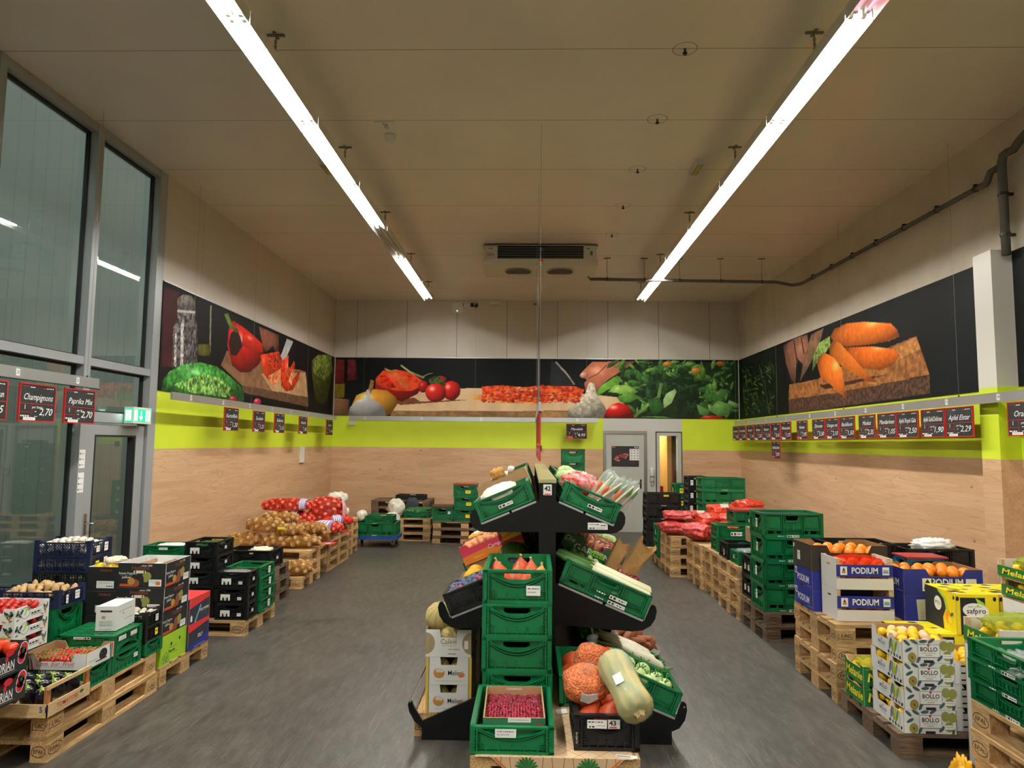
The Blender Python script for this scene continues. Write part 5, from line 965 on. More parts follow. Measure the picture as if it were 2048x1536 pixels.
# --- green crates on the same pallets
crate('small green crate under the white cherry tomato carton', Mx(-3.04, 4.675, .289), .40, .28, .132, group='green crates on the left pallets', stick=[('F', -.05, .88, .12, .016, 'b')], seed=2)
def pr_com(b, f, L, W, H):
    g = f['F']; b.text(g, 'Com. Eur. Fruit', 0, H*.36, .042, .001, 'ink_red', 0, .35, .25).line(g, [(-.13, H*.55), (.13, H*.55)], .0015, .001, 'ink_grey').line(g, [(-.13, H*.16), (.13, H*.16)], .0015, .001, 'ink_grey')
    b.flat(g, [(-.185, H*.95), (-.165, H*.6), (-.16, 0), (-.178, 0), (-.182, H*.5)], .001, 'ink_green').flat(g, [(-.165, H*.95), (-.15, H*.6), (-.135, 0), (-.15, 0), (-.158, H*.5)], .001, 'ink_red')
    g = f['R']; b.disc(g, .03, H*.55, .045, .035, .001, 'ink', 16).rect(g, -.05, .07, H*.2, H*.27, .0015, 'ink').scrawl(g, -.12, -.03, H*.4, .008, .001, 'ink_grey', 3).flat(g, [(.10, H), (.115, H), (.125, 0), (.112, 0)], .001, 'ink_green').flat(g, [(.122, H), (.136, H), (.136, 0), (.13, 0)], .001, 'ink_red')
CM_ = Mx(-3.04, 4.67, .4225)
carton('white carton with red script lettering, full of cherry tomatoes', CM_, .41, .30, .10, 'card_white', 'card_brown', {'F': dip(.41, .10, .27, .05, .03), 'B': dip(.41, .10, .27, .05, .03)}, pr_com)
fill('cherry_tomato', ['tomato0', 'tomato1'], 'cherry tomato in the white carton with red script lettering', 'tomato', CM_, .38, .27, .048, .0145, 15, 11, 'cherry tomatoes in the white carton', 4, .012)
m = MB(); R_ = random.Random(3)
for i in range(190):
    x, y = R_.uniform(-.17, .17), R_.uniform(-.12, .12); a = R_.uniform(0, 6); m.tube([(x, y, .06), (x+.02*math.cos(a), y+.02*math.sin(a), .072), (x+.045*math.cos(a+.4), y+.045*math.sin(a+.4), .062)], .0023, 'stem_green' if i % 3 else 'dry_stem', 4)
tag(m.build('tomato_stems', None, False, CM_), 'tangle of thin green stems over the cherry tomatoes', 'stems', None, 'stuff')
crate('lower of the two green crates under the small white box', Mx(-3.04, 5.0, .289), .40, .355, .132, group='green crates on the left pallets', stick=[('R', .1, .5, .05, .03, 'w')], seed=3)
crate('upside-down green crate with the small white box standing on it', Mx(-3.04, 5.0, .422), .40, .355, .132, group='green crates on the left pallets', flip=True, stick=[('B', .02, .88-.76, .12, .016, 'b'), ('R', .08, .25, .09, .03, 'w'), ('R', -.06, .25, .08, .03, 'w')], seed=4)
def pr_wb(b, f, L, W, H):
    g = f['F']; b.rect(g, -.035, .035, H*.78, H*.86, .001, 'ink').disc(g, -.035, H*.82, H*.04, H*.04, .001, 'ink', 12).disc(g, .035, H*.82, H*.04, H*.04, .001, 'ink', 12).rect(g, -.03, -.005, H*.5, H*.62, .001, 'ink_tan')
    for i, v in enumerate((.40, .34, .28, .22, .07)): b.scrawl(g, -.045, .045, H*v, .007, .001, 'ink' if i == 3 else 'ink_grey', i)
    g = f['R']; b.rect(g, -.04, -.03, H*.6, H*.66, .001, 'ink').scrawl(g, -.10, .08, H*.75, .008, .001, 'ink_grey', 7).scrawl(g, -.02, .1, H*.35, .008, .001, 'ink_grey', 8)
carton('small white closed carton with a handle hole on the green crates', Mx(-2.985, 5.075, .5555, .06), .142, .26, .165, 'card_white', 'card_white', pr=pr_wb, lid='card_white')
# --- potatoes in a blue crate on two green crates
crates(2, 'under the dark blue potato crate', -3.50, 5.03, .289, 0, .40, .30, .214, 'green crates on the left pallets', seed=6, stick=[])
PT = Mx(-3.50, 5.025, .7185); crate('dark blue lattice crate of loose potatoes on green crates', PT, .44, .30, .125, 'crate_navy', 'lat', stick=[('R', .05, .5, .05, .06, 'w'), ('R', -.06, .4, .025, .06, 'w')])
fill('potato', ['palepotato0', 'palepotato1', 'palepotato2'], 'pale potato in the dark blue lattice crate', 'potato', PT, .40, .26, .085, .027, 7, 5, 'potatoes in the blue crate', 7, .04)
crate('dark blue crate at the frame edge beside the potato crate', Mx(-3.98, 4.99, .6885), .44, .30, .14, 'crate_navy', 'lat')
crates(2, 'under the blue crate at the frame edge', -3.98, 4.99, .289-.03+.0, 0, .40, .30, .214, 'green crates on the left pallets', seed=61)
# --- mushroom crates
cols = ['crate_black', 'crate_navy', 'crate_black', 'crate_black', 'crate_navy', 'crate_black', 'crate_navy', 'crate_navy']
for i, c in enumerate(cols):
    M_ = Mx(-3.74, 5.71, .1445+.1155*i); nm = 'dark blue' if c == 'crate_navy' else 'black'
    crate('%s lattice crate of the tall mushroom stack, %s' % (nm, from_top(i, 8)), M_, .46, .29, .135 if i == 7 else .125, c, 'latx' if i == 7 else 'lat', 'mushroom crates in the tall stack', [('R', -.05, .45, .045, .05, 'w' if i != 6 else 'y'), ('R', .06, .5, .05, .07, 'w')] if i > 2 else (), i)
    if i > 2: fill('mushroom', ['mushroom0', 'mushroom1', 'mushroom2'], 'white mushroom in the %s crate of the tall lattice stack' % from_top(i, 8), 'mushroom', M_, .42, .25, .085, .026, 8 if i > 5 else 7, 5 if i > 6 else 4, 'mushrooms in the tall lattice stack', i, .045 if i == 7 else .01, layers=2 if i > 5 else 1, up=True)
crates(1, 'under the black mushroom crates beside the lime carton', -3.03, 5.345-.0, .289, 0, .38, .25, .105, 'green crates on the left pallets', seed=8)
for i in range(2):
    M_ = Mx(-3.03, 5.34, .395+.104*i); crate('%s small black lattice crate of mushrooms before the black cartons' % ('upper' if i else 'lower'), M_, .38, .24, .118, 'crate_black', 'lat', 'small black mushroom crates', [('R', .03, .45, .04, .05, 'y' if not i else 'w')], i)
    fill('mushroom', ['mushroom0', 'mushroom1', 'mushroom2'], 'white mushroom in the %s small black lattice crate' % ('upper' if i else 'lower'), 'mushroom', M_, .34, .20, .08, .022, 7, 4 if i else 3, 'mushrooms in the small black crates', i+20, .03 if i else 0, up=True)
# --- black pepper cartons, lime carton, sweet pepper cartons
def pr_hol(b, f, L, W, H):
    for s, g in (('F', f['F']), ('R', f['R'])):
        b.text(g, 'Holland', -.01 if s == 'F' else .02, H*.80, .045, .001, 'ink_rust', .008).text(g, 'since 1985', .04 if s == 'F' else .06, H*.90, .020, .0012, 'ink_white', .005)
        b.text(g, 'Sweet Peppers', -.11 if s == 'F' else -.12, H*.58, .024, .001, 'ink_white', .004).scrawl(g, -.17, -.07, H*.50, .007, .001, 'ink_grey', 2).text(g, 'yellow', -.12, H*.42, .028, .001, 'ink_white', .005)
        o = 0 if s == 'F' else .02
        b.rect(g, -.19 if s == 'R' else -.17, -.05, H*.04, H*.15, .001, 'squash').disc(g, -.08+o, H*.26, .03, .028, .0014, 'ink_gold', 12).disc(g, -.045+o, H*.18, .03, .03, .0012, 'ink_rust', 12).disc(g, .03+o, H*.40, .028, .036, .001, 'ink_olive', 12, .4).disc(g, .055+o, H*.50, .022, .03, .0013, 'ink_olive', 10, .5).disc(g, -.01+o, H*.30, .03, .05, .0011, 'ink_rust' if s == 'R' else 'ink', 12)
        b.rect(g, .06 if s == 'F' else .08, .16 if s == 'F' else .17, H*.06, H*.34, .0016, 'paper').scrawl(g, .07, .15, H*.27, .006, .002, 'ink_grey', 1).scrawl(g, .09, .15, H*.2, .006, .002, 'ink', 4)
        if s == 'F': b.rect(g, .115, .15, H*.12, H*.25, .0021, 'ink_orange').rect(g, -.055, .025, H*.585, H*.70, .0015, 'card_cream').disc(g, -.055, H*.642, .011, .011, .0015, 'card_cream', 12).disc(g, .025, H*.642, .011, .011, .0015, 'card_cream', 12)
def pr_lime(b, f, L, W, H):
    g = f['R']; b.disc(g, -.04, H*.62, .012, .014, .001, 'ink', 12).disc(g, .09, H*.68, .012, .014, .001, 'ink', 12).text(g, 'Paprika', -.03, H*.38, .035, .001, 'ink', .012).scrawl(g, -.07, .06, H*.5, .008, .001, 'ink_teal', 3).scrawl(g, -.02, .06, H*.28, .007, .001, 'ink_teal', 4)
    for u, v in ((-.15, .2), (-.12, .26), (-.09, .18), (-.165, .12), (-.10, .08)): b.ring(g, u, H*v, .022, .035, .004, .001, 'ink_green', 14)
    b.ring(g, .14, H*.5, .022, .022, .002, .001, 'ink_teal', 16)
carton('lime green pepper carton under the black pepper cartons', Mx(-3.035, 5.665, .1445), .38, .40, .222, 'card_lime', 'card_lime', pr=pr_lime, lid='card_lime')
for i in range(3):
    carton('%s black sweet pepper carton stacked on the lime carton' % from_top(i, 3), Mx(-3.035+.004*i, 5.665, .371+.189*i), .38, .40, .1875, 'card_black', 'card_white', pr=pr_hol, group='black sweet pepper cartons')
m = MB(); m.box(-.11, -.095, -.19, .19, 0, .15, 'card_brown').box(.06, .075, -.19, .19, .0, .15, 'card_brown').box(-.09, .055, -.19, .19, .1, .12, 'card_white'); tag(m.build('carton_divider', None, False, Mx(-3.027, 5.665, .76)), 'brown and white card divider inside the topmost black pepper carton', 'divider')
for i in range(4):
    carton('%s black carton squeezed between mushroom stack and pepper cartons' % from_top(i, 4), Mx(-3.36, 5.70, .1445+.188*i), .25, .38, .187, 'card_black', 'card_white', pr=lambda b, f, L, W, H: b.rect(f['F'], -.05, .09, H*.12, H*.42, .001, 'paper').scrawl(f['F'], -.03, .07, H*.34, .007, .0015, 'ink_grey', 2).scrawl(f['F'], .03, .08, H*.2, .012, .0015, 'ink', 5).text(f['F'], 'Holland', .02, H*.86, .03, .001, 'ink_rust'), group='narrow black pepper cartons')
fill('yellow_pepper', ['pepper'], 'yellow pepper on the narrow black carton', 'pepper', Mx(-3.36, 5.70, .1445+.188*3), .22, .34, .165, .04, 2, 4, 'yellow peppers on the narrow carton', 5)
tag(lump('paper_wad', 'x', 'paper', Mx(-3.33, 5.62, .9), .07, .09, .03, 'card_cream', 4, .2, 3), 'crumpled pale paper among the yellow peppers', 'paper')
def pr_sweet(b, f, L, W, H):
    g = f['R']; q = W/2; b.flat(g, [(-q, H), (-q, H*.62), (q, H*.80), (q, H)], .001, 'card_red').flat(g, [(-q, H), (-q, H*.82), (q, H*.97), (q, H)], .0012, 'squash').line(g, [(-.08, .0), (.02, H*.62)], .02, .0012, 'ink_sky').text(g, 'SWEET PEPPERS', .085, H*.40, .03, .0014, 'ink_white', .012, 0, .17).scrawl(g, .02, .14, H*.3, .006, .0014, 'ink_grey', 3).disc(g, -.03, H*.5, .009, .012, .0015, 'ink', 10).disc(g, .09, H*.62, .009, .012, .0015, 'ink', 10).flat(g, [(-.16, .02), (-.13, .02), (-.13, .06), (-.145, .075), (-.16, .06)], .0013, 'ink_white')
def pr_esly(b, f, L, W, H):
    g = f['R']; q = W/2; b.flat(g, [(-q, H), (-q, H*.70), (q, H*.86), (q, H)], .001, 'card_red').flat(g, [(-q, 0), (q, 0), (q, H*.5), (q-.06, H*.36), (-q, H*.16)], .0012, 'card_navy').rect(g, q-.03, q, 0, H*.8, .0013, 'card_navy').text(g, 'ESLY', .03, H*.42, .042, .0015, 'ink_white', .015, 0, .09).scrawl(g, -.08, .12, H*.06, .006, .0016, 'ink_white', 3).disc(g, -.03, H*.62, .009, .012, .0015, 'ink', 10).disc(g, .08, H*.62, .009, .012, .0015, 'ink', 10)
carton('lower dark blue-edged carton with a red band beside the lime carton', Mx(-3.02, 6.055, .1445), .38, .375, .209, 'card_dark_blue', pr=pr_esly, lid='card_red')
carton('upper dark carton lettered SWEET PEPPERS with a red top', Mx(-3.02, 6.055, .3585), .38, .375, .209, 'card_dark_blue', pr=pr_sweet, lid='card_red')
# --- black and green crates on the next pallet
mst = lambda i: [('F', -.06, .42, .095, .06, 'm'), ('R', 0, .5, .05, .03, 'w')]
BA = crates(5, 'of the taller black stack on the left', -3.285, 7.20, .1445, 0, .325, .40, .1475, 'black crates in the taller left stack', 'crate_black', stick=mst, seed=21)
tag(lump('dark_leaves', '', '', Mx(-3.285, 7.2, .80), .13, .17, .03, 'cucumber', 3, .3, 3), 'dark vegetables in the topmost crate of the taller black stack', 'vegetables')
BB = crates(3, 'of the lower black stack on the left', -2.92, 7.03, .1445, 0, .325, .235, .1535, 'black crates in the lower left stack', 'crate_black', stick=lambda i: mst(i)+[('F', .08, .35, .04, .03, 'w')], seed=22)
tag(lump('film_cover', '', '', Mx(-2.92, 7.03, .575), .14, .09, .018, 'clear_film', 4, .2, 3), 'clear film over the topmost crate of the lower black stack', 'film')
crates(4, 'behind the lower black stack on the left', -2.93, 7.40, .1445, 0, .36, .40, .1145, 'green crates behind the black ones', seed=23, stick=lambda i: [('R', .05, .5, .06, .07, 'w')])
crates(5, 'between window frame and the taller black stack', -3.70, 7.2, .1445, 0, .42, .30, .1375, 'green crates by the window frame', seed=24, stick=lambda i: [('F', 0, .79, .09, .025, 'w'), ('F', .02, .05, .1, .01, 's')])
tag(lump('paper_sheet', '', '', Mx(-3.68, 7.2, .80), .15, .11, .02, 'paper', 6, .1, 2), 'white paper lining in the topmost green crate by the window frame', 'paper')
BC = crate('lone black crate on three pallets before the potato sacks', Mx(-3.24, 8.26, .4335), .55, .40, .205, 'crate_black', 'fold', None, [('R', 0, .5, .06, .03, 'w')], 3)
tag(lump('crumpled_paper', '', '', Mx(-3.15, 8.25, .56), .13, .12, .05, 'card_cream', 7, .25, 3), 'crumpled pale paper in the lone black crate', 'paper')
tag(MB().box(-3.99, -3.58, 8.63, 8.655, .434, .70, 'osb').build('particle_board'), 'yellow particle board standing behind the lone black crate', 'board')
# --- potato sacks
POT = ['sackpotato0', 'sackpotato1', 'sackpotato2']; GP = 'brown potato sacks on the left pallets'; GPI = 'potatoes in the brown net sacks'
zt = .434
for i, (x, y, z, rz, a, b, c, lab) in enumerate([
    (-3.95, 9.72, zt, .15, .24, .17, .10, 'bottom left brown potato sack, against the wall'), (-3.46, 9.70, zt, -.1, .25, .17, .095, 'bottom middle brown potato sack behind the lone black crate'),
    (-3.14, 9.69, zt, .05, .27, .16, .095, 'bottom right brown potato sack at the aisle edge of the pallets'), (-3.70, 9.78, zt+.18, -.28, .30, .18, .11, 'large brown potato sack lying slanted on the lower two'),
    (-3.30, 9.68, zt+.165, -.1, .19, .14, .085, 'small brown potato sack with a yellow tag'), (-3.60, 10.12, zt+.27, .05, .27, .16, .09, 'topmost brown potato sack at the back'),
    (-3.05, 9.88, zt+.165, -.35, .22, .14, .085, 'brown potato sack in front of the red onion sack with purple band'), (-3.03, 10.06, zt+.02, 1.2, .20, .14, .13, 'brown potato sack standing at the aisle corner')]):
    sack(lab, Mx(x, y, z, rz), a, b, c, 'sack_net', POT, .037, 19, 'potato', 'potato in the '+lab.replace('brown ', ''), 'potato', i+1, GP, GPI)
tag(MB().box(-.05, .05, -.002, .002, 0, .035, 'ink_yellow').build('price_tag', None, False, Mx(-3.38, 9.53, .70, 0)), 'yellow tag on the small brown potato sack', 'tag')
sack('fallen brown potato sack lying low on the single floor pallet', Mx(-3.03, 9.24, .145, .3), .20, .14, .10, 'sack_net', POT, .036, 17, 'potato', 'potato in the fallen sack on the floor pallet', 'potato', 31, GP, GPI)
# --- onion sacks
GO = 'red onion sacks on the left pallets'; GOI = 'onions in the red net sacks'; zo = .578; ON = ['onion0', 'onion1']
for i, (x, y, z, rz, a, b, c, lab, bd) in enumerate([
    (-3.66, 10.72, zo, 0, .38, .19, .13, 'lower red onion sack at the back with a blue label', ('ink_blue', .02, .16)), (-3.72, 10.72, zo+.235, .03, .40, .18, .11, 'upper red onion sack at the back with a white-lined top', ('net_purple', .22, .32)),
    (-3.22, 11.12, zo, .5, .30, .22, .23, 'tall bulging red onion sack with a pink end', ('net_pink', .2, .3)), (-3.10, 10.50, zo-.06, -.12, .34, .18, .10, 'front red onion sack with a broad purple and white band', ('net_purple', -.05, .2)),
    (-3.02, 11.02, zo, .5, .26, .14, .085, 'low red onion sack at the far aisle corner of the pallets', ('net_purple', -.1, .05))]):
    sack(lab, Mx(x, y, z, rz), a, b, c, 'red_net', ON, .036, 36, 'onion', 'onion in the '+lab, 'onion', i+41, GO, GOI, bd)
tag(MB().box(-.17, .17, -.13, .13, 0, .004, 'card_red').box(-.1, .12, -.06, .06, .0045, .005, 'paper').build('carton_sheet', None, False, Mx(-2.98, 10.13, .5795-.145, .05)), 'flat red and white printed sheet at the aisle edge beside the potatoes', 'sheet')
wrapped('net_sack', 'lime green net sack behind the red onion sacks', 'sack', Mx(-3.30, 11.42, .80, -.5), .34, .14, .09, 'net_lime', 5, .035, 60)
# --- white sacks
for i, (x, y, z, rz, a, b, c, lab) in enumerate([(-3.32, 11.95, .578, .1, .26, .22, .12, 'lower white sack behind the red onion sacks'), (-3.30, 11.98, .80, 0, .20, .2, .13, 'upper white sack behind the red onion sacks'),
    (-2.60, 13.72, .434, .1, .19, .2, .19, 'white sack on the pallets beside the blue dolly'), (-2.63, 13.5, .29, .1, .16, .10, .14, 'pale sack hanging over the pallet edge behind the blue dolly')]):
    wrapped('white_sack', lab, 'sack', Mx(x, y, z, rz), a, b, c, 'white_sack', i+3)
# --- blue dolly with crates
t = thing('crate_dolly', 'blue wheeled crate dolly standing on the floor at the back left', 'dolly', Mx(-2.80, 12.98, 0))
m = MB(); m.box(-.40, .40, -.27, .27, .15, .18, 'blue_dolly')
for s in (-1, 1): m.box(-.40, .40, s*.27-.015, s*.27+.015, .14, .20, 'blue_dolly').box(s*.4-.015, s*.4+.015, -.27, .27, .14, .20, 'blue_dolly')
m.build('deck', t)
for sx in (-1, 1):
    for sy in (-1, 1):
        w_ = MB().tube([(sx*.33-.015, sy*.2, .055), (sx*.33+.015, sy*.2, .055)], .055, 'rubber', 14).build('wheel', t)
        MB().box(sx*.33-.022, sx*.33-.017, sy*.2-.03, sy*.2+.03, .05, .15, 'alu').box(sx*.33+.017, sx*.33+.022, sy*.2-.03, sy*.2+.03, .05, .15, 'alu').build('fork', w_)
crate('large green crate standing on the blue dolly', Mx(-2.80, 12.98, .2005), .76, .52, .24, stick=[('F', 0, .06, .09, .016, 's'), ('F', .0, .96, .09, .014, 's')])
crate('smaller green crate on top of the crate on the dolly', Mx(-2.74, 12.98, .4415), .50, .40, .12, seed=3)
wrapped('white_sack', 'white sack lying on the left end of the dolly crates', 'sack', Mx(-3.08, 12.88, .44, 0), .10, .16, .11, 'white_sack', 12)
pallets(5, -2.62, 14.65, .02, 'against the back wall behind the white sacks', 'pallets along the back wall', seed=12, wood='old_wood', block='old_wood')
crate('flat dark crate on the pallet stack against the back wall', Mx(-2.45, 14.6, .722), .6, .4, .10, 'crate_black', seed=4)
lump('dark_jacket', 'dark cloth hanging over the pallets by the back wall', 'cloth', Mx(-2.36, 14.17, .45, .1), .13, .035, .17, 'dark_cloth', 4, .15, 3)
lump('brown_pack', 'brown wrapped pack beside the hanging dark cloth', 'pack', Mx(-2.62, 13.98, .434, .1), .12, .10, .04, 'brown_pack', 3, .08, 3, 4.)
# --- back wall pallets with cucumbers and green crates
pallets(3, -2.50, 13.99, 0, 'by the back wall under the cucumber crate', 'pallets along the back wall', seed=13)
pallets(3, -1.20, 13.60, 0, 'by the back wall under the green crates with yellow labels', 'pallets along the back wall', seed=14, wood='old_wood')
CU = Mx(-2.19, 13.86, .4335); crate('green crate heaped with cucumbers by the back wall', CU, .50, .42, .13, seed=5)
R_ = random.Random(4)
for i in range(16): put('cucumber', 'cucumber', 'long dark cucumber in the heaped crate by the back wall', 'cucumber', CU @ Matrix.Translation((-.20+.05*(i % 8)+.01*(i//8), R_.uniform(-.02, .02), .11+.035*(i//8))) @ Rot(0, -.12, 1.1+R_.uniform(-.2, .2)) @ Matrix.Scale(.36, 4), 'cucumbers by the back wall')
cg = crate('green crate with a dark lid left of the yellow-labelled stack', Mx(-1.63, 13.45, .4335), .40, .44, .25, stick=[('F', .13, .62, .05, .05, 'w')], seed=6)
MB().box(-.21, .21, -.23, .23, 0, .018, 'dark_brown').box(-.2, .2, -.22, .22, .018, .028, 'dark_brown').build('lid', cg, False, Matrix.Translation((0, 0, .2505)))
yl = crates(3, 'of the yellow-labelled stack by the back wall', -1.20, 13.45, .4335, 0, .44, .44, .226, 'yellow-labelled crates by the back wall', seed=25, stick=lambda i: [('F', .06, .42, .10, .06, 'y')])
MB().box(-.225, .225, -.225, .225, 0, .02, 'crate_red').build('lid', yl[2], False, Matrix.Translation((0, 0, .2265)))
tk = crates(6, 'of the tall stack behind the shelf', .86, 13.65, .4335, 0, .44, .44, .226, 'green crates in the tall stack behind the shelf', seed=26)
pallets(3, .9, 13.7, 0, 'behind the shelf under the tall green stack', 'pallets along the back wall', seed=15)
MB().box(-.225, .225, -.225, .225, 0, .02, 'dark_brown').build('lid', tk[5], False, Matrix.Translation((0, 0, .2265)))
# ================================================================ RIGHT ROW
G_PR = 'pallets along the right wall'
pallets(4, 2.75, 3.26, PI/2, 'at the near right corner under flat green crates', G_PR, seed=31)
pallets(1, 2.90, 4.90, 0, 'of dark old wood under the lemon cartons', G_PR, seed=32, wood='old_wood', block='old_wood', stamps=False)
pallets(4, 2.90, 5.78, 0, 'under the orange boxes on the right', G_PR, seed=33)
pallets(3, 3.32, 6.58, 0, 'by the right wall under black crates', G_PR, seed=34)
pallets(2, 2.92, 7.39, 0, 'under the four tall green crates', G_PR, seed=35, wood='old_wood', block='old_wood')
pallets(4, 2.91, 8.22, 0, 'on the right under the cardboard box', G_PR, seed=36)
pallets(4, 2.93, 9.02, 0, 'on the right under the small two green crates', G_PR, seed=37)
pallets(4, 2.89, 9.83, 0, 'under the near red carrot bags', G_PR, seed=38)
pallets(4, 2.67, 10.68, 0, 'under the far red carrot bags', G_PR, seed=39)
pallets(1, 2.66, 11.50, 0, 'on the right under two upright green crates', G_PR, seed=40)
pallets(1, 2.66, 12.50, 0, 'under the far stack of black crates', G_PR, seed=41)
# --- near right corner
RC = crates(3, 'of the flat stack at the near right corner', 2.56, 3.58, .578, PI/2, .60, .40, .105, 'flat green crates at the near right', stick=lambda i: [('B', .02, .06, .10, .018, 'b'), ('B', -.10, .07, .05, .012, 's'), ('F', .02, .06, .10, .018, 'b')], seed=51)
for i in range(5):
    lump('herb_bag', 'clear bag of herbs and radishes in the top flat crate at the near right', 'bag', Mx(2.45+.11*(i % 3), 3.72-.16*(i//3)-.02*i, .80, .5*i), .075, .11, .03, 'clear_film' if i % 2 else 'clear_film', 50+i, .35, 3, group='herb bags in the flat crate')
    put('radish', 'redplum', 'small red radish in a clear bag at the near right', 'radish', Mx(2.45+.11*(i % 3), 3.74-.16*(i//3), .825) @ Matrix.Scale(.014, 4), 'radishes in the herb bags'); put('herb_bunch', 'cucumber', 'green herb stem in a clear bag at the near right', 'herb', Mx(2.47+.11*(i % 3), 3.70-.16*(i//3), .82, .8+i) @ Matrix.Scale(.12, 4), 'herb stems in the bags')
lump('yellow_bag', 'yellow plastic bag stuffed against the near right pallets', 'bag', Mx(2.295, 3.87, .0), .045, .07, .14, 'yellow_bag', 8, .2, 3)
# --- white lemon cartons
def lemonart(b, g, w, H, seed):
    r = random.Random(seed)
    for i, (u, v, k) in enumerate(((-.10, .22, 1), (.115, .30, 0), (.095, .74, 0), (.135, .70, 0))):
        b.disc(g, u, v*H, .027, .031, .001+.0002*i, 'ink_olive', 14); 
        if k: b.disc(g, u, v*H, .016, .019, .0021, 'ink_gold', 12).disc(g, u, v*H, .006, .012, .0024, 'ink_teal', 6, .5)
    for u, v, a in ((-.12, .55, .5), (-.085, .9, -.5), (-.06, .15, 1.1), (.07, .2, .8), (-.03, .92, .1), (.02, .95, .6), (.06, .55, 2.), (.14, .12, 1.4), (-.13, .85, 2.4)): b.disc(g, u, v*H, .026, .010, .0013, 'ink_teal', 8, a)
def pr_bollo(b, f, L, W, H):
    g = f['F']; lemonart(b, g, L, H, 1); b.rect(g, -.065, .07, H*.24, H*.80, .003, 'ink_grey').rect(g, -.063, .068, H*.26, H*.78, .0032, 'paper').text(g, 'BOLLO', .002, H*.58, .036, .0036, 'ink', .022, 0, .105).text(g, 'PRIVILEGE', .002, H*.42, .016, .0036, 'ink_tan', 0, 0, .08).scrawl(g, -.02, .025, H*.33, .006, .0036, 'ink', 3).disc(g, .0, H*.76, .008, .008, .0037, 'ink_red', 12).rect(g, -.03, .03, .001, H*.12, .003, 'ink')
    b.rect(g, .085, .145, H*.2, H*.38, .0034, 'paper').scrawl(g, .09, .14, H*.3, .006, .0038, 'ink_grey', 4)
    g = f['L']; b.text(g, 'BOLLO', -.06, H*.38, .030, .001, 'ink', .02, 0, .09).scrawl(g, -.10, -.02, H*.22, .005, .001, 'ink_grey', 2).disc(g, -.06, H*.54, .006, .007, .0012, 'ink_red', 10)
    for u, a, c in ((.05, 1.3, 'ink_teal'), (.075, 1.7, 'ink_olive'), (.10, 1.5, 'ink_lime'), (.12, 1.2, 'ink_olive'), (.15, 1.6, 'ink_pale'), (.06, 1.0, 'ink_grey')): b.disc(g, u, H*.52, .045, .012, .001+.0001*u, c, 8, a)
    for i in range(5): b.disc(g, .03+.035*i, H*.14, .014, .01, .0012, ['ink', 'ink_grey'][i % 2], 8, i)
BO = [(-.2, 0), (.2, 0), (.2, .115), (.09, .115), (.075, .14), (.045, .14), (.03, .09), (-.13, .09), (-.14, .14), (-.2, .14)]
BO = [(u*.388/.4, v) for u, v in BO]
for i in range(4):
    M_ = Mx(2.49+.006*(i % 2), 4.70, .1455+.1415*i, .01*(i % 3-1)); carton('%s white lemon carton with printed leaves on the dark old pallet' % from_top(i, 4), M_, .315, .40, .14, 'card_white', 'card_brown', {'L': BO, 'R': [(-u, v) for u, v in BO[::-1]]}, pr_bollo, 'white leaf-printed lemon cartons')
    fill('lemon', ['lemon', 'lemon', 'lemon', 'wraplemon'] if i == 3 else ['lemon'], 'lemon in the %s white leaf-printed carton' % from_top(i, 4), 'lemon', M_, .28, .36, .095, .031, 4, 5, 'lemons in the leaf-printed cartons', 60+i, .03 if i == 3 else 0)
def pr_mel(b, f, L, W, H):
    for s, w in (('L', W), ('F', L)):
        g = f[s]; b.text(g, 'Melanie', 0, H*.42, H*.62, .001, 'ink_yellow', .02, .15, w*.86).line(g, [(-w*.45, H*.85), (-w*.2, H*.85)], .002, .001, 'ink_lime').line(g, [(w*.1, H*.1), (w*.42, H*.1)], .002, .001, 'ink_lime')
def melanie(label, M, L, W, H, fillit=True, seed=0, group='green lemon cartons'):
    carton(label, M, L, W, H, 'card_green', 'poplar', {'L': dip(W-.012, H, W*.8, H*.16, .02), 'F': dip(L, H, L*.8, H*.14, .02)}, pr_mel, group)
    if fillit: fill('lemon', ['lemon'], 'lemon in the '+label.replace(' with yellow script', ''), 'lemon', M, L-.04, W-.04, H-.045, .031, 4, 4, 'lemons in the green cartons', seed, .02)
melanie('lower green lemon carton with yellow script beside the white stack', Mx(2.455, 5.08, .1455), .32, .285, .130, True, 71)
melanie('upper green lemon carton with yellow script beside the white stack', Mx(2.455, 5.08, .2765), .32, .285, .130, True, 72)
lump('lemon_net', 'lime yellow net over the lemons in the upper green carton', 'net', Mx(2.455, 5.06, .36), .14, .12, .035, 'lime_net', 9, .15, 4)
def pr_wl(b, f, L, W, H):
    g = f['F']
    for i in range(5): b.rect(g, -.12+.03*(i % 2), -.06+.03*(i % 3), H*(.15+.15*i), H*(.22+.15*i), .001, 'ink').disc(g, .03+.02*(i % 3), H*(.2+.13*i), .03, .018, .001, 'ink_grey' if i % 2 else 'ink', 8, i)
for i in range(3):
    M_ = Mx(2.84, 4.74, .1455+.1415*i); carton('%s white and black printed lemon carton right of the leaf-printed stack' % from_top(i, 3), M_, .32, .38, .14, 'card_white', 'card_brown', {'F': dip(.32, .14, .24, .035, .02)}, pr_wl, 'printed white lemon cartons')
    if i == 2: fill('lemon', ['lemon'], 'lemon in the topmost black and white printed carton', 'lemon', M_, .28, .34, .10, .031, 4, 5, 'lemons in the printed carton', 66, .02)
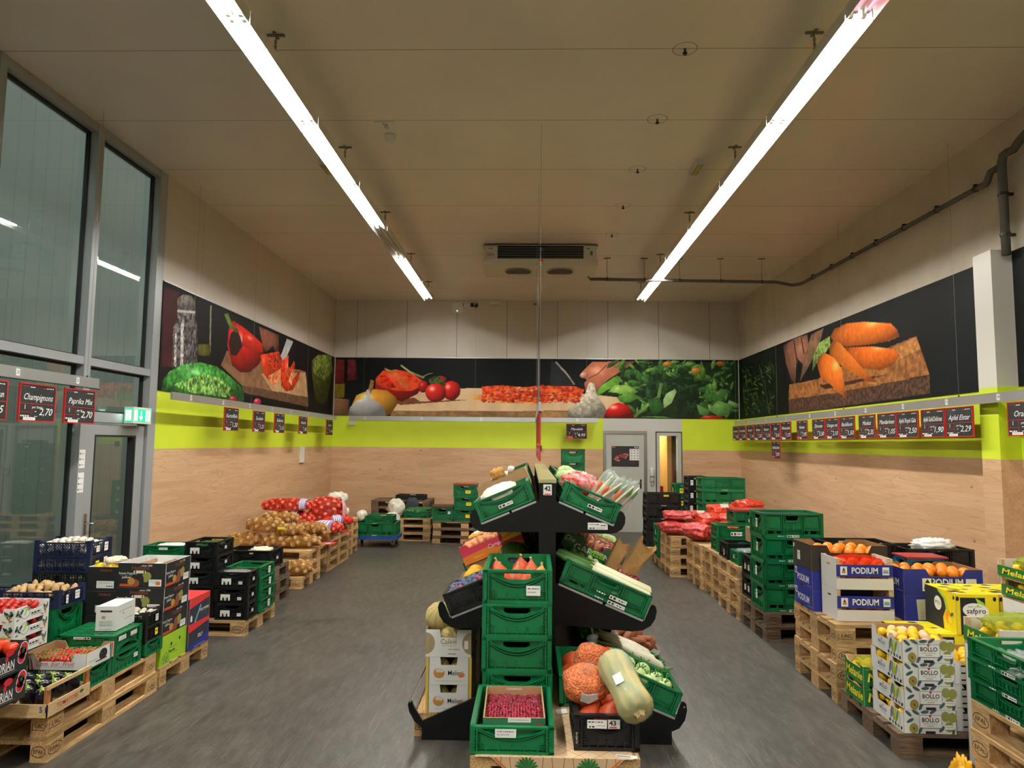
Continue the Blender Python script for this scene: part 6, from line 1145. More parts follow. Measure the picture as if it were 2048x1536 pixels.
# --- yellow and black lemon cartons
def pr_saf(b, f, L, W, H):
    r = random.Random(4); T = Fr((0, 0, H+.0045), (1, 0, 0), (0, 1, 0))
    for i in range(26): b.disc(T, r.uniform(-L*.45, L*.45), r.uniform(-W*.45, W*.45), r.uniform(.02, .045), r.uniform(.006, .014), .0005+.00005*i, r.choice(['ink', 'ink', 'ink_white', 'card_lime', 'ink_yellow']), 8, r.uniform(-.4, .4))
    for s, w in (('F', L), ('L', W)):
        g = f[s]; q = w/2
        if s == 'F':
            b.rect(g, -q*.82, q*.35, 0, H*.93, .001, 'ink').flat(g, [(-q*.1, H*.93), (q*.3, H*.8), (q*.55, H*.4), (q*.4, 0), (q*.15, 0), (q*.2, H*.5)], .0013, 'ink_lime')
            b.disc(g, -q*.10, H*.60, q*.62, H*.19, .0016, 'ink_white', 20, -.12).text(g, 'safpro', -q*.08, H*.59, .05, .002, 'ink', .012, 0, q*.9).scrawl(g, -q*.45, q*.2, H*.70, .008, .002, 'ink_grey', 2).disc(g, q*.0, H*.73, .008, .008, .0022, 'ink_lime', 8)
            for u in (-q*.95, q*.8): b.disc(g, u, H*.9, .012, .016, .0014, 'ink', 8)
        else:
            b.flat(g, [(-q, 0), (-q, H), (-q*.2, H), (q*.2, H*.85), (q*.35, H*.55), (q*.15, H*.3), (q*.2, 0)], .001, 'ink').disc(g, -q*.15, H*.62, .045, .05, .0015, 'ink_white', 18).text(g, 'PTO', -q*.15, H*.62, .035, .002, 'ink', .01).line(g, [(-q*.1, H*.98), (q*.32, H*.8), (q*.48, H*.5)], .022, .0013, 'ink_lime')
            b.disc(g, q*.5, H*.35, .035, .045, .0016, 'orange', 14).disc(g, q*.6, H*.28, .03, .032, .0018, 'ink_yellow', 14).ring(g, q*.6, H*.28, .026, .028, .004, .002, 'orange', 14).disc(g, q*.72, H*.45, .022, .012, .002, 'ink_green', 8, .6).disc(g, q*.85, H*.9, .01, .014, .0014, 'ink', 8)
for i in range(2): carton('%s yellow and black lemon carton lying lengthwise behind the leaf-printed stack' % ('upper' if i else 'lower'), Mx(2.87, 5.17, .1455+.238*i, -.03), .48, .35, .232, 'card_yellow', pr=pr_saf, lid='card_yellow', group='yellow and black lemon cartons')
for i in range(2): carton('%s yellow and black carton under the raised yellow pair, by the wall' % ('upper' if i else 'lower'), Mx(3.30, 5.15, .1455+.238*i), .34, .38, .232, 'card_yellow', pr=pr_saf, lid='card_yellow', group='yellow and black lemon cartons')
carton('left one of two raised yellow cartons with a white oval mark', Mx(3.11, 5.17, .6215), .29, .38, .268, 'card_yellow', pr=pr_saf, lid='card_yellow', group='yellow and black lemon cartons')
carton('right one of two raised yellow cartons with a white oval mark', Mx(3.405, 5.17, .6215), .285, .38, .268, 'card_yellow', pr=pr_saf, lid='card_yellow', group='yellow and black lemon cartons')
# --- green-lettered lemon trays behind the corner crates
for i in range(4): carton('%s plain white carton hidden under the big lemon tray at the corner' % from_top(i, 4), Mx(2.92, 4.30, .177*i), .44, .34, .176, 'card_white', group='white cartons under the lemon tray')
def wood_tray(label, M, L, W, H, strip, text, tcol, end='white_wood', board='white_wood', group=None, bandz=(.42, .80), low=(.0, .36), frontonly=True):
    t = thing('wooden_tray', label, 'tray', M, group); f = frames(L, W)
    for s in 'LR': MB().extr(f[s], dip(W, H, 0, 0), -.010, 0, end, [[(-.03, H*.72), (.03, H*.72), (.03, H*.78), (-.03, H*.78)]], ms='poplar').build('end_board', t)
    for s in 'FB':
        b = MB(); b.fbox(f[s], -L/2+.0005, L/2-.0005, H*low[0]+.002, H*low[1], -.008, .0015, board).build('lower_slat', t)
        b = MB(); b.fbox(f[s], -L/2+.0005, L/2-.0005, H*bandz[0], H*bandz[1], -.008, .0015, strip); o = b.build('upper_slat', t)
        if s == 'F':
            b = MB(); g = f[s]; hb = H*(bandz[1]-bandz[0]); vc = H*(bandz[0]+bandz[1])/2
            b.text(g, text, 0, vc, hb*.72, .003, tcol, .02, 0, L*.46)
            if strip == 'card_navy': b.rect(g, -L*.43, -L*.31, vc-hb*.36, vc+hb*.36, .0025, 'paper').flat(g, [(-L*.40, vc-hb*.2), (-L*.34, vc-hb*.2), (-L*.345, vc), (-L*.37, vc+hb*.3), (-L*.395, vc)], .003, 'ink').disc(g, -L*.37, vc-hb*.08, hb*.12, hb*.12, .0035, 'ink_orange', 10).rect(g, L*.31, L*.43, vc-hb*.33, vc+hb*.33, .0025, 'paper').rect(g, L*.325, L*.415, vc-hb*.15, vc+hb*.1, .003, 'ink_sky').line(g, [(L*.32, vc-hb*.15), (L*.42, vc-hb*.15)], .004, .0035, 'ink_blue')
            b.build('print', o)
    for sx in (-1, 1):
        for sy in (-1, 1): MB().box(sx*(L/2-.021)-.0105, sx*(L/2-.021)+.0105, sy*(W/2-.02)-.0115, sy*(W/2-.02)+.0115, .004, H, 'poplar').build('corner_post', t)
    MB().box(-L/2+.01, L/2-.01, -W/2+.008, W/2-.008, .001, .006, 'poplar').build('base', t); return t
def mel_tray(label, M, L, W, H, seed):
    t = thing('wooden_tray', label, 'tray', M, 'green-banded lemon trays'); f = frames(L, W)
    for s in 'FB': MB().extr(f[s], dip(L, H, 0, 0), -.008, 0, 'white_wood', [[(-.05, H*.42), (.05, H*.42), (.05, H*.58), (-.05, H*.58)]]).build('end_board', t)
    for s in 'LR':
        o = MB().fbox(f[s], -W/2, W/2, H*.12, H*.68, -.004, .002, 'card_green').build('side_slat', t)
        if s == 'L': MB().text(f[s], 'Melanie', 0, H*.40, H*.42, .003, 'ink_yellow', .02, .15, W*.8).build('print', o)
    for sx in (-1, 1):
        for sy in (-1, 1): MB().box(sx*(L/2-.016)-.011, sx*(L/2-.016)+.011, sy*(W/2-.02)-.0115, sy*(W/2-.02)+.0115, .004, H, 'poplar').build('corner_post', t)
    MB().box(-L/2+.006, L/2-.006, -W/2+.008, W/2-.008, .001, .006, 'poplar').build('base', t)
    lump('lemon_net', 'green net over the lemons in the '+label.split(' with yellow')[0], 'net', M @ Matrix.Translation((0, 0, H*.55)), L*.44, W*.42, H*.4, 'lime_net', seed, .15, 4, group='nets over the lemon trays')
    fill('lemon', ['lemon'], 'lemon in the '+label.split(' with yellow')[0], 'lemon', M, L-.05, W-.05, H*.62, .031, 4, 4, 'lemons in the green-banded trays', seed, .02)
mel_tray('big lemon tray with yellow script behind the flat green crates', Mx(2.92, 4.30, .709), .44, .34, .155, 81)
for i in range(6): carton('%s plain white carton stacked under two lemon trays by the wall' % from_top(i, 6), Mx(3.44, 4.72, .1455+.125*i), .40, .40, .124, 'card_white', group='white cartons by the wall')
mel_tray('lower of two stacked lemon trays with yellow script by the wall', Mx(3.44, 4.72, .897), .40, .40, .125, 82)
mel_tray('upper of two stacked lemon trays with yellow script by the wall', Mx(3.42, 4.72, 1.025), .40, .40, .125, 83)
# --- orange boxes
ZO = .5785
def pr_pod(b, f, L, W, H):
    g = f['L']; b.text(g, 'PODIUM', .0, H*.42, .075, .001, 'ink_white', .02, 0, .24).rect(g, -.17, -.13, H*.55, H*.88, .001, 'ink_white').flat(g, [(-.165, H*.6), (-.135, H*.6), (-.14, H*.75), (-.15, H*.85), (-.16, H*.75)], .0015, 'ink').disc(g, -.15, H*.66, .006, .008, .002, 'ink_orange', 8).rect(g, -.06, -.01, 0, H*.12, .001, 'ink').scrawl(g, .08, .17, H*.15, .005, .001, 'ink_white', 3)
    g = f['F']; b.text(g, 'PODIUM', .03, H*.50, .075, .001, 'ink_white', .02, 0, .24).rect(g, -.16, -.08, H*.18, H*.66, .001, 'paper').flat(g, [(-.15, H*.25), (-.09, H*.25), (-.10, H*.48), (-.12, H*.64), (-.14, H*.48)], .0015, 'ink').disc(g, -.12, H*.36, .014, .016, .002, 'ink_orange', 10).rect(g, .17, .25, H*.22, H*.66, .001, 'paper').rect(g, .18, .24, H*.3, H*.5, .0015, 'ink_sky')
def pr_pod2(b, f, L, W, H): 
    g = f['F']; b.flat(g, [(-.20, H*.04), (.06, H*.10), (.05, H*.92), (-.21, H*.86)], .001, 'ink_pale').text(g, '1229324-1', -.08, H*.68, .022, .0015, 'ink', .005).text(g, 'WEDI', -.075, H*.5, .035, .0015, 'ink', .006)
    for i in range(3): b.scrawl(g, -.18, .03, H*(.36-.09*i), .006, .0015, 'ink_grey', i)
for i in range(2): carton('%s dark blue orange carton at the aisle edge behind the white trays' % ('upper' if i else 'lower'), Mx(2.60, 5.965, ZO+.161*i), .60, .38, .160, 'card_navy', pr=pr_pod, group='dark blue orange cartons')
M_ = Mx(2.60, 5.965, ZO+.322)
carton('dark brown carton of oranges on top of the dark blue cartons', M_, .61, .39, .205, 'card_darkbrown', 'tape_brown', {'F': dip(.61, .205, .36, .06, .03), 'B': dip(.61, .205, .3, .05, .06)}, lambda b, f, L, W, H: b.rect(f['L'], -.10, -.04, H*.25, H*.62, .001, 'paper').scrawl(f['L'], -.09, -.05, H*.5, .01, .0015, 'ink_grey', 3).rect(f['L'], -.19, -.16, H*.7, H*.86, .001, 'paper'))
fill('orange', ['orange'], 'orange in the dark brown carton', 'orange', M_, .56, .34, .135, .041, 6, 4, 'oranges in the dark brown carton', 90, .02)
for i in range(2):
    M_ = Mx(2.575, 5.605, ZO+.236*i); wood_tray('%s white wooden tray of oranges with a dark blue band' % ('upper' if i else 'lower'), M_, .43, .275, .235, 'card_navy', 'PODIUM', 'ink_white', group='white orange trays')
    fill('orange', ['orange'], 'orange in the %s white blue-banded tray' % ('upper' if i else 'lower'), 'orange', M_, .38, .22, .165 if i else .08, .041, 4, 3, 'oranges in the white trays', 92+i, .015)
    if i: fill('orange', ['orange'], 'orange low in the upper white blue-banded tray', 'orange', M_, .38, .22, .08, .041, 4, 2, 'oranges in the white trays', 95)
lump('red_net', 'shiny red net over the oranges in the upper white tray', 'net', Mx(2.575, 5.60, ZO+.236+.125), .185, .115, .058, 'red_film', 5, .1, 4, 3.)
carton('lower dark blue carton with a pale notice stuck on, right of the white trays', Mx(3.19, 5.70, ZO), .60, .38, .190, 'card_navy', pr=pr_pod2)
M_ = Mx(3.19, 5.70, ZO+.191); carton('upper dark blue carton of oranges right of the white trays', M_, .60, .38, .200, 'card_navy', 'tape_brown', {'F': dip(.60, .20, .30, .055, .03, .02), 'B': dip(.60, .20, .3, .04, .06)}, pr_pod)
fill('orange', ['orange'], 'orange in the right hand dark blue carton', 'orange', M_, .56, .33, .145, .042, 6, 4, 'oranges in the right blue carton', 97, .025)
# --- by the wall behind the oranges
crates(3, 'by the right wall behind the brown orange carton', 3.02, 6.62, .434, 0, .60, .40, .20, 'black crates by the right wall', 'crate_black', seed=61)
crates(3, 'by the right wall nearest the oak cladding', 3.66, 6.55, .434, 0, .60, .40, .19, 'black crates by the right wall', 'crate_black', seed=62)
lump('plastic_sheet', 'white plastic sheet bulging out of the black crates by the right wall', 'plastic', Mx(3.68, 6.50, .96), .17, .14, .06, 'paper', 13, .3, 3)
for i in range(2): crate('%s teal crate between the orange cartons and the black crates' % ('upper' if i else 'lower'), Mx(3.30, 6.03, ZO+.205*i), .33, .23, .204, 'crate_teal', stick=[('F', -.05, .72, .08, .02, 'w')], group='teal crates', seed=i)
tag(MB().box(-.17, .17, -.12, .12, 0, .012, 'crate_red').build('plastic_cover', None, False, Mx(3.30, 6.03, ZO+.4105)), 'red cover on the teal crates', 'cover')
# --- four tall green crates
crates(4, 'of the four at the right aisle edge', 2.61, 7.19, .2895, 0, .60, .40, .238, 'tall green crates on the right', seed=63, stick=lambda i: [('L', -.02+.02*i, .55, .05, .09, 'w'), ('F', .0, .06, .12, .022, 'b'), ('F', -.12, .06, .06, .012, 's')])
tag(MB().box(-.28, .28, -.18, .18, 0, .006, 'crate_navy').build('crate_liner', None, False, Mx(2.61, 7.19, .2895+.954-.03)), 'dark blue liner in the topmost tall green crate', 'liner')
crates(2, 'half hidden behind the tall green crates', 2.56, 7.64, .2895, 0, .42, .36, .22, 'black crates behind the tall green ones', 'crate_black', seed=64, stick=lambda i: [('L', .06, .45, .05, .06, 'w'), ('L', -.06, .45, .05, .06, 'w')])
# --- mixed crates on the pallets behind
crate('low green crate under clear film on the right pallets', Mx(2.53, 8.03, .578), .40, .32, .145, stick=[('L', 0, .55, .05, .04, 'w')], seed=3)
lump('film_cover', 'shiny clear film over the low green crate on the right', 'film', Mx(2.53, 8.03, .705), .17, .13, .02, 'clear_film', 14, .3, 3)
crate('black crate at the aisle edge before the two small green crates', Mx(2.60, 8.44, .578), .56, .36, .19, 'crate_black', stick=[('L', .05, .4, .04, .07, 'w')], seed=4)
crates(2, 'under the small cardboard box on the right', 3.0, 8.16, .578, 0, .42, .40, .13, 'black crates under the cardboard box', 'crate_black', seed=65)
carton('small closed cardboard box standing on black crates', Mx(2.76, 8.42, .7695), .28, .26, .165, 'card_brown', 'card_brown', lid='card_brown')
crates(2, 'with carrots at the aisle edge before the red bags', 2.57, 9.02, .578, 0, .42, .30, .166, 'small green crates with carrots', seed=66, stick=lambda i: [('F', .03, .35, .14, .05, 'b')])
R_ = random.Random(6); P('carrotroot', lambda b: b.tube([(-.5, 0, 0), (-.48, 0, 0), (-.3, 0, 0), (0, .01, 0), (.3, 0, 0), (.5, 0, 0)], [.03, .085, .09, .075, .05, .01], 'carrot', 9))
for i in range(12): put('carrot', 'carrotroot', 'orange carrot in the small green crate before the red bags', 'carrot', Mx(2.44+.024*i, 9.02+R_.uniform(-.03, .03), .87) @ Rot(0, 0, 1.5+R_.uniform(-.3, .3)) @ Matrix.Scale(.2, 4), 'carrots in the small green crate')
tt = crates(3, 'with a red cover beside the carrot bags', 2.85, 9.16, .578, 0, .46, .34, .165, 'green crates with the red cover', seed=67, stick=lambda i: [('F', .0, .3, .1, .04, 'w')])
MB().box(-.235, .235, -.175, .175, 0, .018, 'crate_red').build('lid', tt[2], False, Matrix.Translation((0, 0, .166)))
# --- red carrot bags
def cbag(i, x, y, z, rz, a, b, c, mt, lab):            # film bag drawn tight over whole carrots
    R2 = random.Random(i); its = []
    for j in range(13):
        v, h = ((j % 7)/6-.5)*1.7*b+R2.uniform(-.01, .01), c+(.55 if j < 7 else -.4)*c*(1-.5*((j % 7)/3-1)**2); sg = R2.choice((-1, 1)); w_ = R2.uniform(-.25, .25); r0 = R2.uniform(.03, .042)
        for q in range(7): t = q/6-.5; its.append((sg*t*1.5*a, v+w_*t*b, h+R2.uniform(-.006, .006), r0*(1-.45*(q/6))))
    k = MB(); wrap(k, its, (0, 0, c), a, b, c, 2.3, mt, 72, 40, .90, .05, i*3+1, 1)
    k.tube([(a*.85, 0, c*1.0), (a*1.08, .02, c*1.05), (a*1.25, .05, c*1.12)], [.045, .02, .05], mt, 9)
    o = k.build('carrot_bag', None, True, Mx(x, y, z, rz)); tag(o, lab, 'bag', 'red carrot bags on the right pallets')
    if i in (3, 7): MB().fbox(Fr((0, -b*.75, c*1.75), (1, 0, 0), (0, .6, .8)), -.06, .06, -.03, .03, 0, .001, 'ink_pale').build('label', o)
for i, a in enumerate([(2.14, 10.52, .578, .2, .20, .19, .11, 'carrot_bag_pink', 'lower pinkish carrot bag at the far aisle corner'), (2.24, 10.62, .76, -.1, .23, .2, .085, 'carrot_bag_pink', 'upper pinkish carrot bag at the far aisle corner'),
    (2.36, 9.86, .578, -.8, .22, .17, .135, 'carrot_bag_pink', 'pinkish carrot bag hanging towards the near pallet edge'), (2.60, 10.85, .70, .1, .24, .2, .11, 'carrot_bag', 'middle red carrot bag before the far green crates'),
    (2.60, 10.10, .75, .15, .23, .18, .105, 'carrot_bag', 'bright red carrot bag on the front middle of the pile'), (2.72, 9.92, .578, .1, .22, .17, .09, 'carrot_bag', 'red carrot bag at the bottom behind the small green crates'),
    (2.88, 9.98, .74, -.3, .20, .18, .115, 'carrot_bag', 'bright red carrot bag at the right of the pile'), (2.86, 10.48, .86, .1, .21, .18, .095, 'carrot_bag', 'second highest red carrot bag on the pile'),
    (3.18, 10.22, .90, .5, .19, .17, .125, 'carrot_bag', 'topmost red carrot bag at the back right of the pile'), (3.05, 10.35, .578, 0, .36, .3, .165, 'carrot_bag', 'wide red carrot bag under the top bags by the wall')]): cbag(i, *a)
# --- far right
crates(2, 'standing at the aisle edge beyond the carrot bags', 2.22, 11.3, .1455, 0, .36, .40, .25, 'green crates beyond the carrot bags', seed=68, stick=lambda i: [('L', .0, .5, .05, .08, 'w')])
crates(4, 'of the far black stack before the grey door', 2.36, 12.50, .1455, 0, .60, .40, .228, 'black crates in the far stack', 'crate_black', seed=69, stick=lambda i: [('F', .0, .08, .09, .018, 's')]+([('F', .04, .84, .09, .03, 'y')] if i == 3 else []))
for i in range(2): pallet('%s wooden pallet under the wide green stack by the back wall' % ('upper' if i else 'lower'), Mx(3.40, 12.42-.3, .1445*i), 'pallets along the right wall', seed=70+i)
crates(5, 'of the wide stack at the back right', 3.29, 12.08, .2895, 0, .72, .46, .214, 'wide green crates at the back right', seed=71, stick=lambda i: [('F', .02, .05, .10, .018, 's'), ('L', -.15, .5, .05, .09, 'y')])
crates(6, 'of the slim column beside the wide stack', 3.02, 12.78-.02, .0, 0, .34, .40, .225, 'slim black column at the back right', 'crate_black', seed=72, stick=lambda i: [('F', -.11, .5, .05, .09, 'w')])
crates(5, 'with yellow labels beside the slim black column', 2.95, 13.5, .0, 0, .36, .40, .235, 'yellow-labelled crates at the back right', seed=73, stick=lambda i: [('F', -.06, .45, .07, .09, 'y'), ('L', .0, .45, .07, .09, 'y')])
# ================================================================ CENTRE: sloped shelf
XC = .125; TH = math.atan(.418); YF, YB = 4.62, 8.40
g = thing('display_shelf', 'black double-sided display shelf with sloped tiers in the middle of the hall', 'shelf', Mx(0, 0, 0))
MB().box(XC-.035, XC+.035, YF+.03, YB, .06, 1.63, 'shelf_black').build('back_panel', g)
for y in (YF, 6.5, YB-.05): MB().box(XC-.055, XC+.055, y, y+.05, 0, 1.645, 'shelf_black').build('upright', g)
MB().box(XC-.058, XC+.058, YF-.004, YB, 1.645, 1.668, 'shelf_top').build('top_cap', g)
fy = Fr((XC, YF, 0), (1, 0, 0), (0, 0, 1))            # faces the camera, u from the shelf centre
def mir(p, s): return [(s*u, v) for u, v in (p if s > 0 else p[::-1])]
TOPB = [(.055, 1.325), (.40, 1.318), (.45, 1.325), (.488, 1.348), (.508, 1.385), (.512, 1.425), (.50, 1.455), (.482, 1.468), (.468, 1.455), (.437, 1.366), (.055, 1.527)]
MIDB = [(.055, .735), (.55, .698), (.62, .706), (.672, .735), (.702, .78), (.712, .83), (.703, .862), (.685, .868), (.672, .85), (.633, .762), (.055, 1.0)]
LOWB = [(.055, .13), (.60, .075), (.79, .075), (.85, .10), (.885, .15), (.90, .21), (.895, .25), (.878, .262), (.862, .245), (.825, .153), (.055, .46)]
LOWL = [(.055, .10), (.60, .07), (.80, .075), (.85, .11), (.885, .17), (.895, .215), (.888, .238), (.87, .238), (.852, .195), (.80, .112), (.055, .45)]
for s, lst in ((1, (TOPB, MIDB, LOWB)), (-1, (TOPB, MIDB, LOWL))):
    for pl in lst:
        for y in (0, 1.88, 3.74): MB().extr(Fr((XC, YF+y, 0), (1, 0, 0), (0, 0, 1)), mir(pl, s), -.02, 0, 'shelf_black').build('bracket', g)
    for (u0, z0, u1, z1) in ((.06, 1.52, .435, 1.363), (.06, .99, .63, .757))+(((.06, .45, .83, .147),) if s > 0 else ()):
        MB().extr(fy, mir([(u0, z0), (u0, z0-.014), (u1, z1-.014), (u1, z1)][::-1] if True else 0, s), -(YB-YF), -.021, 'shelf_black').build('shelf_deck', g)
        MB().extr(fy, mir([(u1-.004, z1-.02), (u1+.012, z1-.02), (u1+.012, z1+.02), (u1-.004, z1+.02)], s), -(YB-YF), -.021, 'alu').build('front_rail', g)
    for (u0, z0, u1, z1) in ((.075, 1.522, .235, 1.455), (.25, 1.449, .43, 1.374), (.075, .993, .36, .874), (.38, .866, .62, .768))+(((.55, .27, .82, .162),) if s > 0 else ()):
        b = MB(); b.bar(fy, mir([(u0, z0), (u1, z1)], s), .013, 0, .006, 'alu'); b.build('edge_strip', g)
    b = MB(); b.box(XC+s*.43-.37, XC+s*.43+.37, YF-.005, YF+.03, .0, .085, 'shelf_black').build('base', g)
    if s > 0: MB().box(XC+.06, XC+.80, YF+.03, YB, .0, .06, 'shelf_black').build('base', g)
    MB().tube([(XC+s*.88, YF-.01, .235), (XC+s*.88, YF+.6, .235), (XC+s*.88, YB, .235)], .006, 'chrome', 6).build('guard_wire', g)
b = MB(); b.rect(fy, -.028, .028, 1.565, 1.635, .0015, 'paper').text(fy, '42', 0, 1.607, .042, .003, 'ink', .03, 0, .042).rect(fy, -.02, .02, 1.568, 1.575, .003, 'card_red').build('number_label', g)
b = MB(); b.rect(fy, .265, .395, 1.345, 1.39, .0015, 'paper').scrawl(fy, .275, .34, 1.378, .008, .003, 'ink', 4).scrawl(fy, .35, .385, 1.372, .010, .003, 'ink', 5).scrawl(fy, .275, .31, 1.354, .012, .003, 'ink', 6).scrawl(fy, .32, .38, 1.356, .006, .003, 'ink_grey', 7).build('price_label', g)
def on(tier, s, y, half, H=0., lift=0., rz=0.):        # centre of something standing on a sloped tier
    u0, z0 = {'t': (.075, 1.53), 'm': (.075, 1.0), 'b': (.28, .375)}[tier]
    c, n = math.cos(TH), math.sin(TH); d = half; k = .004+lift
    return Mx(XC+s*(u0+d*c+k*n), y, z0-d*n+k*c, rz, s*TH)
GT, GM = 'green crates on the sloped shelf', 'goods on the sloped shelf'
# --- right side, top tier
C1 = on('t', 1, 4.935, .197, rz=0); crate('green crate of red bags and soup vegetables at the front of the top right tier', C1 @ Matrix.Rotation(PI/2, 4, 'Z'), .60, .395, .135, stick=[('L', .04, .33, .10, .022, 'b')], group=GT, seed=1)
for i, y in enumerate((5.545, 6.155, 6.765, 7.375, 7.985)): crate('%s green crate on the top right tier, counted from the front' % ORD[i+1], on('t', 1, y, .197) @ Matrix.Rotation(PI/2, 4, 'Z'), .60, .395, .135, group=GT, seed=2+i)
for i, (u, v, h, a) in enumerate(((-.10, .05, .12, .3), (-.04, .20, .16, -.2), (.06, .16, .14, .5))):
    o = lump('carrot_bag', ('front', 'rear', 'right hand')[i]+' small red bag in the front crate of the top right tier', 'bag', C1 @ Matrix.Translation((u, v, h-.06)) @ Matrix.Rotation(a, 4, 'Z'), .115, .10, .065, 'carrot_bag', 21+i, .16, 3.2, group='small red bags on the shelf')
    k = MB(); k.blob(.12, .105, .07, 'clear_film', 20, 12, 2.2, .2, 3, 30+i, (0, 0, .066), True); k.build('film', o, True)
def veg_pack(M, label, seed):
    t = thing('vegetable_pack', label, 'vegetables', M, 'soup vegetable packs on the shelf'); R_ = random.Random(seed)
    obj('carrot', PR['carrotroot'], t, Matrix.Translation((.02, .015, .16)) @ Rot(0, PI/2+.1, .2) @ Matrix.Scale(.24, 4)); obj('carrot', PR['carrotroot'], t, Matrix.Translation((-.02, -.012, .14)) @ Rot(0, PI/2-.1, 1) @ Matrix.Scale(.20, 4))
    MB().tube([(-.035, .02, .02), (-.03, .02, .18), (-.04, .02, .33)], [.016, .016, .010], 'leek_green', 8).build('leek', t, True)
    MB().tube([(.0, -.02, .04), (.01, -.02, .2), (.03, -.02, .34)], [.012, .011, .006], 'leek_white', 8).build('celery', t, True)
    b = MB(); b.blob(.02, .025, .05, 'leaf', 10, 8, 2, .5, 4, seed, (.035, .0, .27)).build('parsley', t, True)
    b = MB(); b.blob(.06, .03, .18, 'clear_film', 18, 14, 2.6, .22, 3.5, seed+3, (0, 0, .18), True).build('film', t, True)
for i in range(6):
    u, v = .02+.052*(i % 4), -.20+.02*(i % 2)+.16*(i//4)
    veg_pack(C1 @ Matrix.Translation((u, v, .03)) @ Rot(.10-.15*(i//4), .42-.05*i, 0) @ Matrix.Scale(.80, 4), '%s clear pack of soup vegetables leaning in the front crate of the top right tier' % ORD[i], 70+i)
C2 = on('t', 1, 5.545, .197)
for i, (u, v, m_) in enumerate(((-.10, .0, 'longcabbage'), (.03, -.06, 'cabbage'), (-.02, .15, 'cabbage'), (.10, .1, 'cabbage'), (-.12, .2, 'cabbage'))):
    put('chinese_cabbage', m_, 'pale green cabbage in film, in the second crate of the top right tier', 'cabbage', C2 @ Matrix.Translation((u, v, .13)) @ Rot(0, 0, i) @ Matrix.Scale(.072, 4), 'film-wrapped cabbages on the top tier', [('film', 'film')])
fill('lettuce', ['cabbage'], 'green cabbage in the third crate of the top right tier', 'cabbage', on('t', 1, 6.155, .197), .34, .54, .14, .075, 2, 3, 'cabbages further back on the top tier', 3)
# --- left side, top tier
C1 = on('t', -1, 4.935, .197); crate('green crate with a white cloth bag at the front of the top left tier', C1 @ Matrix.Rotation(PI/2, 4, 'Z'), .60, .395, .135, stick=[('L', .0, .33, .10, .022, 'b')], group=GT, seed=8)
lump('cloth_bag', 'off-white cotton bag in the front crate of the top left tier', 'bag', C1 @ Matrix.Translation((-.03, -.08, .03)), .135, .20, .075, 'cotton', 5, .10, 2.5, 2.6)
C2 = on('t', -1, 5.52, .197); carton('open brown carton with garlic nets behind the white cloth bag', C2, .395, .52, .20, 'card_brown', 'card_brown', {'L': dip(.508, .20, .2, .02, .01)})
for i in range(8): put('garlic', 'garlicbulb', 'white garlic bulb in the open brown carton on the top left tier', 'garlic', C2 @ Matrix.Translation((-.06+.05*(i % 4), -.1+.07*(i//4), .21+.02*(i % 2))) @ Rot(.5*i, .3, i) @ Matrix.Scale(.028, 4), 'garlic bulbs on the shelf')
lump('net_bag', 'yellowish net bag on the open brown carton of the top left tier', 'bag', C2 @ Matrix.Translation((-.02, -.12, .19)), .055, .06, .045, 'net_lime', 6, .15, 4, 3.).active_material = MATS['osb']
for i, y in enumerate((6.155, 6.765, 7.375, 7.985)): crate('%s green crate on the top left tier, behind the brown carton' % ORD[i], on('t', -1, y, .197) @ Matrix.Rotation(PI/2, 4, 'Z'), .60, .395, .165, group=GT, seed=12+i)
# --- right side, middle tier
C1 = on('m', 1, 4.835, .30); crate('green crate of leeks at the front of the middle right tier', C1, .60, .40, .155, stick=[('F', .10, .30, .12, .024, 'b'), ('F', .10, .07, .12, .022, 'b'), ('F', -.02, .30, .06, .014, 's'), ('F', -.02, .07, .06, .012, 's')], group=GT, seed=16)
for i in range(5):
    k = MB(); k.tube([(-.24, 0, 0), (-.12, .005, .01), (.0, 0, .012), (.14, 0, .008), (.30, 0, 0), (.315, 0, 0)], [.012, .026, .020, .017, .018, .006], 'leek_white', 10); k.add([(-.24, -.012, 0), (-.24, .012, 0), (-.36, .04, .012), (-.36, -.04, .012), (-.12, -.026, .022), (-.12, .026, .022)], [(0, 1, 2, 3), (4, 5, 1, 0)], 'leek_green')
    o = k.build('leek', None, True, C1 @ Matrix.Translation((-.02+.01*i, -.13+.045*i, .145+.015*(i % 2))) @ Rot(0, -.02, .06*(i-2))); tag(o, 'long white leek in the front crate of the middle right tier', 'leek', 'leeks on the middle tier')
    MB().tube([(-.36, 0, .01), (-.2, 0, .008), (-.1, 0, .01)], [.02, .03, .024], 'leek_green', 8).build('leaves', o, True)
for i in range(3): put('zucchini', 'cucumber', 'green courgette low in the leek crate', 'courgette', C1 @ Matrix.Translation((.05+.05*i, -.15, .07)) @ Rot(0, 0, .2*i) @ Matrix.Scale(.24, 4), 'courgettes in the leek crate')
C2 = on('m', 1, 5.245, .30); crate('second green crate of the middle right tier, with brown paper bags', C2, .60, .40, .155, group=GT, seed=17)
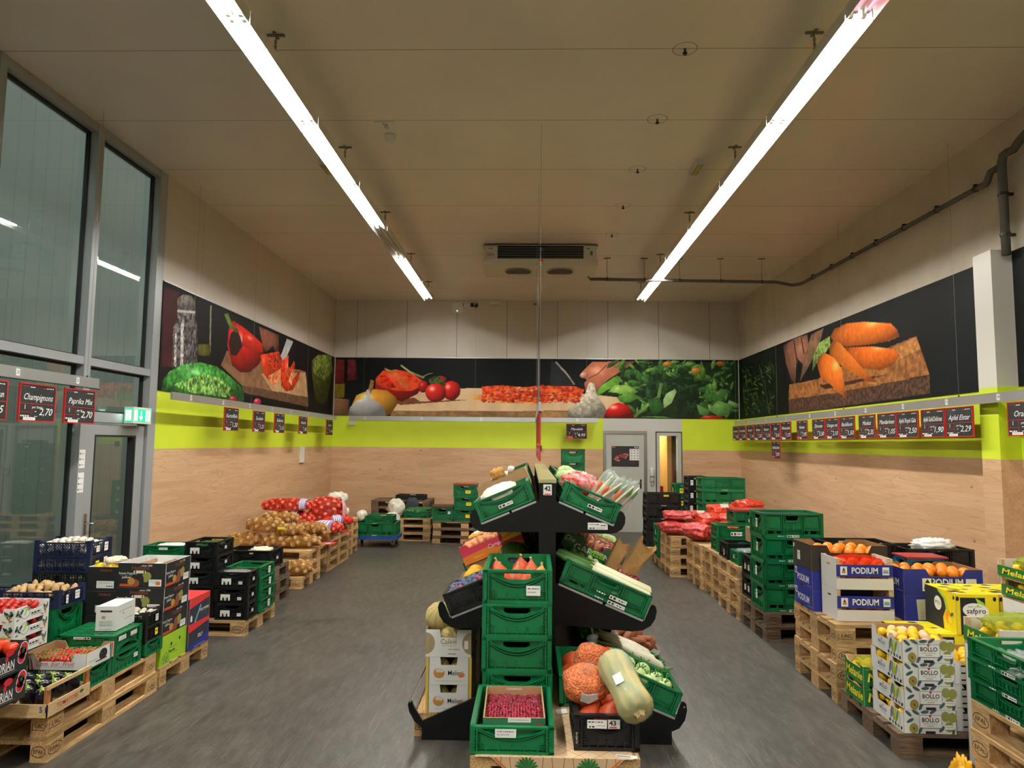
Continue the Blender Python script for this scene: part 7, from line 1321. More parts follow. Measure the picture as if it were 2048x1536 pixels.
for i, (u, v, h, rx, lab) in enumerate(((.05, -.10, .33, .1, 'smaller brown paper bag standing in the second crate of the middle right tier'), (.16, -.05, .40, .25, 'tall brown paper bag leaning in the second crate of the middle right tier'))):
    k = MB(); w_ = .05+.012*i; n_ = 10; q_ = 16; V = []
    for j in range(n_):
        t_ = j/(n_-1)
        for e_ in range(q_):
            A_ = 2*PI*e_/q_; nz = noise.noise(Vector((math.cos(A_)*1.5, math.sin(A_)*1.5+i*9, t_*4)))
            x_, y_ = math.copysign(abs(math.cos(A_))**.5, math.cos(A_)), math.copysign(abs(math.sin(A_))**.5, math.sin(A_))
            V.append((x_*w_*(.8+.35*t_)*(1+.10*nz), y_*.034*(1.15-.35*t_)*(1+.35*nz), t_*h*(1+.10*math.sin(A_*2+i)*t_)))
    k.add(V, [(j*q_+a, j*q_+(a+1) % q_, (j+1)*q_+(a+1) % q_, (j+1)*q_+a) for j in range(n_-1) for a in range(q_)], 'kraft')
    o = k.build('paper_bag', None, False, C2 @ Matrix.Translation((u, v, .02)) @ Rot(0, rx, .2*i)); tag(o, lab, 'bag')
fill('red_onion', ['redonion'], 'red onion in the second crate of the middle right tier', 'onion', C2 @ Matrix.Translation((.2, 0, 0)), .17, .34, .15, .027, 4, 5, 'red onions on the middle tier', 4)
fill('kohlrabi', ['cabbage'], 'small pale green vegetable in the second crate of the middle right tier', 'vegetable', C2 @ Matrix.Translation((-.12, 0, 0)), .2, .32, .13, .03, 3, 3, 'small green vegetables on the middle tier', 5)
for i, y in enumerate((5.67, 6.07)):
    M_ = on('m', 1, y, .25, lift=.09); carton('%s dark green carton with white lettering on the middle right tier' % ('front' if i == 0 else 'rear'), M_, .50, .36, .16, 'ink_green', 'card_brown', {'F': dip(.5, .16, .2, .05, .03)}, lambda b, f, L, W, H: b.text(f['F'], 'GARTEN', .0, H*.45, .075, .001, 'ink_white', .01, 0, .3).text(f['F'], 'Die', -.2, H*.7, .06, .001, 'ink_white', .0, .3).rect(f['F'], -.02, .10, H*.15, H*.6, .0015, 'ink_lime').scrawl(f['F'], 0, .08, H*.45, .02, .002, 'ink_green', 3), group='dark green cartons on the shelf')
    crate('low green crate under the %s white-lettered green carton' % ('front' if i == 0 else 'rear'), on('m', 1, y, .30), .60, .38, .085, group=GT, seed=40+i)
    fill('beet', ['redonion', 'sweetpotato'], 'dark red root in the %s white-lettered green carton' % ('front' if i == 0 else 'rear'), 'beet', M_, .45, .3, .13, .03, 6, 4, 'roots in the dark green cartons', 44+i)
C4 = on('m', 1, 6.5, .30, lift=.05); crate('green crate of cauliflower further back on the middle right tier', C4, .60, .40, .155, group=GT, seed=19)
fill('cauliflower', ['cabbage'], 'pale cauliflower in the crate further back on the middle right tier', 'cauliflower', C4, .54, .34, .15, .08, 3, 2, 'cauliflowers on the middle tier', 6, .02)
for i, y in enumerate((6.92, 7.33, 7.74, 8.15)): crate('%s rear green crate on the middle right tier behind the cauliflower' % ORD[i], on('m', 1, y, .30), .60, .40, .155, group=GT, seed=120+i)
# --- left side, middle tier
C1 = on('m', -1, 4.835, .30); crate('black crate of plums at the front of the middle left tier', C1, .60, .40, .145, 'crate_black', stick=[('F', .05, .10, .07, .014, 's')], seed=21)
fill('plum', ['plum']*12+['redplum'], 'blue-grey plum in the black crate on the middle left tier', 'plum', C1, .55, .35, .125, .023, 11, 7, 'plums on the shelf', 8, .01)
C2 = on('m', -1, 5.245, .27); carton('blue carton of yellow melons behind the plums', C2 @ Matrix.Translation((0, 0, .002)), .54, .38, .12, 'card_blue', 'card_brown', {'F': dip(.54, .12, .44, .04, .02)}, lambda b, f, L, W, H: b.rect(f['F'], -.26, -.19, H*.1, H*.8, .001, 'ink_blue'))
for i in range(6): put('yellow_melon', 'honeydew', 'yellow melon in the blue carton on the middle left tier', 'melon', C2 @ Matrix.Translation((-.17+.16*(i % 3), -.08+.16*(i//3), .095)) @ Rot(.3*i, .2, 1.57*(i % 2)+.2) @ Matrix.Scale(.066, 4), 'yellow melons on the shelf')
put('watermelon', 'watermelon', 'dark striped watermelon peeking out above the yellow melons', 'melon', Mx(-.10, 5.27, 1.07) @ Rot(.4, .3, 0) @ Matrix.Scale(.10, 4))
C3 = on('m', -1, 5.72, .27, lift=.15)
carton('pink and orange carton of peaches on the middle left tier', C3, .50, .40, .15, 'card_pink', 'card_brown', {'F': dip(.5, .15, .38, .03, .02), 'L': dip(.388, .15, .2, .05, .03)}, lambda b, f, L, W, H: b.flat(f['F'], [(-.25, 0), (.25, 0), (.25, H*.2), (.05, H*.28), (-.05, H*.5), (-.25, H*.42)], .001, 'card_orange').text(f['F'], 'Campo', .03, H*.48, .045, .0015, 'ink_white', .005, .2, .13).rect(f['F'], .1, .25, H*.45, H*.95, .001, 'card_yellow').flat(f['F'], [(.08, H*.5), (.25, H*.75), (.25, H*.9), (.1, H*.65)], .0013, 'card_orange').scrawl(f['F'], -.16, -.08, H*.22, .012, .0015, 'ink_yellow', 2))
fill('peach', ['peach'], 'pinkish peach in the pink carton on the middle left tier', 'peach', C3, .46, .35, .115, .026, 9, 6, 'peaches on the shelf', 9, .02)
carton('plain brown carton under the pink peach carton', on('m', -1, 5.72, .27), .50, .38, .145, 'card_brown')
C4 = on('m', -1, 6.15, .27, lift=.13); carton('green-edged carton of mangoes behind the peaches', C4, .54, .38, .13, 'ink_green', 'card_brown', {'F': dip(.54, .13, .4, .03, .02)})
fill('mango', ['mango'], 'yellow-orange mango in the carton behind the peaches', 'mango', C4, .5, .34, .12, .038, 6, 4, 'mangoes on the shelf', 10, .02)
crate('green crate under the mango carton', on('m', -1, 6.15, .30), .60, .40, .125, group=GT, seed=24)
wrapped('white_sack', 'white bag behind the mangoes on the middle left tier', 'bag', on('m', -1, 6.62, .42, lift=.05), .14, .17, .12, 'white_sack', 15)
for i, y in enumerate((6.62, 7.03, 7.44, 7.85, 8.2)): crate('%s rear green crate on the middle left tier behind the mangoes' % ORD[i], on('m', -1, y, .30), .60, .39 if i < 4 else .3, .055 if i == 0 else .15, group=GT, seed=25+i)
# --- right side, bottom tier
def lowcr(i, y, lab, **k): return crate(lab, on('b', 1, y, .29), .58, .40, .165, group=GT, seed=30+i, **k)
lowcr(0, 4.84, 'green crate of kohlrabi at the front of the bottom right tier'); K1 = on('b', 1, 4.84, .29)
P('kohl', lambda b: (b.blob(1, 1, .85, 'kohlrabi', 14, 10), [b.tube([(.25*math.cos(a), .25*math.sin(a), .8), (.4*math.cos(a), .4*math.sin(a), 1.15), (.7*math.cos(a), .7*math.sin(a), 1.4)], [.09, .08, .10], 'leaf', 5) for a in (0, 2.2, 4.1)]))
fill('kohlrabi', ['kohl'], 'pale green kohlrabi in the front crate of the bottom right tier', 'kohlrabi', K1, .52, .34, .125, .048, 5, 3, 'kohlrabi on the shelf', 11, up=True)
lowcr(1, 5.25, 'green crate of white radishes on the bottom right tier'); K2 = on('b', 1, 5.25, .29)
R_ = random.Random(2)
for i in range(9):
    k = MB(); k.tube([(-.22, 0, 0), (-.1, 0, .005), (.05, 0, .008), (.17, 0, .004), (.2, 0, 0)], [.006, .024, .034, .032, .016], 'daikon', 10); k.tube([(.2, 0, 0), (.24, .01, .01), (.27, .02, .03)], [.014, .012, .004], 'leek_green', 6)
    tag(k.build('white_radish', None, True, K2 @ Matrix.Translation((R_.uniform(-.05, .05), -.14+.07*(i % 5), .125+.045*(i//5))) @ Rot(0, R_.uniform(-.05, .05), R_.uniform(-.15, .15))), 'long white radish in the second crate of the bottom right tier', 'radish', 'white radishes on the shelf')
K3 = on('b', 1, 5.66, .38, lift=.05); carton('white and orange carton of sweet potatoes on the bottom right tier', K3, .40, .36, .14, 'card_white', 'card_brown', {'F': dip(.4, .14, .3, .03, .02)}, lambda b, f, L, W, H: b.rect(f['F'], -.18, .18, H*.15, H*.7, .001, 'ink_rust').scrawl(f['F'], -.1, .1, H*.4, .012, .0015, 'ink_orange', 2))
fill('sweet_potato', ['sweetpotato'], 'brownish sweet potato in the white and orange carton', 'sweet potato', K3, .36, .32, .13, .034, 4, 4, 'sweet potatoes on the shelf', 12, .01)
for i, y in enumerate((5.66, 6.07, 6.48, 6.89, 7.30, 7.71, 8.12)): crate('%s low green crate further back on the bottom right tier' % ORD[i], on('b', 1, y, .24), .46 if i else .5, .40, .045 if i == 0 else .14, group=GT, seed=33+i)
fill('broccoli', ['cabbage'], 'green vegetable in the crate behind the sweet potatoes', 'vegetable', on('b', 1, 6.07, .38), .2, .34, .15, .05, 3, 4, 'green vegetables low on the shelf', 13)
# --- left side, bottom: melon cartons on a pallet
pallet('single wooden pallet under the melon cartons left of the shelf', Mx(-.335, 5.27, 0, PI/2), 'pallets of the centre', seed=90)
def pr_meloni(b, f, L, W, H):
    g = f['F']; q = L/2
    for s in (-1, 1): b.rect(g, min(s*q, s*(q-.016)), max(s*q, s*(q-.016)), 0, H, .001, 'card_melon_yellow').line(g, [(s*(q-.019), 0), (s*(q-.019), H)], .004, .001, 'ink_green')
    b.disc(g, -.065, H*.42, .036, .032, .001, 'ink_orange', 16).disc(g, -.06, H*.50, .026, .018, .0013, 'ink_pale', 12).disc(g, -.065, H*.34, .03, .018, .0014, 'ink_gold', 12).text(g, 'Meloni', .045, H*.42, .042, .001, 'ink', .004, 0, .10).disc(g, .085, H*.34, .022, .012, .0012, 'ink_orange', 10, .3).scrawl(g, -.09, .10, H*.14, .004, .001, 'ink_tan', 3)
def pr_calevi(b, f, L, W, H):
    g = f['F']; q = L/2
    for s in (-1, 1):
        pts = [(s*q, H*.12)]+[(s*(q-.06*math.sin(a)), H*(.5-.40*math.cos(a))) for a in [PI*i/12 for i in range(13)]]+[(s*q, H*.9)]; b.flat(g, pts, .001, 'ink_tan'); b.line(g, [(s*(q-.03*math.sin(a)), H*(.5-.40*math.cos(a))) for a in [PI*i/8 for i in range(9)]], .003, .0014, 'ink_olive')
    b.text(g, 'Calevi', 0, H*.56, .045, .0015, 'ink_tan', .018, 0, .105).text(g, 'MELON ITALIANO', 0, H*.41, .009, .0015, 'ink_tan', 0, 0, .085).scrawl(g, .0, .075, H*.28, .006, .0015, 'ink', 2).scrawl(g, .0, .05, H*.12, .008, .0015, 'ink', 5).rect(g, q-.045, q-.02, H*.3, H*.6, .0018, 'paper').scrawl(g, -.08, -.02, H*.24, .005, .0015, 'ink_pale', 7)
for i in range(3):
    M_ = Mx(-.515-.005*(i == 2), 4.885, .1455+.176*i); carton(('lowest white yellow-edged melon carton', 'middle white yellow-edged melon carton', 'topmost white melon carton with melon-printed edges')[i]+' left of the shelf', M_, .30, .40, .175, 'card_white', 'card_brown', {'F': dip(.30, .175, .115, .05, .006), 'B': dip(.30, .175, .115, .05, .006)}, pr_calevi if i == 2 else pr_meloni, 'white melon cartons')
M_ = Mx(-.52, 4.885, .1455+.352)
for i, (u, v, h, r) in enumerate(((-.075, -.06, .225, .102), (-.01, -.135, .125, .055), (.06, -.14, .125, .05), (.02, .0, .13, .07), (.135, .05, .225, .10), (.0, .15, .19, .085), (-.12, .13, .12, .06))): put('melon', 'melon', 'ribbed netted melon heaped in the topmost melon-printed carton', 'melon', M_ @ Matrix.Translation((u, v, h)) @ Rot(.6+i, .5*i, i) @ Matrix.Scale(r, 4), 'melons in the topmost carton')
for k in range(2):
    for i in range(2): put('melon', 'melon', 'netted melon inside the %s white yellow-edged carton' % ('middle' if k else 'lowest'), 'melon', Mx(-.58+.13*i, 4.78, .1455+.176*k+.085) @ Rot(i, k, 1) @ Matrix.Scale(.062, 4), 'melons in the yellow-edged cartons')
for i in range(3): carton('%s plain white carton behind the melon cartons' % from_top(i, 3), Mx(-.50, 5.31, .1455+.165*i), .32, .40, .164, 'card_white', 'card_brown', group='plain cartons behind the melons')
M_ = Mx(-.50, 5.31, .1455+.33); fill('ginger', ['sweetpotato'], 'pale root in the plain carton behind the melons', 'root', M_, .26, .34, .16, .03, 4, 4, 'roots behind the melons', 14)
lump('yellow_bag', 'yellow bag on the plain cartons behind the melons', 'bag', Mx(-.53, 5.3, .63), .07, .07, .03, 'yellow_bag', 17, .2, 3)
for i, y in enumerate((6.3, 7.1)): carton('%s plain brown carton standing low left of the shelf' % ('front' if i == 0 else 'rear'), Mx(-.45, y, 0), .5, .6, .3, 'card_brown', group='brown cartons left of the shelf')
# ================================================================ table of pallets in front of the shelf
ZT = .4345
pallets(3, .13, 4.0, PI/2, 'under the cloth in front of the shelf', 'pallets of the centre', seed=91, jit=.002)
t = thing('table_cloth', 'beige checked cloth with printed leaves over the pallets before the shelf', 'tablecloth', Mx(0, 0, 0))
MB().box(-.24, .50, 3.385, 4.58, ZT, ZT+.003, 'table_cloth_check').build('top', t)
hg = Fr((.13, 3.388, ZT+.003), (1, 0, 0), (0, -.12, .99)); D_ = [(-.30, 0), (.02, -.30), (.03, -.30), (.33, 0)]
b = MB(); b.extr(hg, D_, 0, .003, 'table_cloth_check'); b.build('hanging_corner', t)
b = MB(); b.line(hg, [(-.28, -.005), (.02, -.285)], .008, .004, 'ink_orange').line(hg, [(.31, -.005), (.03, -.28)], .008, .004, 'ink_orange')
for cx in (-.13, .16):
    for k in range(9): a = PI/2+(k-4)*.32; b.disc(hg, cx+.028*math.cos(a), -.055+.03*math.sin(a), .03, .007, .0042+.0002*k, 'leaf' if k % 2 else 'ink_green', 8, a)
b.build('printed_leaves', t)
ST = crates(4, 'of the tall stack at the shelf end', -.06, 4.30, ZT+.004, PI/2, .60, .395, .1865, 'green crates of the centre stack', seed=92, jit=.004, stick=lambda i: [('L', .09, .40, .08, .055, 'w')] if i == 3 else ())
M_ = Mx(-.06, 4.30, ZT+.004+.561)
for i, (u, v, m_) in enumerate(((-.11, -.16, 'squash'), (-.01, -.17, 'squash'), (.13, -.15, 'yellowsquash'), (-.12, .02, 'squash'), (.08, .03, 'squash'), (.02, .17, 'squash'), (.06, -.20, 'squash'))): put('red_squash', m_, 'orange-red squash in the topmost crate of the tall centre stack', 'squash', M_ @ Matrix.Translation((u, v, .10)) @ Rot(.12*(i % 3)-.1, .15*(i % 2), i) @ Matrix.Scale(.068 if i < 6 else .055, 4), 'squashes in the centre stack', [('stem', 'squashstem')])
FC = Mx(-.07, 3.695, ZT+.004); crate('low green crate with a carton of cranberries in front', FC @ Matrix.Rotation(PI/2, 4, 'Z'), .58, .40, .125, stick=[('L', -.03, .78, .10, .04, 'w')], seed=93)
KB = Mx(-.065, 3.68, ZT+.016, .02)
carton('small green-edged carton holding the cranberries', KB, .30, .44, .135, 'card_brown', 'card_brown', None, lambda b, f, L, W, H: b.rect(f['F'], -L/2, L/2, H*.5, H, .001, 'ink_green').text(f['F'], 'CRANBERRY', .03, H*.65, .018, .0015, 'ink_white', .004, 0, .1).rect(f['F'], -.03, .08, H*.85, H*1.0, .0015, 'paper').scrawl(f['F'], -.02, .07, H*.93, .006, .002, 'ink_grey', 4).disc(f['F'], .12, H*.7, .02, .016, .0015, 'ink_red', 12).disc(f['F'], .08, H*.65, .016, .012, .0014, 'ink_lime', 10).rect(f['F'], -L/2, -.08, H*.5, H*.7, .0013, 'ink_lime').text(Fr((0, W/2-.006, 0), (1, 0, 0), (0, 0, 1)), 'CRANBERRIES', 0, H*.9, .014, .001, 'ink_white', .004))
R_ = random.Random(1); n_ = 0
for i in range(20):
    for j in range(15): put('cranberry', 'berry', 'dark red cranberry in the small carton', 'cranberry', KB @ Matrix.Translation((-.137+.0144*i+R_.uniform(-.003, .003), -.20+.0175*j+R_.uniform(-.004, .004), .092+.0006*j+R_.uniform(-.003, .003))) @ Matrix.Scale(.0082*R_.uniform(.85, 1.15), 4), 'cranberries in the small carton')
b = MB()
for i in range(1300): x, y = R_.uniform(-.138, .138), R_.uniform(-.206, .206); b.blob(.0083, .0083, .0083, 'berry', 6, 4, 2, 0, 1, 0, (x, y, .082+.03*(y+.2)*.6+R_.uniform(-.004, .004)))
tag(b.build('cranberries', None, True, KB), 'mass of dark red cranberries filling the small carton', 'cranberries', None, 'stuff')
BK = Mx(.385, 3.665, ZT+.004); crate('black crate numbered 43 with squash at the front of the cloth', BK, .315, .40, .165, 'crate_black', seed=94)
ck = bpy.data.objects['plastic_crate.%03d' % (max(int(q.name[-3:]) for q in COL.objects if q.name.startswith('plastic_crate.')))]
f = frames(.315, .40)['F']; b = MB(); b.rect(f, -.095, .0, .105, .145, .004, 'paper').scrawl(f, -.09, -.02, .135, .008, .0045, 'ink', 2).scrawl(f, -.085, -.06, .113, .012, .0045, 'ink', 3).scrawl(f, -.05, -.01, .118, .006, .0045, 'ink_red', 4).build('price_label', ck)
b = MB(); b.rect(f, .005, .062, .105, .147, .004, 'paper').text(f, '43', .028, .130, .030, .0045, 'ink', .03, 0, .034).rect(f, .012, .046, .108, .114, .0045, 'card_red').scrawl(f, .05, .06, .13, .004, .0045, 'ink', 8).text(f, 'LL4314', -.145, .06, .012, .004, 'ink_white', .005, 0, .05, PI/2).build('number_label', ck)
for i, (u, v, h) in enumerate(((.03, -.10, .13), (-.07, -.06, .10), (.09, -.02, .10), (-.06, .1, .10), (.07, .11, .1))): put('red_squash', 'squash', 'red squash in the black crate numbered 43', 'squash', BK @ Matrix.Translation((u, v, h)) @ Rot(.3*i, .4, i) @ Matrix.Scale(.062, 4), 'squashes in the black crate', [('stem', 'squashstem')])
GK = Mx(.375, 4.31, ZT+.004); crate('open green crate of squash beside the tall centre stack', GK @ Matrix.Rotation(PI/2, 4, 'Z'), .58, .39, .165, seed=95)
for i, (u, v, h) in enumerate(((-.11, -.17, .13), (-.04, -.05, .12), (.05, .03, .18), (.12, .05, .14), (-.1, .08, .12), (.02, .18, .12), (.12, .18, .12))): put('red_squash', 'squash', 'dull orange squash in the open green crate beside the centre stack', 'squash', GK @ Matrix.Translation((u, v, h)) @ Rot(.9+.2*i, .4, i) @ Matrix.Scale(.075, 4), 'squashes in the open green crate', [('stem', 'squashstem')])
def gran(x, y, z, a, b_, c, lab, seed, rt):
    k = MB(); k.blob(a, b_, c, 'granule', 44, 28, 2.3, .09, 3, seed); o = k.build('pulse_bag', None, True, Mx(x, y, z) @ rt); tag(o, lab, 'bag')
    k = MB(); k.blob(a*1.035, b_*1.035, c*1.035, 'thin_film', 30, 18, 2.3, .09, 3, seed, (0, 0, 0)); k.tube([(0, 0, c*.95), (.01, 0, c*1.2), (.0, .0, c*1.45)], [.03, .015, .035], 'thin_film', 9); k.build('film', o, True)
    return o
o = gran(.30, 3.66, .685, .118, .10, .085, 'large clear bag of orange lentils leaning on the black crate', 4, Rot(.55, 0, .1))
MB().extr(Fr((0, -.101, .0), (1, 0, 0), (0, .1, .99)), [(-.045, .0), (.0, -.02), (.045, .01), (.04, .045), (-.01, .035), (-.04, .05)], .0, .002, 'paper').build('paper_label', o)
gran(.335, 3.90, .735, .08, .07, .085, 'smaller clear bag of orange lentils behind the large one', 6, Rot(.2, .1, .3))
# long squash
M_ = Mx(.455, 3.59, .765) @ Matrix.Rotation(.30, 4, 'Z') @ Matrix.Rotation(2.02, 4, 'X') @ Matrix.Translation((0, 0, .07)) @ Matrix.Diagonal((1, 1, .76, 1))
k = MB(); prof = [(.02, -.225), (.05, -.222), (.078, -.20), (.090, -.15), (.089, -.08), (.082, 0), (.080, .08), (.085, .14), (.089, .19), (.078, .235), (.045, .255), (.02, .25)]
k.lathe(prof, 'musk', 40, ribs=10, depth=.05); o = k.build('long_squash', None, True, M_); tag(o, 'long greyish green squash wrapped in film across the black crate', 'squash')
MB().lathe([(.034, .248), (.026, .262), (.020, .275), (.024, .285), (.006, .287)], 'squash_stem', 10, ribs=5, depth=.3).build('stem', o)
k = MB(); k.lathe([(r*1.03+.002, z*1.02) for r, z in prof], 'thin_film', 40, ribs=7, depth=.03); k.build('film', o, True)
k = MB(); k.extr(Fr((-.055, .068, .045), (.78, .62, 0), (0, 0, 1)), [(-.022, -.04), (.022, -.035), (.02, .04), (-.024, .035)], .0, .002, 'paper'); k.build('paper_label', o)
k = MB(); k.box(-.05, .05, -.015, .015, 0, .002, 'paper').box(-.045, .02, -.008, .0, .0021, .0024, 'ink_grey'); tag(k.build('price_slip', None, False, Mx(.47, 3.41, ZT+.0035, -.15)), 'white printed slip lying on the cloth before the black crate', 'slip')
k = MB(); k.add([(-.03, -.02, 0), (.03, -.02, .002), (.03, .02, .012), (-.03, .02, .01)], [(0, 1, 2, 3)], 'paper').add([(-.03, -.02, -.002), (.03, -.02, 0), (.03, .02, .010), (-.03, .02, .008)], [(3, 2, 1, 0)], 'paper'); tag(k.build('folded_note', None, False, Mx(.19, 3.93, ZT+.006, .2)), 'small folded white note on the cloth between the crates', 'note')
# ================================================================ hanging price boards
def rail(label, M, ln, wires, nums, top):              # runs along local x, face towards local -y
    t = thing('sign_rail', label, 'rail', M)
    MB().box(0, ln, -.012, .012, -.045, .045, 'alu').box(0, ln, -.02, -.012, -.05, -.04, 'alu').build('profile', t)
    b = MB(); x = .01
    while x < ln and ln < 6.0: b.box(x, x+.01, -.018, -.013, -.062, -.05, 'gasket'); x += .022
    if b.v: b.build('clip_teeth', t)
    for w_ in wires: MB().tube([(w_, 0, .045), (w_, 0, top)], .0014, 'wire', 5).box(w_-.006, w_+.006, -.006, .006, .04, .06, 'clamp_black').build('wire', t)
    b = MB(); f = Fr((0, -.0125, 0), (1, 0, 0), (0, 0, 1))
    for x, s in nums: b.rect(f, x-.022, x+.022, -.028, .028, .001, 'paper').text(f, s, x, 0, .04, .0015, 'ink', .01, 0, .026)
    b.build('number_tag', t); return t
SG = 'red-framed slate price boards'
def board(M, name, price, label, land=True, unit='per kg', note=True, w=.43, h=.305, origin='I', red=False, seed=0):
    t = thing('price_board', label, 'price sign', M, SG); f = Fr((0, -.006, 0), (1, 0, 0), (0, 0, 1)); q = w/2
    MB().box(-q+.005, q-.005, -.005, .005, -h+.005, -.005, 'slate').build('slate', t)
    b = MB(); b.box(-q, q, -.008, .008, -h, -h+.010, 'frame_red').box(-q, q, -.008, .008, -.010, 0, 'frame_red').box(-q, -q+.010, -.008, .008, -h+.010, -.010, 'frame_red').box(q-.010, q, -.008, .008, -h+.010, -.010, 'frame_red'); b.build('frame', t)
    b = MB(); b.rect(f, -q, q, -h*.54, -h*.525, .0008, 'frame_red').rect(f, -q*.35, -q*.33, -h, -h*.53, .0008, 'frame_red').rect(f, -q, -q*.34, -h*.76, -h*.75, .0008, 'frame_red').rect(f, -q*.9, -q*.5, -h*.085, -h*.075, .0008, 'frame_red').rect(f, q*.25, q*.5, -h*.115, -h*.105, .0008, 'frame_red'); b.build('printed_lines', t)
    b = MB(); b.text(f, name, 0, -h*.36, .075, .001, 'chalk', 0, .35, min(w*.8, .034*len(name)+.02)).text(f, price, q*.45, -h*.74, .085, .001, 'chalk', .002, .3, w*.38 if len(price) > 3 else w*.3).text(f, origin, -q*.68, -h*.63, .055, .001, 'chalk', .002)
    b.scrawl(f, q*.45, q*.85, -h*.10, .012, .001, 'chalk', seed).scrawl(f, -q*.45, -q*.2, -h*.10, .014, .001, 'chalk', seed+2).text(f, unit, -q*.02, -h*.62, .03, .001, 'chalk', .002, .2).line(f, [(-q*.15, -h*.74), (-q*.06, -h*.73)], .006, .001, 'chalk').line(f, [(-q*.15, -h*.86), (0, -h*.86)], .005, .001, 'chalk')
    b.scrawl(f, -q*.9, -q*.45, -h*.86, .018, .001, 'chalk', seed+4); b.build('chalk_writing', t)
    if note: b = MB(); b.rect(f, -q*.75, -q*.1, -h*.97, -h*.89, .0016, 'paper').scrawl(f, -q*.7, -q*.2, -h*.93, .008, .002, 'ink_grey', seed); o = b.build('paper_strip', t)
    if red: MB().rect(f, -q*.9, -q*.35, -h*.98, -h*.86, .0017, 'card_red').build('red_strip', t)
    return t
# right wall rail, boards face the aisle (-X): local x runs along -Y
XR = 4.38; MR = Matrix.Translation((XR, 14.9, 2.38)) @ Matrix.Rotation(-PI/2, 4, 'Z')
rail('long silver sign rail along the right wall', MR, 10.0, [.1, 2.55, 5.14, 7.74, 9.6], [(14.9-y, s) for y, s in ((13.9, '22'), (12.9, '21'), (11.9, '20'), (10.9, '19'), (10.0, '18'), (9.1, '17'), (8.2, '16'), (7.35, '15'), (6.55, '14'))], CZ-2.38)
K = 4.38/4.15
RS = [(14.13, 13.76, 'Sauerkraut', '1,80'), (13.73, 13.30, 'Rote Beete', '1,20'), (13.27, 12.80, 'Rotkohl', '1,10'), (12.80, 12.37, 'Birnen', '2,20'), (12.37, 11.94, 'Bananen', '1,70'), (11.94, 11.47, 'Kiwi', '0,35'), (11.45, 11.02, 'Weintrauben', '1,75'),
 (10.78, 10.38, 'Ananas', '1,95'), (10.20, 9.76, 'Zitronen', '5,50'), (9.74, 9.33, 'Orangen rot', '2,10'), (9.31, 8.88, 'Basilikum', '1,50'), (8.77, 8.36, 'Muskat', '2,35'), (8.30, 7.88, 'Mandarinen', '1,05'), (7.87, 7.44, 'Apfel Royal Gala', '2,50'), (7.39, 6.97, 'Apfel Gold.Delicious', '1,90'), (6.96, 6.53, 'Apfel Elstar', '2,29'), (6.07, 5.66, 'Orangen', '1,99')]
for i, (a, b_, n_, p_) in enumerate(RS):
    yc = (a+b_)/2*K; wd = min(.45, (a-b_)*K-.008)
    board(Matrix.Translation((XR-.03, yc, 2.32)) @ Matrix.Rotation(-PI/2, 4, 'Z'), n_, p_, 'slate price board chalked %s %s on the right rail' % (n_, p_), w=wd, seed=i*3, red=(i == 7))
board(Matrix.Translation((XR-.03, (11.94+11.47)/2*K, 1.99)) @ Matrix.Rotation(-PI/2, 4, 'Z'), 'Radieschen', '0,95', 'lone slate price board hanging below the right row, chalked Radieschen', w=.42, red=True, note=False)
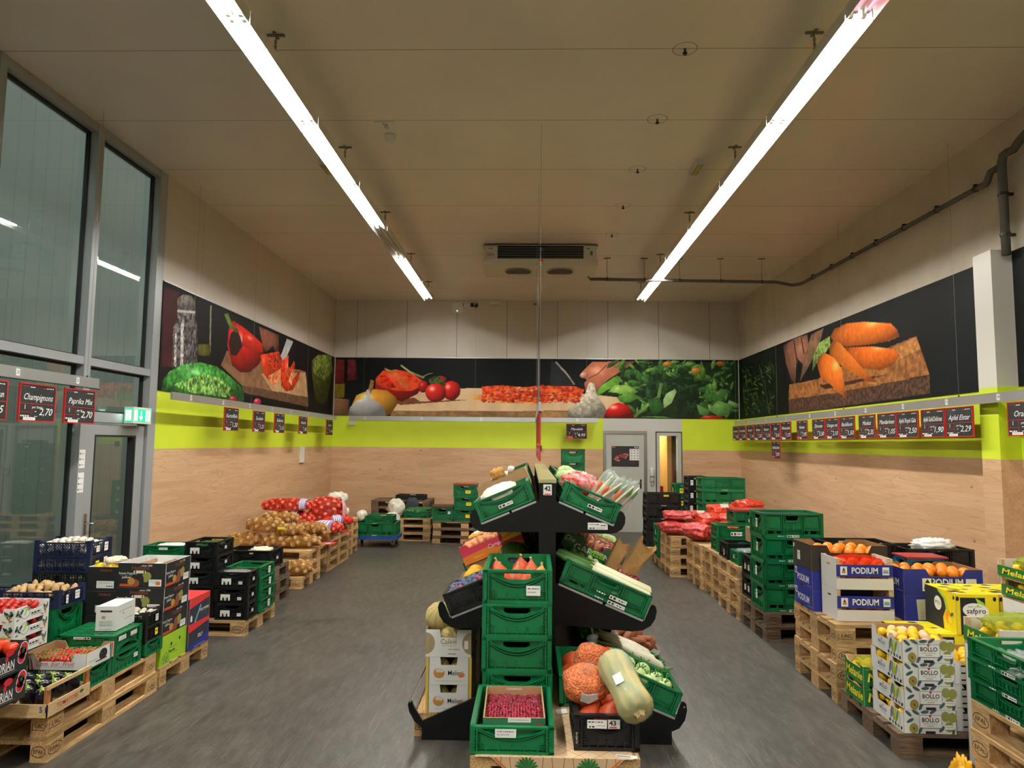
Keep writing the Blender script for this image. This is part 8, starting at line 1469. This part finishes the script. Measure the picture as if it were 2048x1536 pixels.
# left wall rails, boards face +X: local x runs along +Y
XL2 = -4.17
rail('silver sign rail on the left wall under the pepper picture', Matrix.Translation((XL2, 7.95, 2.42)) @ Matrix.Rotation(PI/2, 4, 'Z'), 6.9, [.45, 2.32, 4.9, 6.6], [(.45, '28'), (1.35, '27'), (2.25, '26'), (3.15, '25'), (4.05, '24'), (4.95, '23')], CZ-2.42)
for i, (y, n_, p_) in enumerate(((9.53, 'Kartoffeln', '1,20'), (10.52, 'Zwiebeln', '1,25'), (11.39, 'Sellerie', '1,15'), (12.60, 'Rettich', '1,95'), (14.28, 'Gurken', '1,40'))):
    board(Matrix.Translation((XL2+.03, y, 2.36-.0)) @ Matrix.Rotation(PI/2, 4, 'Z'), n_, p_, 'slate price board chalked %s %s on the left wall rail' % (n_, p_), w=.45, h=.32, seed=i*5+1, note=i != 4)
rail('silver sign rail hanging before the windows at the near left', Matrix.Translation((XL2, 3.3, 2.44)) @ Matrix.Rotation(PI/2, 4, 'Z'), 3.27, [.6, 3.1], [(2.2, '33'), (2.95, '32')], CZ-2.44)
for i, (y, n_, p_, u_) in enumerate(((5.16, 'Champig. braun', '2,95', 'per kg'), (5.72, 'Champignons', '2,70', 'per Steige'), (6.27, 'Paprika Mix', '2,70', 'per kg'))):
    board(Matrix.Translation((XL2+.03, y, 2.36)) @ Matrix.Rotation(PI/2, 4, 'Z'), n_, p_, 'slate price board chalked %s before the windows' % n_, w=.43, h=.315, unit=u_, seed=i*7+2)
# back wall rail
rail('silver sign rail along the lime band of the back wall', Matrix.Translation((-3.95, BY-.28, 2.43)), 5.45, [.3, 2.76, 5.2], [(.35, '31'), (1.6, '30'), (2.9, '29'), (4.1, '13'), (5.0, '12')], CZ-2.43)
board(Matrix.Translation((1.03, BY-.30, 2.35)), 'Mandeln', '4,95', 'single slate price board on the back wall rail left of the door', w=.45, h=.33, red=True, note=False, seed=9)
# centre rail over the shelf: boards seen edge-on
rail('sign rail hanging over the middle shelf, seen end-on', Matrix.Translation((.10, 6.6, 2.26)) @ Matrix.Rotation(PI/2, 4, 'Z'), 3.5, [.1, 1.8, 3.4], [(.8, '42')], CZ-2.26)
for i in range(5):
    y = 6.85+.62*i
    board(Matrix.Translation((.105, y, 2.20)) @ Matrix.Rotation(PI/2, 4, 'Z'), 'Porree', '1,50', '%s upper edge-on price board over the middle shelf, from the front' % ORD[i], w=.43, h=.30, seed=i, note=False)
    board(Matrix.Translation((.105, y, 1.897)) @ Matrix.Rotation(-PI/2, 4, 'Z'), 'Kohlrabi', '0,80', '%s lower edge-on price board over the middle shelf, from the front' % ORD[i], w=.43, h=.16, seed=i+20, note=False)
